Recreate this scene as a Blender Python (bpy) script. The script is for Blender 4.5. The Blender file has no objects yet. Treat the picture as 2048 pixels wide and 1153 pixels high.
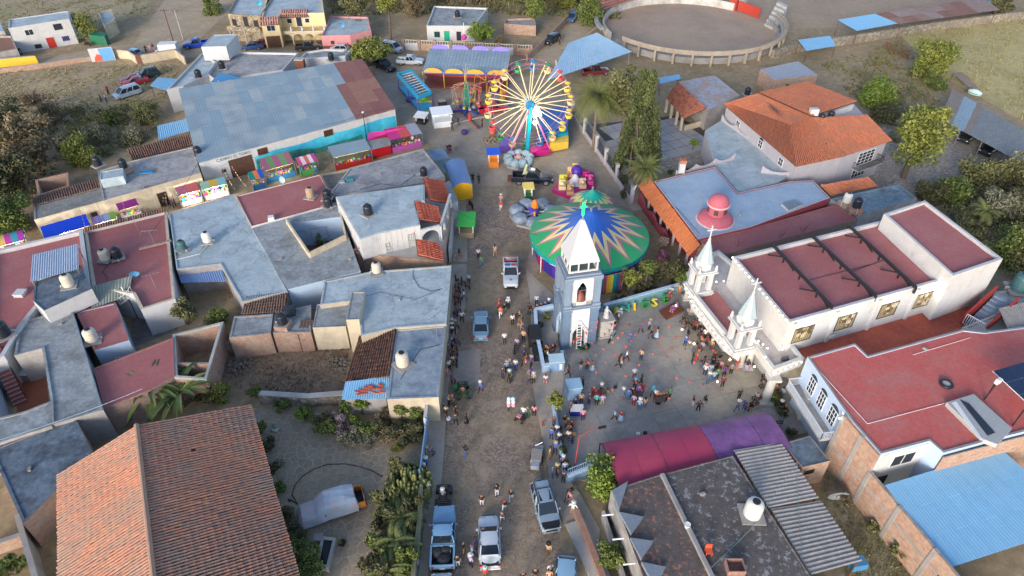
import bpy,math,random
import numpy as np
from mathutils import Vector as Vec,Matrix
from math import sin,cos,pi,radians,atan2,sqrt,hypot
random.seed(7)
R=random.Random(11)
sc=bpy.context.scene
COL=sc.collection
# camera, sky, sun, exposure
CAM_H,PITCH,FOC=52.0,radians(39.5),1365.0
cd=bpy.data.cameras.new('camera');cam=bpy.data.objects.new('camera',cd);COL.objects.link(cam)
cam.location=(0,0,CAM_H);cam.rotation_euler=(pi/2-PITCH,0,0)
cd.sensor_width=36;cd.lens=36*FOC/2048;cd.clip_end=2000;cd.clip_start=1
sc.camera=cam
W=bpy.data.worlds.new('World');sc.world=W;W.use_nodes=True
SUN_EL,SUN_AZ=radians(17),radians(203)
nt=W.node_tree;bg=nt.nodes['Background']
sky=nt.nodes.new('ShaderNodeTexSky');sky.sky_type='NISHITA';sky.sun_disc=False
sky.sun_elevation=SUN_EL;sky.sun_rotation=SUN_AZ;sky.altitude=1500;sky.air_density=.8;sky.dust_density=3.0;sky.ozone_density=.3
nt.links.new(sky.outputs[0],bg.inputs[0]);bg.inputs[1].default_value=0.143
sl=bpy.data.lights.new('sun','SUN');so=bpy.data.objects.new('sun',sl);COL.objects.link(so)
sl.energy=1.45;sl.angle=radians(20);sl.color=(1,.89,.78)
so.rotation_euler=Vec((-sin(SUN_AZ)*cos(SUN_EL),-cos(SUN_AZ)*cos(SUN_EL),-sin(SUN_EL))).to_track_quat('-Z','Y').to_euler()
so.location=(0,0,60)
vs=sc.view_settings;vs.view_transform='Standard';vs.look='None';vs.gamma=1;vs.use_curve_mapping=False;vs.exposure=1.15
sc.cycles.max_bounces=4;sc.cycles.diffuse_bounces=2;sc.cycles.glossy_bounces=2;sc.cycles.transmission_bounces=2
sc.cycles.sample_clamp_indirect=4
# photo point + height -> place
CT,ST=cos(PITCH),sin(PITCH)
def P(x,y,z=0.0):
 u=(x-1024)/FOC;v=(y-576.5)/FOC
 d=-ST-v*CT;t=(CAM_H-z)/-d
 return Vec((u*t,(CT-v*ST)*t,z))
def PL(pts,z=0.0):
 return[P(a[0],a[1],a[2]if len(a)>2 else z)for a in pts]
# materials
MATS={}
def lin(c):
 if isinstance(c,str):
  c=tuple(int(c[i:i+2],16)/255 for i in(0,2,4));return tuple((x/12.92 if x<.04 else((x+.055)/1.055)**2.4)for x in c)
 return c
class NG:
 def __init__(s,name):
  s.m=bpy.data.materials.new(name);s.m.use_nodes=True;s.t=s.m.node_tree;s.b=s.t.nodes['Principled BSDF']
 def n(s,typ,**k):
  o=s.t.nodes.new(typ)
  for a,b in k.items():
   if a.startswith('i'):
    o.inputs[int(a[1:])].default_value=b
   else:setattr(o,a,b)
  return o
 def l(s,a,b):s.t.links.new(a,b)
 def noise(s,vec,scale,det=5,rough=.6):
  o=s.n('ShaderNodeTexNoise');o.inputs['Scale'].default_value=scale;o.inputs['Detail'].default_value=det;o.inputs['Roughness'].default_value=rough
  s.l(vec,o.inputs['Vector']);return o.outputs[0]
 def mr(s,v,a,b,c,d):
  o=s.n('ShaderNodeMapRange');s.l(v,o.inputs[0])
  for i,x in enumerate((a,b,c,d)):o.inputs[i+1].default_value=x
  return o.outputs[0]
 def mix(s,f,a,b,mode='MIX'):
  o=s.n('ShaderNodeMix',data_type='RGBA',blend_type=mode)
  for sock,x in((o.inputs[0],f),(o.inputs[6],a),(o.inputs[7],b)):
   if isinstance(x,(int,float)):sock.default_value=x
   elif isinstance(x,tuple):sock.default_value=(*x,1)
   else:s.l(x,sock)
  return o.outputs[2]
 def math(s,op,a,b=0.0):
  o=s.n('ShaderNodeMath',operation=op)
  for i,x in enumerate((a,b)):
   if isinstance(x,(int,float)):o.inputs[i].default_value=x
   else:s.l(x,o.inputs[i])
  return o.outputs[0]
 def bump(s,h,st,d=.05):
  o=s.n('ShaderNodeBump');o.inputs['Strength'].default_value=st;o.inputs['Distance'].default_value=d
  s.l(h,o.inputs['Height']);s.l(o.outputs[0],s.b.inputs['Normal'])
def mat(name,c=None,v=.22,s=1.6,rough=.85,bump=.15,c2=None,s2=.22,th=(.45,.65),metal=0,obj=False,tint=None,em=0,brick=None,cell=None,c3=None,coat=0,s3=2.2,crack=0,grain=.07,spot=None,streak=0):
 """plain colour with worn variation; c2 stains, tint per-face blend, brick courses, cell stones"""
 if name in MATS:return MATS[name]
 g=NG(name);c=lin(c)
 pos=g.n('ShaderNodeTexCoord').outputs['Object']if obj else g.n('ShaderNodeNewGeometry').outputs['Position']
 col=c
 if tint is not None:
  a=g.n('ShaderNodeAttribute',attribute_name='tint');col=g.mix(a.outputs['Fac'],c,lin(tint))
 if cell:
  vo=g.n('ShaderNodeTexVoronoi',feature='F1');vo.inputs['Scale'].default_value=cell;g.l(pos,vo.inputs['Vector'])
  w=g.n('ShaderNodeSeparateColor');g.l(vo.outputs['Color'],w.inputs[0])
  col=g.mix(g.mr(w.outputs[0],0,1,.6,1.45),(0,0,0),col,'MULTIPLY')if False else g.mix(1.0,col,g.mix(w.outputs[0],(.62,.62,.62),(1.35,1.33,1.3)),'MULTIPLY')
  vd=g.n('ShaderNodeTexVoronoi',feature='DISTANCE_TO_EDGE');vd.inputs['Scale'].default_value=cell;g.l(pos,vd.inputs['Vector'])
  e=g.mr(vd.outputs['Distance'],.0,.12,0,1);col=g.mix(e,g.mix(1.0,col,(.6,.57,.53),'MULTIPLY'),col);hgt=e
 if brick:
  ge=g.n('ShaderNodeNewGeometry');cr=g.n('ShaderNodeVectorMath',operation='CROSS_PRODUCT');cr.inputs[1].default_value=(0,0,1)
  g.l(ge.outputs['True Normal'],cr.inputs[0]);dt=g.n('ShaderNodeVectorMath',operation='DOT_PRODUCT');g.l(cr.outputs[0],dt.inputs[0]);g.l(ge.outputs['Position'],dt.inputs[1])
  sp=g.n('ShaderNodeSeparateXYZ');g.l(ge.outputs['Position'],sp.inputs[0]);cb=g.n('ShaderNodeCombineXYZ');g.l(dt.outputs['Value'],cb.inputs[0]);g.l(sp.outputs[2],cb.inputs[1])
  br=g.n('ShaderNodeTexBrick');g.l(cb.outputs[0],br.inputs[0]);br.inputs['Scale'].default_value=1
  br.inputs['Brick Width'].default_value=brick[0];br.inputs['Row Height'].default_value=brick[1];br.inputs['Mortar Size'].default_value=.012
  br.inputs['Color1'].default_value=(*[x*.75 for x in c],1);br.inputs['Color2'].default_value=(*[min(1,x*1.3)for x in c],1);br.inputs['Mortar'].default_value=(.30,.27,.24,1)
  col=br.outputs[0];hgt=g.math('SUBTRACT',1.0,br.outputs['Fac'])
 if c3 is not None:
  col=g.mix(g.mr(g.noise(pos,s3,6,.7),.52,.62,0,1),col,lin(c3))
 if c2 is not None:
  col=g.mix(g.mr(g.noise(pos,s2,7,.68),th[0],th[1],0,1),col,lin(c2))
 if crack:
  wv=g.n('ShaderNodeTexNoise');wv.inputs['Scale'].default_value=.9;wv.inputs['Detail'].default_value=4;g.l(pos,wv.inputs['Vector']);av=g.n('ShaderNodeVectorMath',operation='MULTIPLY_ADD');g.l(wv.outputs['Color'],av.inputs[0]);av.inputs[1].default_value=(2.2,2.2,2.2);g.l(pos,av.inputs[2])
  vc=g.n('ShaderNodeTexVoronoi',feature='DISTANCE_TO_EDGE');vc.inputs['Scale'].default_value=crack;g.l(av.outputs[0],vc.inputs['Vector'])
  col=g.mix(g.mr(vc.outputs['Distance'],0,.018,.55,0),col,tuple(x*.45 for x in c))
  st=g.n('ShaderNodeMapping');st.inputs['Scale'].default_value=(.35,1.6,.5);st.inputs['Rotation'].default_value=(0,0,.35);g.l(pos,st.inputs['Vector'])
  col=g.mix(g.mr(g.noise(st.outputs[0],1.1,6,.7),.56,.72,0,.55),col,tuple(x*.55 for x in c));col=g.mix(g.mr(g.noise(pos,.42,3,.5),.60,.615,0,.5),col,tuple(min(1,x*1.22)for x in c))
 if spot is not None:col=g.mix(g.mr(g.noise(pos,5.5,4,.75),.63,.68,0,.8),col,lin(spot))
 if streak:
  mp=g.n('ShaderNodeMapping');mp.inputs['Scale'].default_value=(1.0,1.0,.22);g.l(pos,mp.inputs['Vector']);col=g.mix(g.mr(g.noise(mp.outputs[0],1.3,5,.7),.50,.70,0,streak),col,tuple(x*.5 for x in c))
 n1=g.noise(pos,s,6,.65)
 k=g.mr(n1,.25,.75,1-v,1+v)
 if grain and not obj:k=g.math('MULTIPLY',k,g.mr(g.noise(pos,9.0,3,.8),.25,.75,1-grain*1.7,1+grain*1.7))
 cc=g.n('ShaderNodeCombineColor');[g.l(k,cc.inputs[i])for i in range(3)]
 col=g.mix(1.0,col,cc.outputs[0],'MULTIPLY')
 g.l(col,g.b.inputs['Base Color'])
 g.b.inputs['Roughness'].default_value=rough;g.b.inputs['Metallic'].default_value=metal
 if coat:g.b.inputs['Coat Weight'].default_value=coat;g.b.inputs['Coat Roughness'].default_value=.08
 if em:g.b.inputs['Emission Strength'].default_value=em;g.l(col,g.b.inputs['Emission Color'])
 if bump:g.bump(hgt if(cell or brick)else n1,bump,.06)
 MATS[name]=g.m;return g.m
def paint(c,rough=.5,name=None):
 """plain paint, cloth or plastic in one colour"""
 k=name or 'paint_'+(c if isinstance(c,str)else '%d_%d_%d'%tuple(int(x*999)for x in c))+('' if rough==.5 else '_%d'%(rough*100))
 return mat(k,c,.10,3,rough,.0,obj=True)
def glow(name,c,st):
 if name in MATS:return MATS[name]
 g=NG(name);g.b.inputs['Base Color'].default_value=(*lin(c),1);g.b.inputs['Emission Color'].default_value=(*lin(c),1);g.b.inputs['Emission Strength'].default_value=st
 MATS[name]=g.m;return g.m
# mesh builder
OFF={}
class MB:
 def __init__(s):s.v=[];s.f=[];s.m=[];s.t=[];s.use_t=False
 def add(s,vs,fs,mi=0,t=None):
  o=len(s.v);s.v+=[tuple(p)for p in vs]
  for f in fs:s.f.append([i+o for i in f]);s.m.append(mi);s.t.append(0 if t is None else t)
  if t is not None:s.use_t=True
  return s
 def quad(s,*p,mi=0,t=None):return s.add(p,[list(range(len(p)))],mi,t)
 def box(s,c,d,rz=0,mi=0,t=None,top=1.0):
  x,y,z=c;a,b,h=d[0]/2,d[1]/2,d[2];cs,sn=cos(rz),sin(rz);V=[]
  for k,f in((0,1),(h,top)):
   for(i,j)in((-a,-b),(a,-b),(a,b),(-a,b)):
    i*=f;j*=f;V.append((x+i*cs-j*sn,y+i*sn+j*cs,z+k))
  return s.add(V,[(3,2,1,0),(4,5,6,7),(0,1,5,4),(1,2,6,5),(2,3,7,6),(3,0,4,7)],mi,t)
 def prism(s,poly,z0,z1,mi=0,t=None,cap=True,bot=True,mi_top=None):
  n=len(poly);z0=z0 if isinstance(z0,(list,tuple))else[z0]*n;z1=z1 if isinstance(z1,(list,tuple))else[z1]*n
  V=[(p[0],p[1],z0[i])for i,p in enumerate(poly)]+[(p[0],p[1],z1[i])for i,p in enumerate(poly)]
  s.add(V,[(i,(i+1)%n,n+(i+1)%n,n+i)for i in range(n)],mi,t)
  o=len(s.v)-2*n
  if cap:s.f.append([o+n+i for i in range(n)]);s.m.append(mi if mi_top is None else mi_top);s.t.append(t or 0)
  if bot:s.f.append([o+n-1-i for i in range(n)]);s.m.append(mi);s.t.append(t or 0)
  return s
 def tube(s,a,b,r,r2=None,n=6,mi=0,t=None,cap=True):
  a=Vec(a);b=Vec(b);r2=r if r2 is None else r2;d=b-a
  if d.length<1e-6:return s
  d.normalize();u=d.orthogonal().normalized();w=d.cross(u);V=[]
  for p,q in((a,r),(b,r2)):
   for i in range(n):
    an=2*pi*i/n;V.append(p+u*(q*cos(an))+w*(q*sin(an)))
  F=[(i,(i+1)%n,n+(i+1)%n,n+i)for i in range(n)]
  if cap:F+=[tuple(range(n-1,-1,-1)),tuple(range(n,2*n))]
  return s.add(V,F,mi,t)
 def path(s,pts,r,n=5,mi=0,t=None):
  for a,b in zip(pts,pts[1:]):s.tube(a,b,r,n=n,mi=mi,t=t)
  return s
 def lathe(s,prof,c=(0,0,0),n=16,mi=0,t=None,sx=1,sy=1,capt=True):
  V=[];m=len(prof)
  for(r,z)in prof:
   for i in range(n):
    an=2*pi*i/n;V.append((c[0]+r*cos(an)*sx,c[1]+r*sin(an)*sy,c[2]+z))
  F=[(j*n+i,j*n+(i+1)%n,(j+1)*n+(i+1)%n,(j+1)*n+i)for j in range(m-1)for i in range(n)]
  if capt:F.append(tuple(range((m-1)*n,m*n)))
  return s.add(V,F,mi,t)
 def ball(s,c,r,n=8,mi=0,t=None,sz=1):
  k=max(4,n//2+1)
  return s.lathe([(max(.001,r*sin(pi*i/(k-1))),-r*cos(pi*i/(k-1))*sz)for i in range(k)],c,n,mi,t,capt=False)
 def beam(s,a,b,w,h,mi=0,t=None):
  a=Vec(a);b=Vec(b);d=(b-a).normalized();u=d.cross(Vec((0,0,1)))
  u=Vec((1,0,0))if u.length<1e-4 else u.normalized();k=u.cross(d);V=[]
  for p in(a,b):
   for(i,j)in((-1,-1),(1,-1),(1,1),(-1,1)):V.append(p+u*(i*w/2)+k*(j*h/2))
  return s.add(V,[(3,2,1,0),(4,5,6,7),(0,1,5,4),(1,2,6,5),(2,3,7,6),(3,0,4,7)],mi,t)
 def mesh(s,name,mats,off=None,smooth=False):
  me=bpy.data.meshes.new(name)
  v=s.v if off is None else[(p[0]-off[0],p[1]-off[1],p[2]-off[2])for p in s.v]
  me.from_pydata(v,[],s.f)
  for m in(mats if isinstance(mats,(list,tuple))else[mats]):me.materials.append(m)
  me.polygons.foreach_set('material_index',s.m)
  if s.use_t:
   a=me.attributes.new('tint','FLOAT','FACE');a.data.foreach_set('value',s.t)
  if smooth:me.polygons.foreach_set('use_smooth',[True]*len(s.f))
  me.update();return me
 def build(s,name,mats,parent=None,smooth=False,local=False,kind=None,label=None):
  off=None
  if parent is not None and not local:off=OFF.get(parent.name)
  return link(name,s.mesh(name,mats,off,smooth),parent,kind,label)
def link(name,me,parent=None,kind=None,label=None):
 o=bpy.data.objects.new(name,me);COL.objects.link(o)
 if parent is not None:o.parent=parent;OFF[o.name]=OFF.get(parent.name)
 if kind:o['kind']=kind
 if label:o['label']=label
 return o
def thing(name,label,cat,loc=(0,0,0),rz=0,group=None):
 o=bpy.data.objects.new(name,None);COL.objects.link(o);o.empty_display_size=.3
 o.location=loc;o.rotation_euler=(0,0,rz);OFF[o.name]=Vec(loc)
 return tag(o,label,cat,group)
def tag(o,label,cat,group=None):
 o['label']=label;o['category']=cat
 if group:o['group']=group
 return o
KIDS={}
def dup(root,loc,rz,label,group=None,scale=1,swap=None):
 """a copy of a thing with copies of its parts and sub-parts; swap: {slot material name: material}"""
 def cp(o,par):
  c=o.copy();COL.objects.link(c)
  if par is not None:c.parent=par
  if swap and c.type=='MESH':
   for sl_ in c.material_slots:
    nm=sl_.material.name if sl_.material else ''
    if nm in swap:sl_.link='OBJECT';sl_.material=swap[nm]
  for k in list(o.children):cp(k,c)
  return c
 r=cp(root,None);r.location=loc;r.rotation_euler=(0,0,rz);r.scale=(scale,)*3;r['label']=label
 if group:r['group']=group
 OFF[r.name]=Vec(loc);return r
def structure(name,mb,m,smooth=False):return mb.build(name,m,kind='structure',smooth=smooth)
def cen(pts):return sum((Vec(p[:2]).to_3d()for p in pts),Vec())/len(pts)
def ccw(p):
 a=sum(p[i][0]*p[(i+1)%len(p)][1]-p[(i+1)%len(p)][0]*p[i][1]for i in range(len(p)))
 return list(p)if a>0 else list(p)[::-1]
def inset(poly,d):
 n=len(poly);out=[]
 for i in range(n):
  a,b,c=Vec(poly[i-1][:2]),Vec(poly[i][:2]),Vec(poly[(i+1)%n][:2])
  e1=(b-a).normalized();e2=(c-b).normalized();n1=Vec((-e1 .y,e1 .x));n2=Vec((-e2 .y,e2 .x))
  m=n1+n2;k=max(.35,1+n1 .dot(n2));q=b+m*(d/k);out.append(Vec((q.x,q.y,0)))
 return out
def sheet(name,px,z,m,kind='structure'):
 mb=MB();p=ccw(PL(px));mb.quad(*[(a.x,a.y,z)for a in p]);return mb.build(name,m,kind=kind)
def bary(q,u,v):
 a,b,c,d=q;return a*((1-u)*(1-v))+b*(u*(1-v))+c*(u*v)+d*((1-u)*v)
# palette
ROOFB=mat('roof_slab_pale_blue',(.41,.49,.525),.14,2.5,.8,.15,c2=(.31,.385,.42),s2=.5,crack=.16)
ROOFG=mat('roof_slab_blue_grey',(.295,.33,.345),.24,2.2,.88,.2,c2=(.19,.205,.21),s2=.45,c3=(.33,.345,.35),crack=.2)
ROOFM=mat('roof_slab_mottled',(.355,.36,.365),.3,1.6,.9,.25,c2=(.23,.225,.23),s2=.35,c3=(.40,.36,.335),crack=.2,spot=(.15,.15,.16))
ROOFD=mat('roof_slab_dark_blue',(.12,.165,.21),.4,1.8,.9,.25,c2=(.06,.075,.10),s2=.5,c3=(.16,.20,.25))
MAROON=mat('roof_seal_maroon',(.37,.125,.122),.15,3.5,.85,.15,c2=(.40,.16,.155),s2=.25)
REDSEAL=mat('roof_seal_red',(.55,.115,.10),.16,3.2,.82,.15,c2=(.49,.165,.145),s2=.3,c3=(.50,.145,.125))
TERRA=mat('terrace_orange_red',(.36,.075,.045),.25,2.5,.8,.15,c2=(.24,.05,.04),s2=.3)
WHITE=mat('wall_white',(.53,.535,.54),.09,1.2,.8,.08,c2=(.38,.38,.375),s2=.5,th=(.56,.78),streak=.16)
CREAM=mat('wall_cream',(.58,.50,.36),.12,1.2,.85,.1,c2=(.44,.37,.28),s2=.5,streak=.2)
YELLOWW=mat('wall_pale_yellow',(.70,.56,.30),.08,1.2,.85,.1)
GREYW=mat('wall_grey_plaster',(.36,.345,.33),.2,1.3,.9,.15,c2=(.25,.23,.22),s2=.5)
LILAC=mat('wall_lilac_grey',(.42,.40,.43),.08,1.0,.85,.08,streak=.12)
PINKW=mat('wall_pink',(.62,.28,.28),.1,1.2,.85,.1)
DKPINK=mat('wall_dark_pink',(.30,.055,.075),.15,1.2,.8,.1)
BLUEW=mat('wall_sky_blue',(.38,.50,.64),.08,1.2,.75,.08)
BLUEP=mat('wall_steel_blue',(.20,.34,.52),.1,1.2,.7,.06)
BRICK=mat('wall_red_brick',(.36,.19,.135),.2,2,.9,.4,c2=(.30,.24,.20),s2=.6,brick=(.28,.085))
BRICKO=mat('wall_orange_brick',(.46,.25,.165),.2,2,.9,.4,c2=(.42,.32,.24),s2=.5,brick=(.28,.085))
STONE=mat('wall_rubble_stone',(.30,.27,.22),.3,2,.95,.5,cell=2.2,c2=(.2,.17,.14),s2=.4)
CONC=mat('concrete_plain',(.33,.32,.31),.22,2,.9,.2,c2=(.24,.23,.22),s2=.5)
CONCW=mat('concrete_pale',(.46,.45,.42),.15,2,.9,.15,c2=(.34,.33,.31),s2=.5)
GLASS=mat('window_glass',(.03,.04,.055),.3,.6,.12,0)
FRAME=paint((.75,.75,.74),.5,'frame_white');DARK=mat('dark_metal',(.018,.018,.02),.2,3,.5,0,obj=True)
BLACKP=paint((.02,.022,.03),.4,'plastic_black');BROWN=mat('wood_brown',(.12,.055,.03),.3,4,.7,.2)
STEEL=mat('steel_grey',(.38,.39,.40),.15,3,.4,.05,metal=.6);RUST=mat('rusty_steel',(.16,.06,.035),.4,3,.8,.2)
TILEO=mat('roof_tile_orange',(.58,.21,.105),.15,3,.8,.1,tint=(.48,.15,.08),c2=(.42,.17,.10),s2=.4)
TILER=mat('roof_tile_red',(.46,.10,.055),.12,3,.75,.1,tint=(.56,.14,.08))
TILEOLD=mat('roof_tile_old_clay',(.50,.22,.145),.22,3,.9,.2,tint=(.30,.205,.165),c3=(.56,.27,.15),c2=(.33,.235,.19),s2=.3)
TILEBR=mat('roof_tile_brown',(.25,.13,.09),.3,3,.9,.2,tint=(.13,.09,.08))
SHEETB=mat('sheet_blue_grey',(.245,.345,.41),.1,1.2,.6,.05,tint=(.39,.435,.43),c2=(.225,.295,.345),s2=.3,spot=(.22,.26,.28))
SHEETR=mat('sheet_rust_red',(.235,.092,.078),.2,1.5,.7,.05,tint=(.32,.16,.11))
SHEETBL=mat('sheet_bright_blue',(.21,.46,.70),.08,1,.45,.03,tint=(.23,.48,.72),c2=(.22,.44,.64),s2=.25)
SHEETLB=mat('sheet_light_blue',(.33,.52,.68),.1,1,.45,.03,tint=(.38,.56,.70),c2=(.22,.32,.40),s2=.7,th=(.6,.75))
SHEETG=mat('sheet_grey',(.27,.28,.28),.18,1.5,.6,.05,tint=(.34,.33,.31),c2=(.22,.20,.19),s2=.4)
SHEETW=mat('sheet_weathered',(.24,.225,.21),.25,2,.75,.08,tint=(.36,.34,.32))
# building helpers
def building(name,label,px,z,wall,roof,zb=0,par=.35,pw=.22,cat='house',group=None,roofpart='roof',world=None,capm=None):
 """block from a roof outline: walls with a parapet lip and a sunk roof slab"""
 o=ccw(world if world else PL(px,z));i=inset(o,pw);n=len(o);c=cen(o);c.z=zb
 r=thing(name,label,cat,c,0,group);r['_z']=z
 mb=MB();zr=z-par
 if capm is None and par<.2:capm=roof
 mb.add([(p.x,p.y,zb)for p in o]+[(p.x,p.y,z)for p in o]+[(p.x,p.y,z)for p in i]+[(p.x,p.y,zr-.05)for p in i],[(k,(k+1)%n,n+(k+1)%n,n+k)for k in range(n)])
 o0=len(mb.v)-4*n
 for k in range(n):
  mb.f.append([o0+n+k,o0+n+(k+1)%n,o0+2*n+(k+1)%n,o0+2*n+k]);mb.m.append(1 if capm else 0);mb.t.append(0)
  mb.f.append([o0+2*n+k,o0+2*n+(k+1)%n,o0+3*n+(k+1)%n,o0+3*n+k]);mb.m.append(0);mb.t.append(0)
 mb.build('wall',[wall,capm or wall],r)
 m2=MB();m2 .quad(*[(p.x,p.y,zr)for p in i]);m2 .build(roofpart,roof,r)
 return r,o
def wallq(a,b,s0,s1,z0,z1,d):
 """rectangle on the wall running a->b (outside on the right hand), pushed out by d"""
 a=Vec((a[0],a[1],0));b=Vec((b[0],b[1],0));t=(b-a).normalized();n=Vec((t.y,-t.x,0))
 return[a+t*s0+n*d+Vec((0,0,z0)),a+t*s1+n*d+Vec((0,0,z0)),a+t*s1+n*d+Vec((0,0,z1)),a+t*s0+n*d+Vec((0,0,z1))]
def slab(mb,q,th,mi=0,t=None):
 """thick plate: q is the outer face; goes inwards by th along minus its normal"""
 n=(q[1]-q[0]).cross(q[3]-q[0]).normalized();k=len(q);V=list(q)+[p-n*th for p in q]
 return mb.add(V,[tuple(range(k)),tuple(range(2*k-1,k-1,-1))]+[(k+i,k+(i+1)%k,(i+1)%k,i)[::1]for i in range(k)],mi,t)
def window(r,a,b,s0,s1,z0,z1,bars=(1,1),fm=None,gm=None,door=False,arch=False,part='window'):
 """framed window or door set in the wall a->b between distances s0..s1 (fractions if <=1)"""
 L=(Vec(b[:2])-Vec(a[:2])).length
 if s1<=1.0:s0*=L;s1*=L
 fm=fm or FRAME;gm=gm or GLASS;w=.07
 f=MB()
 for(p,q,u,v)in((s0,s1,z0,z0+w),(s0,s1,z1-w,z1),(s0,s0+w,z0+w,z1-w),(s1-w,s1,z0+w,z1-w)):slab(f,wallq(a,b,p,q,u,v,.06),.08)
 for k in range(bars[0]):
  x=s0+(s1-s0)*(k+1)/(bars[0]+1);slab(f,wallq(a,b,x-.025,x+.025,z0+w,z1-w,.052),.06)
 for k in range(bars[1]):
  y=z0+(z1-z0)*(k+1)/(bars[1]+1);slab(f,wallq(a,b,s0+w,s1-w,y-.025,y+.025,.05),.055)
 fo=f.build(part,fm,r)
 g=MB();q=wallq(a,b,s0+w*.5,s1-w*.5,z0+w*.5,z1-w*.5,.025)
 if arch:
  m=(q[2]+q[3])/2;h=(s1-s0)/2;t=(q[2]-q[3]).normalized()
  q=q[:2]+[m+t*(h*cos(x))+Vec((0,0,h*sin(x)*.8))for x in[pi*k/8 for k in range(9)]]
 slab(g,q,.02);g.build('door_leaf' if door else 'pane',gm,fo)
 return fo
def tiles(r,quad,m,w=.30,l=.45,name='tile_roof',sag=0,single=0,tilename='tile',rot=False):
 """barrel tiles laid over quad (eave a,b then ridge c,d), columns along the eave, rows up the slope"""
 a,b,c,d=quad;W_=((b-a).length+(c-d).length)/2;Lh=((d-a).length+(c-b).length)/2
 nc=max(2,int(W_/w));nr=max(1,int(Lh/l));n=(b-a).cross(d-a).normalized()
 if n.z<0:n=-n
 mb=MB();cells=[]
 base=MB();base.quad(*[p-n*.09 for p in(a,b,c,d)]);base.quad(*[p-n*.16 for p in(d,c,b,a)])
 for(p,q)in((a,b),(b,c),(c,d),(d,a)):base.quad(p-n*.16,q-n*.16,q-n*.09,p-n*.09)
 hole=lambda i,j:sin(i*.37+nc)*sin(j*.71+i*.13)>.93
 for i in range(nc):
  for j in range(nr):
   if R.random()>.0006:cells.append((i,j))
 def tile(mbx,i,j,off=Vec()):
  sl_=R.uniform(-.06,.06)/nr*(3 if R.random()<.04 else 1);ua=R.uniform(-.08,.08)/nc;u0,u1=i/nc+ua,(i+1)/nc+ua;v0,v1=j/nr-.02+sl_,(j+1)/nr+sl_;V=[];jit=R.uniform(-.01,.016)+.045*sin(i*.11+j*.23)*sin(j*.17+1)+(R.uniform(0,.06)if R.random()<.02 else 0)
  for v,lift in((v0,.035+jit),(v1,.008)):
   for k in range(5):
    s=k/4;h=sin(pi*s)*w*.42;V.append(bary(quad,u0+(u1-u0)*(.11+.78*s),v)+n*(h+lift-.03))
  t=R.random()**1.3
  mbx.add([p-off for p in V],[(k,k+1,6+k,5+k)for k in range(4)]+[(4,3,2,1,0)],0,t)
 base.build('tile_bed',mat('tile_channel_dark',(.12,.06,.045),.2,3,.9,0),r)
 if single:
  cells.sort(key=lambda ij:(bary(quad,ij[0]/nc,ij[1]/nr)-cam.location).length)
  for ij in cells[:single]:
   q=MB();tile(q,*ij,OFF[r.name]);q.build(tilename,m,r,local=True)
  cells=cells[single:]
 for ij in cells:tile(mb,*ij)
 return mb.build(name,m,r,kind='stuff')
def corr(r,quad,m,pitch=.25,amp=.035,name='corrugated_roof',rows=1,cols=1,hole=None,tintf=None,waves=True,th=.03,sheetname='roof_sheet',matf=None):
 """roof of overlapping sheets; ridges run a->d ; sheets are separate parts when rows*cols>1"""
 a,b,c,d=quad;n=(b-a).cross(d-a).normalized()
 if n.z<0:n=-n
 W_=((b-a).length+(c-d).length)/2;outs=[]
 for j in range(rows):
  for i in range(cols):
   if hole and hole(i,j):continue
   k=max(2,int(W_/cols/pitch));S=4 if waves else 1;N=k*S;mb=MB();V=[]
   for v in(j/rows,(j+1.03)/rows if j<rows-1 else 1):
    for q in range(N+1):
     u=(i+q/N*1.0)/cols;h=amp*sin(2*pi*q/S)if waves else 0
     V.append(bary(quad,u,v)+n*(h+.012*((i+j)%2)+.006*j-(.01 if v>j/rows and j<rows-1 else 0)))
   t=R.random()if tintf is None else tintf(i,j)
   V2=[p-n*th for p in V];L=len(V)
   F=[(q,q+1,N+2+q,N+1+q)for q in range(N)]
   mb.add(V+V2,F+[tuple(L+x for x in f[::-1])for f in F]+[(q+1,q,L+q,L+q+1)for q in range(N)]+[(N+1+q,N+2+q,L+N+2+q,L+N+1+q)for q in range(N)],0,t)
   outs.append(mb.build(sheetname if rows*cols>1 else name,matf(i,j)if matf else m,r,smooth=False))
 return outs
def pole_line(mb,a,b,r):mb.tube(a,b,r,n=6)
def railing(r,pts,h,m,step=.16,name='railing',rb=.012,rt=.03):
 mb=MB()
 for a,b in zip(pts,pts[1:]):
  a=Vec(a);b=Vec(b);L=(b-a).length;mb.beam(a+Vec((0,0,h)),b+Vec((0,0,h)),rt*2,rt*2);mb.beam(a+Vec((0,0,.08)),b+Vec((0,0,.08)),rt,rt)
  k=max(1,int(L/step))
  for i in range(k+1):
   p=a.lerp(b,i/k);mb.beam(p+Vec((0,0,.05)),p+Vec((0,0,h)),rb*2,rb*2)
 return mb.build(name,m,r)
def text_mesh(s,size,q,m,parent,name='lettering',ext=.015,font_sx=1):
 """raised letters on the plane at q: origin, direction u, up w"""
 cu=bpy.data.curves.new('lettering','FONT');cu.body=s;cu.size=size;cu.extrude=ext;cu.align_x='CENTER';cu.align_y='CENTER';cu.resolution_u=2
 ob=bpy.data.objects.new('lettering',cu);COL.objects.link(ob);dg=bpy.context.evaluated_depsgraph_get()
 me=bpy.data.meshes.new_from_object(ob.evaluated_get(dg));COL.objects.unlink(ob);bpy.data.objects.remove(ob)
 o,u,w=Vec(q[0]),Vec(q[1]).normalized(),Vec(q[2]).normalized();n=u.cross(w)
 M=Matrix((u*font_sx,w,n)).transposed().to_4x4();M.translation=o-(OFF.get(parent.name)or Vec())if parent else o
 me.transform(M);me.materials.clear();me.materials.append(m)
 return link(name,me,parent)
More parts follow.
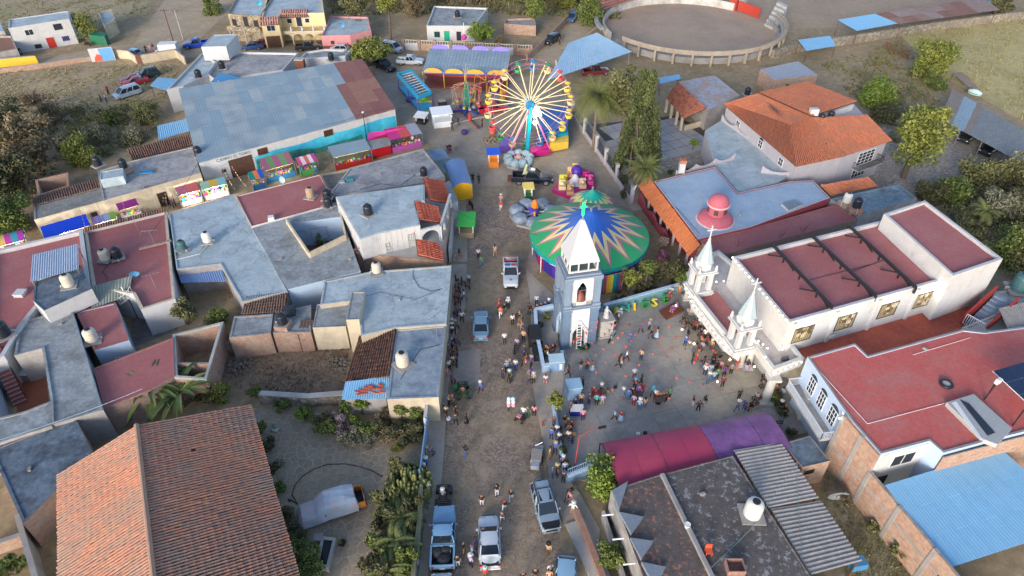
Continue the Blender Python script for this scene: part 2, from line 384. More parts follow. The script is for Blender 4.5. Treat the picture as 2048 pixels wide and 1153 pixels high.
# ground and its sheets
EARTH=mat('dry_earth',(.340,.258,.157),.3,1.2,.95,.3,c2=(.252,.198,.112),s2=.12,c3=(.416,.324,.202),s3=.7)
DIRT=mat('pale_dirt_road',(.416,.330,.224),.2,1.5,.95,.2,c2=(.340,.264,.174),s2=.15,c3=(.454,.372,.269),s3=.5)
DRYG=mat('dry_grass_ground',(.46,.385,.17),.22,1.0,.95,.3,c2=(.36,.31,.135),s2=.1,c3=(.52,.43,.21),s3=.6)
COBBLE=mat('cobblestone',(.301,.240,.196),.25,1.1,.9,.35,cell=6.5,c2=(.314,.246,.151),s2=.11,th=(.4,.7),c3=(.348,.282,.224),s3=.5)
CEMENT=mat('cement_pavement',(.416,.366,.308),.15,1.8,.9,.12,c2=(.328,.288,.235),s2=.3)
PLAZAM=mat('plaza_cement',(.296,.294,.280),.16,2.2,.85,.1,c2=(.239,.240,.230),s2=.25,tint=(.340,.324,.291),c3=(.340,.282,.252),s3=.35)
SAND=mat('arena_sand',(.410,.306,.224),.12,1.5,.95,.2,c2=(.315,.246,.190),s2=.1)
GRAVELM=mat('gravel_yard',(.391,.342,.297),.3,2,.95,.5,cell=4,c2=(.302,.264,.224),s2=.15)
mb=MB();k=24
for i in range(k):
 for j in range(k):
  x0,y0=-260+520*i/k,-40+440*j/k;mb.quad((x0,y0,0),(x0+520/k,y0,0),(x0+520/k,y0+440/k,0),(x0,y0+440/k,0))
structure('ground',mb,EARTH)
Z1,Z2,Z3,Z4=.004,.008,.012,.016
sheet('dirt_road',[(-60,128),(60,118),(200,98),(268,88),(300,40),(330,0),(430,-20),(520,-20),(440,40),(385,92),(560,100),(760,112),(860,108),(1060,118),(1170,25),(1240,0),(1265,0),(1180,60),(1108,128),(900,165),(700,135),(460,118),(240,112),(60,130),(-60,142)],Z1,DIRT)
FAIRG=mat('fair_ground_dirt',(.347,.294,.235),.25,1.2,.95,.3,c2=(.284,.234,.174),s2=.15,c3=(.391,.336,.269),s3=.45)
sheet('fair_ground',[(735,118),(860,165),(1090,150),(1150,215),(1240,330),(1290,420),(1130,480),(1060,560),(930,450),(900,320),(800,240)],Z2,FAIRG)
sheet('street',[(905,372),(1130,372),(1075,470),(1050,530),(1062,600),(1056,700),(1066,790),(1082,870),(1090,960),(1120,1080),(1190,1330),(845,1330),(862,1120),(884,960),(893,862),(902,760),(926,650),(934,540),(930,450)],Z3,COBBLE)
PATCH=mat('street_cement_patch',(.340,.294,.252),.15,2,.9,.1,c2=(.365,.288,.252),s2=.4)
sheet('street_patch',[(908,705),(962,698),(958,760),(905,790)],Z4,PATCH)
sheet('street_shoulder',[(1052,540),(1118,600),(1110,625),(1062,612)],Z4,CEMENT)
def pavement(name,px,h=.14,m=None):
 mb=MB();mb.prism(ccw(PL(px)),-.02,h);structure(name,mb,m or CEMENT)
pavement('pavement',[(905,400),(931,400),(934,450),(935,525),(905,525)])
pavement('pavement',[(900,530),(934,530),(930,615),(905,700),(896,790),(889,890),(884,955),(858,1125),(848,1330),(800,1330),(842,1010),(860,850),(880,690)])
pavement('pavement',[(1062,618),(1110,604),(1118,704),(1128,760),(1112,860),(1128,950),(1160,990),(1100,965),(1086,880),(1070,800),(1060,710)],.15)
pavement('pavement',[(1100,965),(1135,945),(1200,1060),(1195,1125),(1128,1050)],.10)
pavement('pavement',[(1131,1052),(1170,1040),(1222,1160),(1280,1330),(1235,1330),(1180,1160)],.28,CONCW)
pavement('pavement',[(1138,232),(1162,226),(1252,335),(1290,420),(1265,425),(1222,345)],.12)
mb=MB();PZ=[(1122,618),(1205,612),(1385,560),(1460,600),(1640,860),(1560,880),(1200,975),(1118,945),(1108,860),(1120,780),(1118,700)]
mb.prism(ccw(PL(PZ)),-.02,.13);pz=structure('plaza',mb,PLAZAM)
def inpoly(x,y,poly):
 c=False;n=len(poly)
 for i in range(n):
  (x1,y1),(x2,y2)=poly[i][:2],poly[i-1][:2]
  if(y1>y)!=(y2>y)and x<(x2-x1)*(y-y1)/(y2-y1)+x1:c=not c
 return c
pzw=ccw(PL(PZ));pz_in=inset(pzw,.3)
ax=(P(1575,835)-P(1225,935)).normalized();ay=Vec((-ax.y,ax.x,0));o0=P(1200,960);S=2.6
for i in range(-7,18):
 for j in range(-2,18):
  q=[o0+ax*(S*(i+a))+ay*(S*(j+b))for a,b in((.008,.008),(.992,.008),(.992,.992),(.008,.992))]
  if all(inpoly(p.x,p.y,pz_in)for p in q):
   m2=MB();t=R.random();m2 .prism(q,.13,.155+R.uniform(0,.006),0,t);m2 .build('slab',PLAZAM,pz)
sheet('field',[(1790,60),(2250,10),(2400,260),(2060,250),(1880,150)],Z1,DRYG)
sheet('field',[(-80,145),(60,140),(240,118),(360,128),(330,180),(320,250),(120,260),(-80,300)],Z1,mat('stubble_field',(.391,.300,.174),.35,1.0,.95,.35,c2=(.296,.222,.129),s2=.14,c3=(.466,.360,.218),s3=.8))
sheet('field',[(-200,-10),(300,-15),(300,20),(140,70),(-100,80)],Z1,mat('brown_field',(.365,.294,.179),.3,1.0,.95,.3,c2=(.277,.246,.123),s2=.1))
sheet('field',[(1440,-20),(2100,-60),(1990,10),(1680,55),(1540,60)],Z1,mat('bare_field',(.365,.282,.196),.2,1.0,.95,.2,c2=(.315,.240,.174),s2=.1))
sheet('gravel_yard',[(1700,215),(1850,200),(1960,290),(2048,330),(1900,420),(1740,400),(1690,330)],Z2,GRAVELM)
sheet('back_lot',[(455,700),(700,668),(690,792),(530,800),(440,765)],Z2,mat('back_lot_soil',(.252,.180,.118),.35,1.4,.95,.4,c2=(.183,.132,.090),s2=.3,c3=(.315,.240,.168),s3=1.2))
sheet('yard',[(1640,900),(1700,950),(1860,1153),(1900,1300),(1700,1300),(1640,1010)],Z2,mat('yard_soil',(.277,.228,.162),.35,1.4,.95,.4,c2=(.176,.168,.078),s2=.28,c3=(.378,.324,.280),s3=.4))
sheet('courtyard',[(262,640),(352,596),(356,660),(262,697)],Z2,mat('yard_cement',(.189,.174,.157),.3,1.5,.95,.3,c2=(.126,.120,.112),s2=.4))
sheet('courtyard',[(345,560),(480,590),(475,660),(355,660)],Z2,EARTH)
AC=P(1377,62);AR=(P(1555,70).x-P(1205,64).x)/2
mb=MB();mb.quad(*[(AC.x+AR*1.0*cos(2*pi*i/64),AC.y+AR*1.02*sin(2*pi*i/64),Z2)for i in range(64)]);structure('arena_floor',mb,SAND)
FLAG=mat('flagstone',(.30,.245,.18),.22,3,.9,.25,tint=(.40,.32,.235),c2=(.33,.26,.18),s2=.4)
GROUT=mat('flagstone_grout',(.50,.41,.30),.2,3,.95,.2,c2=(.40,.32,.23),s2=.35)
YD=[(505,818),(600,812),(700,850),(840,868),(858,940),(850,1020),(810,1153),(800,1330),(640,1330),(588,1130),(545,960)]
mb=MB();mb.prism(ccw(PL(YD)),-.02,.02);yd=structure('flagstone_yard',mb,GROUT)
ydw=inset(ccw(PL(YD)),.1);xs=[p.x for p in ydw];ys=[p.y for p in ydw];cs_=.78;grid={}
for i in range(int(min(xs)/cs_)-2,int(max(xs)/cs_)+3):
 for j in range(int(min(ys)/cs_)-2,int(max(ys)/cs_)+3):grid[i,j]=(i*cs_+R.uniform(.06,.94)*cs_,j*cs_+R.uniform(.06,.94)*cs_)
stones=[]
for(i,j),(x,y)in grid.items():
 if not inpoly(x,y,ydw):continue
 poly=[(x-1.5,y-1.5),(x+1.5,y-1.5),(x+1.5,y+1.5),(x-1.5,y+1.5)]
 for a in range(-2,3):
  for b in range(-2,3):
   if(a,b)==(0,0)or(i+a,j+b)not in grid:continue
   qx,qy=grid[i+a,j+b];nx,ny=qx-x,qy-y;d=hypot(nx,ny);nx/=d;ny/=d;lim=d/2-.05;out=[]
   for k in range(len(poly)):
    p,q=poly[k],poly[(k+1)%len(poly)];dp=(p[0]-x)*nx+(p[1]-y)*ny-lim;dq=(q[0]-x)*nx+(q[1]-y)*ny-lim
    if dp<=0:out.append(p)
    if dp*dq<0:f=dp/(dp-dq);out.append((p[0]+(q[0]-p[0])*f,p[1]+(q[1]-p[1])*f))
   poly=out
   if len(poly)<3:break
  if len(poly)<3:break
 if len(poly)>=3:stones.append((y,poly))
stones.sort(key=lambda s:s[0]);rest=MB()
for k,(y,poly)in enumerate(stones):
 t=R.random()**1.5;h=R.uniform(.035,.055)
 if 60<k<360:q=MB();q.prism(poly,.021,h,0,t,bot=False);q.build('stone',FLAG,yd)
 else:rest.prism(poly,.021,h,0,t,bot=False)
rest.build('stones',FLAG,yd,kind='stuff')
# houses left of the street
def edge(o,x,y,z=0):
 p=P(x,y,z);n=len(o)
 def dist(i):
  a,b=Vec(o[i][:2]),Vec(o[(i+1)%n][:2]);ab=b-a;t=max(0,min(1,(Vec(p[:2])-a).dot(ab)/ab.length_squared));return(a+ab*t-Vec(p[:2])).length
 i=min(range(n),key=dist);return o[i],o[(i+1)%n]
def rbox(name,label,px,z,zb,wall,roof,cat='roof room',**k):return building(name,label,px,z,wall,roof,zb=zb,par=.08,pw=.12,cat=cat,**k)
r,o=building('house','white two storey house with a red door beside the dirt road',[(16,57),(138,38),(137,22),(18,39)],5.1,WHITE,ROOFB,par=.15)
a,b=edge(o,85,75,2.5);L=(b-a).length
window(r,a,b,.22*L,.36*L,3.1,4.3,(1,0));window(r,a,b,.70*L,.84*L,3.3,4.5,(2,0),DARK)
window(r,a,b,.28*L,.39*L,.4,1.2,(1,0),DARK);window(r,a,b,.50*L,.63*L,.05,2.1,(0,0),paint((.5,.03,.02)),paint((.45,.03,.02)),True,part='door')
window(r,a,b,.76*L,.88*L,.9,1.9,(3,0),paint((.15,.16,.4)))
r,o=building('shed','low brown roofed shed beside the white house',[(-30,72),(22,72),(34,98),(-30,110)],2.6,GREYW,TILEBR,cat='shed')
r,o=building('house','little blue roofed house at the picture corner, above the brown shed',[(-40,45),(2,44),(8,62),(-40,66)],3.2,GREYW,SHEETLB)
r,o=building('house','small plaster house with blue roof behind the bushy roadside tree',[(196,25),(222,18),(230,38),(208,52)],3.0,CREAM,ROOFB)
r=thing('tarp_enclosure','green tarpaulin enclosure beneath the bushy roadside tree','enclosure',P(200,85));mb=MB()
q=PL([(184,88),(215,92),(221,86),(190,74)]);mb.prism(ccw(q),0,1.9);mb.build('tarp',paint((.01,.14,.07),.6),r)
mb=MB();[mb.tube(p,p+Vec((0,0,2.1)),.05)for p in q];mb.build('post',STEEL,r)
def wline(name,label,px,h,m,w=.22,zb=0,cat='wall',capm=None,group=None):
 pts=PL(px);r=thing(name,label,cat,pts[0],0,group);mb=MB()
 for k,(a,b)in enumerate(zip(pts,pts[1:])):
  d=(b-a).normalized();n=Vec((-d.y,d.x,0))*w/2;e=d*(w*.45);mb.prism(ccw([a-n-e,b-n+e,b+n+e,a+n-e]),zb,h+.006*(k%3))
 mb.build('masonry',m,r)
 if capm:
  mb=MB()
  for k,(a,b)in enumerate(zip(pts,pts[1:])):
   d=(b-a).normalized();n=Vec((-d.y,d.x,0))*(w/2+.05);mb.prism(ccw([a-n,b-n,b+n,a+n]),h+.015,h+.09+.006*(k%3))
  mb.build('coping',capm,r)
 return r
wline('wall','yellow painted wall below the white house',[(-30,138),(76,128)],1.6,paint((.72,.45,.03),.7),.4,capm=CONC)
wline('wall','long low orange brick wall along the dirt road',[(-30,152),(80,138),(186,122)],.9,BRICKO,capm=CONC)
r=wline('wall','wall section painted in blue and red beside the brick wall',[(186,124),(231,120)],2.6,WHITE)
a,b=P(186,124),P(231,120);d=(b-a).normalized();n=Vec((d.y,-d.x,0));mb=MB()
f=lambda s,z:a+d*(s*(b-a).length)+n*.118+Vec((0,0,z))
mb.quad(f(.45,.05),f(1,.05),f(1,2.5),f(.4,2.5));mb.quad(f(.1,.05),f(.45,.05),f(.5,1.1),f(.3,1.5),f(.15,.8),mi=1);mb.build('mural',[paint((.12,.33,.62),.8),paint((.6,.1,.06),.8)],r)
wline('wall','cream brick wall with a gateway gap near the white box van',[(231,116),(262,119),(275,128)],1.7,CREAM,capm=BRICKO)
wline('wall','cream brick wall in front of the white box van',[(286,128),(355,116),(372,130)],1.7,CREAM,capm=BRICKO)
r=thing('gate','dark brown sheet gate between the two cream brick walls','gate',P(276,128));mb=MB();mb.prism(ccw([P(276,129),P(285,129),P(285,127),P(276,127)]),.05,1.8);mb.build('leaf',RUST,r)
def upole(label,base,top,m,th=.13):
 p=P(*base);t=P(base[0],base[1]);h=1
 for _ in range(40):
  q=Vec((p.x,p.y,h));v=(q.y*CT-(q.z-CAM_H)*ST);y=576.5+FOC*(-q.y*ST-(q.z-CAM_H)*CT)/v
  if y<=top[1]:break
  h+=.25
 r=thing('utility_pole',label,'pole',p);mb=MB();mb.tube(p,p+Vec((0,0,h)),th,th*.7,8);mb.build('post',m,r)
 mb=MB();mb.beam(p+Vec((-.7,0,h-.3)),p+Vec((.7,0,h-.3)),.1,.1);[mb.lathe([(.04,0),(.06,.1),(.03,.16)],p+Vec((x,0,h-.25)),6)for x in(-.6,0,.6)];mb.build('crossarm',BROWN,r);return r,h
upole('dark wooden utility pole leaning by the dirt crossroads',(349,90),(323,20),BROWN)
upole('pale concrete utility pole beside the wooden one',(367,80),(343,20),CONCW)
STW=mat('stone_facing',(.33,.28,.20),.3,2,.9,.5,cell=3.0)
r,o=building('house','two storey stone faced house with wavy balcony and blue roof',[(455,28),(522,32),(552,-16),(480,-18)],5.6,STW,ROOFB)
a,b=edge(o,490,32,5);L=(b-a).length
for s in(.15,.5,.8):window(r,a,b,s*L-.5,s*L+.5,3.3,4.6 if s!=.5 else 5.2,(1,0),BROWN)
mb=MB();d=(b-a).normalized();n=Vec((d.y,-d.x,0))
mb.prism(ccw([a,b,b+n*1.5,a+n*1.5]),2.75,2.9);mb.build('balcony_slab',CONC,r);mb=MB()
for k in range(24):
 p,q=a+d*(L*k/24)+n*1.5,a+d*(L*(k+1)/24)+n*1.5;z0,z1=[3.5+.25*abs(sin(pi*3*x/24))for x in(k,k+1)];mb.prism(ccw([p,q,q+n*.12,p+n*.12]),2.9,[z0]*4 if z0==z1 else[z0,z1,z1,z0])
mb.build('balcony_parapet',STW,r);a=Vec((a.x,a.y,0))
for x in(.05,.5,.95):mb=MB();mb.box((a+d*(L*x)+n*1.4),(.25,.25,2.7));mb.build('column',CONC,r)
r,o=building('house','pale yellow two storey house with tiled eaves, arches and balcony',[(521,42),(556,40),(560,28),(648,26),(640,-30),(540,-28)],5.6,YELLOWW,ROOFB)
a,b=P(540,96),P(577,92);a0,b0=P(521,42,5.6),P(556,40,5.6);L=(b0-a0).length
window(r,a0,b0,.25*L,.75*L,3.4,4.6,(1,0));window(r,a0,b0,.1*L,.9*L,.05,2.4,(3,2),BROWN,BROWN,True,part='garage_door')
d=(b0-a0).normalized();n=Vec((d.y,-d.x,0));q=[a0+n*.9-d*.3+Vec((0,0,-.6)),b0+n*.9+d*.2+Vec((0,0,-.6)),b0-n*.8+d*.2+Vec((0,0,.45)),a0-n*.8-d*.3+Vec((0,0,.45))]
TP=mat('roof_tile_pale_red',(.42,.20,.16),.2,3,.85,.1,tint=(.52,.30,.24));tiles(r,q,TP,.45,.6)
a1,b1=P(560,28,5.6),P(648,26,5.6);L1=(b1-a1).length;d=(b1-a1).normalized();n=Vec((d.y,-d.x,0))
tiles(r,[a1+n*.8+Vec((0,0,-.5)),a1+d*(L1*.62)+n*.8+Vec((0,0,-.5)),a1+d*(L1*.62)-n*1.2+Vec((0,0,.5)),a1-n*1.2+Vec((0,0,.5))],TP,.45,.6)
window(r,a1,b1,.12*L1,.24*L1,3.6,4.6,(0,0));window(r,a1,b1,.33*L1,.47*L1,2.9,5.0,(0,0),door=True,part='door');window(r,a1,b1,.53*L1,.64*L1,3.6,4.6,(0,0))
mb=MB();D=2.6;a1 .z=b1 .z=0;mb.prism(ccw([a1,b1,b1+n*D,a1+n*D]),2.55,2.8);mb.build('balcony_slab',YELLOWW,r)
mb=MB();[mb.prism(ccw([a1+n*D+d*(L1*k/4-.15),a1+n*D+d*(L1*k/4+.15),a1+n*(D+.25)+d*(L1*k/4+.15),a1+n*(D+.25)+d*(L1*k/4-.15)]),2.8,3.8)for k in range(5)];mb.build('balcony_post',WHITE,r)
railing(r,[a1+n*D+Vec((0,0,2.8)),b1+n*D+Vec((0,0,2.8))],.8,BROWN,.3)
def arches(r,a,b,n_,z1,m,th=.3,spring=.62,name='arcade',wcol=.25,drop=0):
 """wall with n_ round arched openings, running a->b"""
 d=(b-a).normalized();L=(b-a).length;nn=Vec((d.y,-d.x,0));w=L/n_;mb=MB()
 for k in range(n_):
  x0=w*k;rad=(w-wcol)/2;xc=x0+w/2;zs=max(.2,z1-rad-.35)
  for(p,q)in((x0,x0+wcol/2),(x0+w-wcol/2,x0+w)):mb.prism(ccw([a+d*p,a+d*q,a+d*q+nn*th,a+d*p+nn*th]),-drop,z1)
  S_=8
  for i in range(S_):
   t0,t1=pi-pi*i/S_,pi-pi*(i+1)/S_;p,q=xc+rad*cos(t0),xc+rad*cos(t1);za,zb=zs+rad*sin(t0),zs+rad*sin(t1)
   v=[a+d*p,a+d*q,a+d*q+nn*th,a+d*p+nn*th];zz=[za,zb,zb,za];c=ccw(v);zz=zz if c[0]==v[0]else zz[::-1];mb.prism(c,zz,z1)
 return mb.build(name,m,r)
arches(r,a1+n*(D-.3),b1+n*(D-.3),4,2.55,CREAM)
r,o=building('house','low pink house with a patchy blue roof beside the yellow house',[(642,72),(700,70),(742,60),(736,34),(662,32)],3.0,PINKW,ROOFB)
a,b=edge(o,670,80,2);window(r,a,b,.3,.42,1.2,1.9,(1,0),BROWN)
mb=MB();slab(mb,wallq(a,b,0,(b-a).length,0,.9,.02),.02);mb.build('dado',mat('wall_brown_red',(.22,.06,.05),.1),r)
r,o=building('house','white house with grey roof, green door and black tank behind the ride canopy',[(853,52),(948,52),(976,16),(868,12)],3.3,WHITE,ROOFG)
a,b=edge(o,900,70,1);window(r,a,b,.15,.27,.9,2.1,(1,0),paint((.02,.2,.1)));window(r,a,b,.36,.47,.05,2.2,(0,0),paint((.0,.3,.15)),paint((.0,.35,.2)),True,part='door');window(r,a,b,.62,.72,.2,2.1,(0,0),BROWN)
r,o=building('house','ruined low brick house with a whitewashed strip behind the roadside trees',[(1008,48),(1072,52),(1070,36),(1012,38)],2.2,BRICKO,CONC)
r=thing('wall','brick pier wall with white panels and cut-out frieze behind the rides','wall',P(800,100));a,b=P(808,100),P(1062,112);L=(b-a).length;d=(b-a).normalized();n=Vec((d.y,-d.x,0))
for k in range(9):
 p=a+d*(L*k/8);mb=MB();mb.box(p,(.6,.5,2.3),atan2(d.y,d.x));mb.build('pier',BRICK,r)
 if k<8:
  q=a+d*(L*(k+.5)/8);mb=MB();mb.box(q,(L/8-.65,.2,1.5),atan2(d.y,d.x));mb.build('panel',WHITE if k%3!=1 else BRICKO,r)
  mb=MB();[mb.box(q+d*x+Vec((0,0,1.5)),(.12,.16,.55),atan2(d.y,d.x))for x in(-1.1,-.55,0,.55,1.1)];mb.box(q+Vec((0,0,2.05)),(L/8-.65,.22,.12),atan2(d.y,d.x));mb.build('frieze',CREAM,r)
# the casino hall
Zf,Zr=3.9,4.9
FL,FR,BR_,BL=P(397,325,Zf),P(790,217,Zf),P(724,118,Zr),P(357,178,Zr)
r=thing('dance_hall','long white hall with blue grey sheet roof and CASINO EL TORO lettering','hall',P(560,240));mb=MB();e=.4
ins=lambda p,s:Vec((p.x,p.y,0))
mb.prism([FL,FR,BR_,BL],0,[Zf-.12,Zf-.12,Zr-.12,Zr-.12]);mb.build('wall',WHITE,r)
redset=lambda i,j:i>=16 or(i>=14 and j<3)
corr(r,[FL+Vec((0,-.25,0)),FR+Vec((.2,-.2,0)),BR_,BL],None,.36,.005,rows=5,cols=18,matf=lambda i,j:SHEETR if(i>=15 or(i>=14 and j<=2))and not(i==15 and j>=3 and False)else SHEETB,tintf=lambda i,j:R.choice((0,.1,.2,.3,.8))if i not in(3,4)else R.uniform(.5,1))
a,b=FL,FR;L=(b-a).length;d=(b-a).normalized();d.z=0;d.normalize();nn=Vec((d.y,-d.x,0))
for s in(.29,.625):window(r,a,b,s*L-.75,s*L+.75,2.35,3.4,(0,0),BROWN,mat('window_dark_brown',(.07,.03,.02),.2,2,.5,0))
window(r,a,b,.125*L,.235*L,.05,2.9,(3,1),BROWN,mat('hall_door_brown',(.10,.05,.035),.2,2,.6,0),True,part='door')
window(r,a,b,.085*L,.103*L,1.3,1.8,(0,0),DARK)
def mural(r,a,b,s0,s1,zf,m,name,off,N=26,zb=.02):
 mb=MB()
 for k in range(N):
  u0,u1=s0+(s1-s0)*k/N,s0+(s1-s0)*(k+1)/N;q=wallq(a,b,u0,u1,zb,1,off);q[3].z=zf(u0/(b-a).length);q[2].z=zf(u1/(b-a).length);mb.quad(*q)
 return mb.build(name,m,r)
mural(r,a,b,.245*L,.998*L,lambda u:2.3+.4*u+.12*sin(u*23),mat('mural_sky_cyan',(.03,.42,.62),.2,.8,.8,0,c2=(.08,.55,.70),s2=.3),'mural_sky',.006)
mural(r,a,b,.25*L,.80*L,lambda u:1.35+.45*sin(u*9-1.2)+.12*sin(u*31),mat('mural_hills_teal',(.02,.21,.23),.35,1.2,.8,0,c2=(.10,.27,.10),s2=.6),'mural_hills',.011)
text_mesh('CASINO EL TORO',.62,(a+d*(.155*L)+nn*.03+Vec((0,0,3.32-a.z)),d,(0,0,1)),paint((.16,.17,.17),.7),r)
building('house','pale blue flat roof with diagonal edge behind the long hall',[(333,180),(404,106),(432,124),(416,148),(366,172)],4.2,WHITE,ROOFB)
building('house','mottled grey flat roof behind the long hall, with tarpaulin corner',[(416,150),(433,122),(478,104),(596,106),(566,140),(500,150),(440,166)],4.0,WHITE,ROOFM)
rbox('roof_room','white cube shaped roof room with dark doorway',[(402,94),(452,93),(475,69),(426,70)],6.6,4.0,WHITE,ROOFB)
o2=sc.objects[-1].parent if False else None
building('house','low grey blue roofs behind the red brown end of the hall',[(598,118),(690,112),(705,100),(650,98),(612,104)],3.6,WHITE,ROOFG)
r=thing('water_tank_box','rusty red box standing on the white wall behind the hall','box',P(602,136,3));mb=MB();mb.box(P(602,136,3),(1.6,1.3,1.6));mb.build('box',RUST,r);mb=MB();mb.box(P(602,136,3)+Vec((0,0,1.6)),(1.7,1.4,.12));mb.build('lid',CONCW,r)
r=thing('tarpaulin','blue tarpaulin stretched in the corner of the mottled roof','tarpaulin',P(450,160,4));mb=MB();q=PL([(420,166,3.9),(440,145,4.5),(488,158,4.0)]);mb.add(q+[p-Vec((0,0,.03))for p in q],[(0,2,1),(3,4,5),(0,1,4,3),(1,2,5,4),(2,0,3,5)]);mb.build('sheet',paint((.07,.25,.48),.5),r)
def leant(label,px,z0,z1,m,pitch=.3,posts=True,pm=None,cat='shed',name='lean_to',amp=.035,waves=True,rows=1,cols=1,tintf=None,walls=None):
 q=[P(px[0][0],px[0][1],z0),P(px[1][0],px[1][1],z0),P(px[2][0],px[2][1],z1),P(px[3][0],px[3][1],z1)]
 c=sum(q,Vec())/4;c.z=0;r=thing(name,label,cat,c)
 corr(r,q,m,pitch,amp,waves=waves,rows=rows,cols=cols,tintf=tintf)
 if walls:mb=MB();o=inset(ccw(q),.25);zz=[min(z0,z1)-.1]*4;mb.prism(o,0,zz);mb.build('wall',walls,r)
 elif posts:
  for p in q:mb=MB();p2=p.lerp(sum(q,Vec())/4,.06);mb.tube((p2 .x,p2 .y,0),(p2 .x,p2 .y,p2 .z-.06),.06);mb.build('post',pm or BROWN,r)
 return r
leant('bright blue sheet lean-to behind the parked light blue van',[(300,172),(336,182),(354,158),(316,155)],2.4,2.8,SHEETBL)
leant('blue sheet lean-to against the end of the long hall',[(318,280),(380,262),(372,238),(314,252)],2.4,2.9,SHEETBL)
r=thing('tile_lean_to','long brown tiled lean-to below the end of the hall','shed',P(320,300));q=[P(263,320,2.7),P(387,290,2.7),P(381,268,3.4),P(253,299,3.4)]
tiles(r,q,TILEBR,.30,.5);mb=MB();mb.prism(inset(ccw(q),.2),0,2.5);mb.build('wall',GREYW,r)
r,o=building('house','long mottled grey roofed house left of the hall with cream street wall',[(197,358),(195,342),(262,322),(385,294),(401,346),(206,402)],3.4,CREAM,ROOFM,par=.1)
a,b=edge(o,300,385,2);window(r,a,b,.50,.60,.05,2.2,(0,0),BROWN,mat('doorway_dark',(.02,.015,.012)),True,part='door');window(r,a,b,.82,.9,.9,2.2,(1,0),BROWN)
rbox('roof_room','small pale blue stair head on the mottled grey roof',[(200,360),(246,352),(246,336),(200,344)],4.6,3.2,ROOFB,ROOFB)
r,o=building('house','old house with lichened grey roof behind the blue tarpaulin stall',[(68,440),(66,410),(200,374),(206,402)],3.2,CREAM,mat('roof_slab_lichen',(.235,.245,.24),.35,2.2,.9,.3,c2=(.16,.165,.165),s2=.5,c3=(.28,.255,.21)),par=.1)
a,b=edge(o,130,450,2);window(r,a,b,.75,.85,1.2,2.0,(2,0),BROWN)
q=[P(68,412,3.25),P(202,375,3.25),P(196,358,2.7),P(64,398,2.7)];q=[q[2],q[3],q[0],q[1]];tiles(r,q,TILEBR,.30,.5)
def ring(name,label,px,z,m,w=.3,zb=0,cat='ruin',extra=()):
 o=ccw(PL(px,z));i=inset(o,w);n=len(o);c=cen(o);r=thing(name,label,cat,c);mb=MB()
 for k in range(n):mb.prism([o[k],o[(k+1)%n],i[(k+1)%n],i[k]],zb,z)
 for(a,b)in extra:
  a,b=P(*a,z),P(*b,z);d=(b-a).normalized();s=Vec((-d.y,d.x,0))*w/2;mb.prism(ccw([a-s,b-s,b+s,a+s]),zb,z-.004)
 mb.build('wall',m,r);return r,o
r,o=ring('ruin','roofless brick ruin under the dark trees',[(70,360),(136,345),(138,372),(76,392)],2.6,BRICKO)
a,b=edge(o,110,380,1.5);window(r,a,b,.45,.75,.8,2.0,(0,0),BROWN,DARK)
# block between alley and street
MA=MAROON
r1,o1=building('house','maroon roofed house with broad white parapet at the alley',[(-30,516),(-30,505),(165,459),(181,575),(150,592),(76,612),(45,650),(8,712),(-40,730)],4.0,WHITE,MA,par=.5,pw=.45)
rbox('roof_room','dark slate roofed room under the corrugated sheet',[(66,602),(88,622),(184,578),(160,530),(70,562)],5.4,3.5,WHITE,ROOFD)
leant('pale blue corrugated sheet standing over the maroon roof',[(61,564),(157,538),(156,488),(65,510)],6.0,6.6,mat('sheet_pale_blue',(.34,.42,.54),.08,1,.5,.03),.22,True,STEEL)
r=thing('roof_hatch','small white square roof hatch on the maroon roof','hatch',P(42,590,3.5));mb=MB();mb.box(P(42,590,3.5),(1.0,1.0,.35));mb.build('curb',WHITE,r);mb=MB();mb.box(P(42,590,3.5)+Vec((0,0,.35)),(1.1,1.1,.06));mb.build('lid',paint((.6,.6,.62)),r)
r2,o2=building('house','maroon roofed house with two antennas and a tank pair',[(168,461),(333,421),(350,598),(282,620),(266,588),(184,574)],3.8,WHITE,MA,par=.4,pw=.3,capm=CREAM)
q=[P(168,464,4.0),P(331,424,4.0),P(330,416,4.4),P(167,456,4.4)];tiles(r2,q,TILEBR,.28,.45)
leant('grey green corrugated canopy below the maroon roof',[(183,617),(257,593),(264,552),(177,574)],3.3,4.2,mat('sheet_grey_green',(.25,.28,.24),.15,1,.6,.05),.3)
r,o=building('house','small red roofed wing carrying a beige tank',[(152,624),(231,605),(258,681),(188,702)],3.4,BLUEW,MA,par=.1)
a,b=edge(o,225,700,2);window(r,a,b,.42,.55,1.1,1.7,(0,0))
r4,o4=building('house','pale blue flat roofed house with white and green tanks',[(338,427),(467,388),(575,583),(484,604),(441,528),(353,539)],3.7,GREYW,ROOFB,par=.12,pw=.15)
leant('bright blue sheet roof over a back porch',[(362,566),(396,586),(452,562),(440,530),(354,541)][:1]+[(452,563),(440,530),(354,541)],2.6,2.9,mat('sheet_mid_blue',(.18,.29,.52),.12,1.2,.6,.05),.25)
building('house','maroon roofed house in front of the toy stalls',[(472,392),(640,349),(657,380),(646,414),(503,453)],4.0,WHITE,MA,par=.12,pw=.12)
O4=PL([(503,455),(672,402),(721,541),(575,577)],3.9);I4=PL([(574,446),(682,432),(692,478),(620,514)],3.9)
r=thing('house','blue grey roofed house round an open planted patio','house',P(610,500));mb=MB();m2=MB()
for k in range(4):
 a,b,c,d=O4[k],O4[(k+1)%4],I4[(k+1)%4],I4[k];f=ccw([a,b,c,d]);mb.prism(f,0,3.75,cap=False);m2 .quad(*[(p.x,p.y,3.9-.15)for p in f])
mb.build('wall',BLUEW,r);m2 .build('roof',ROOFG,r);mb=MB()
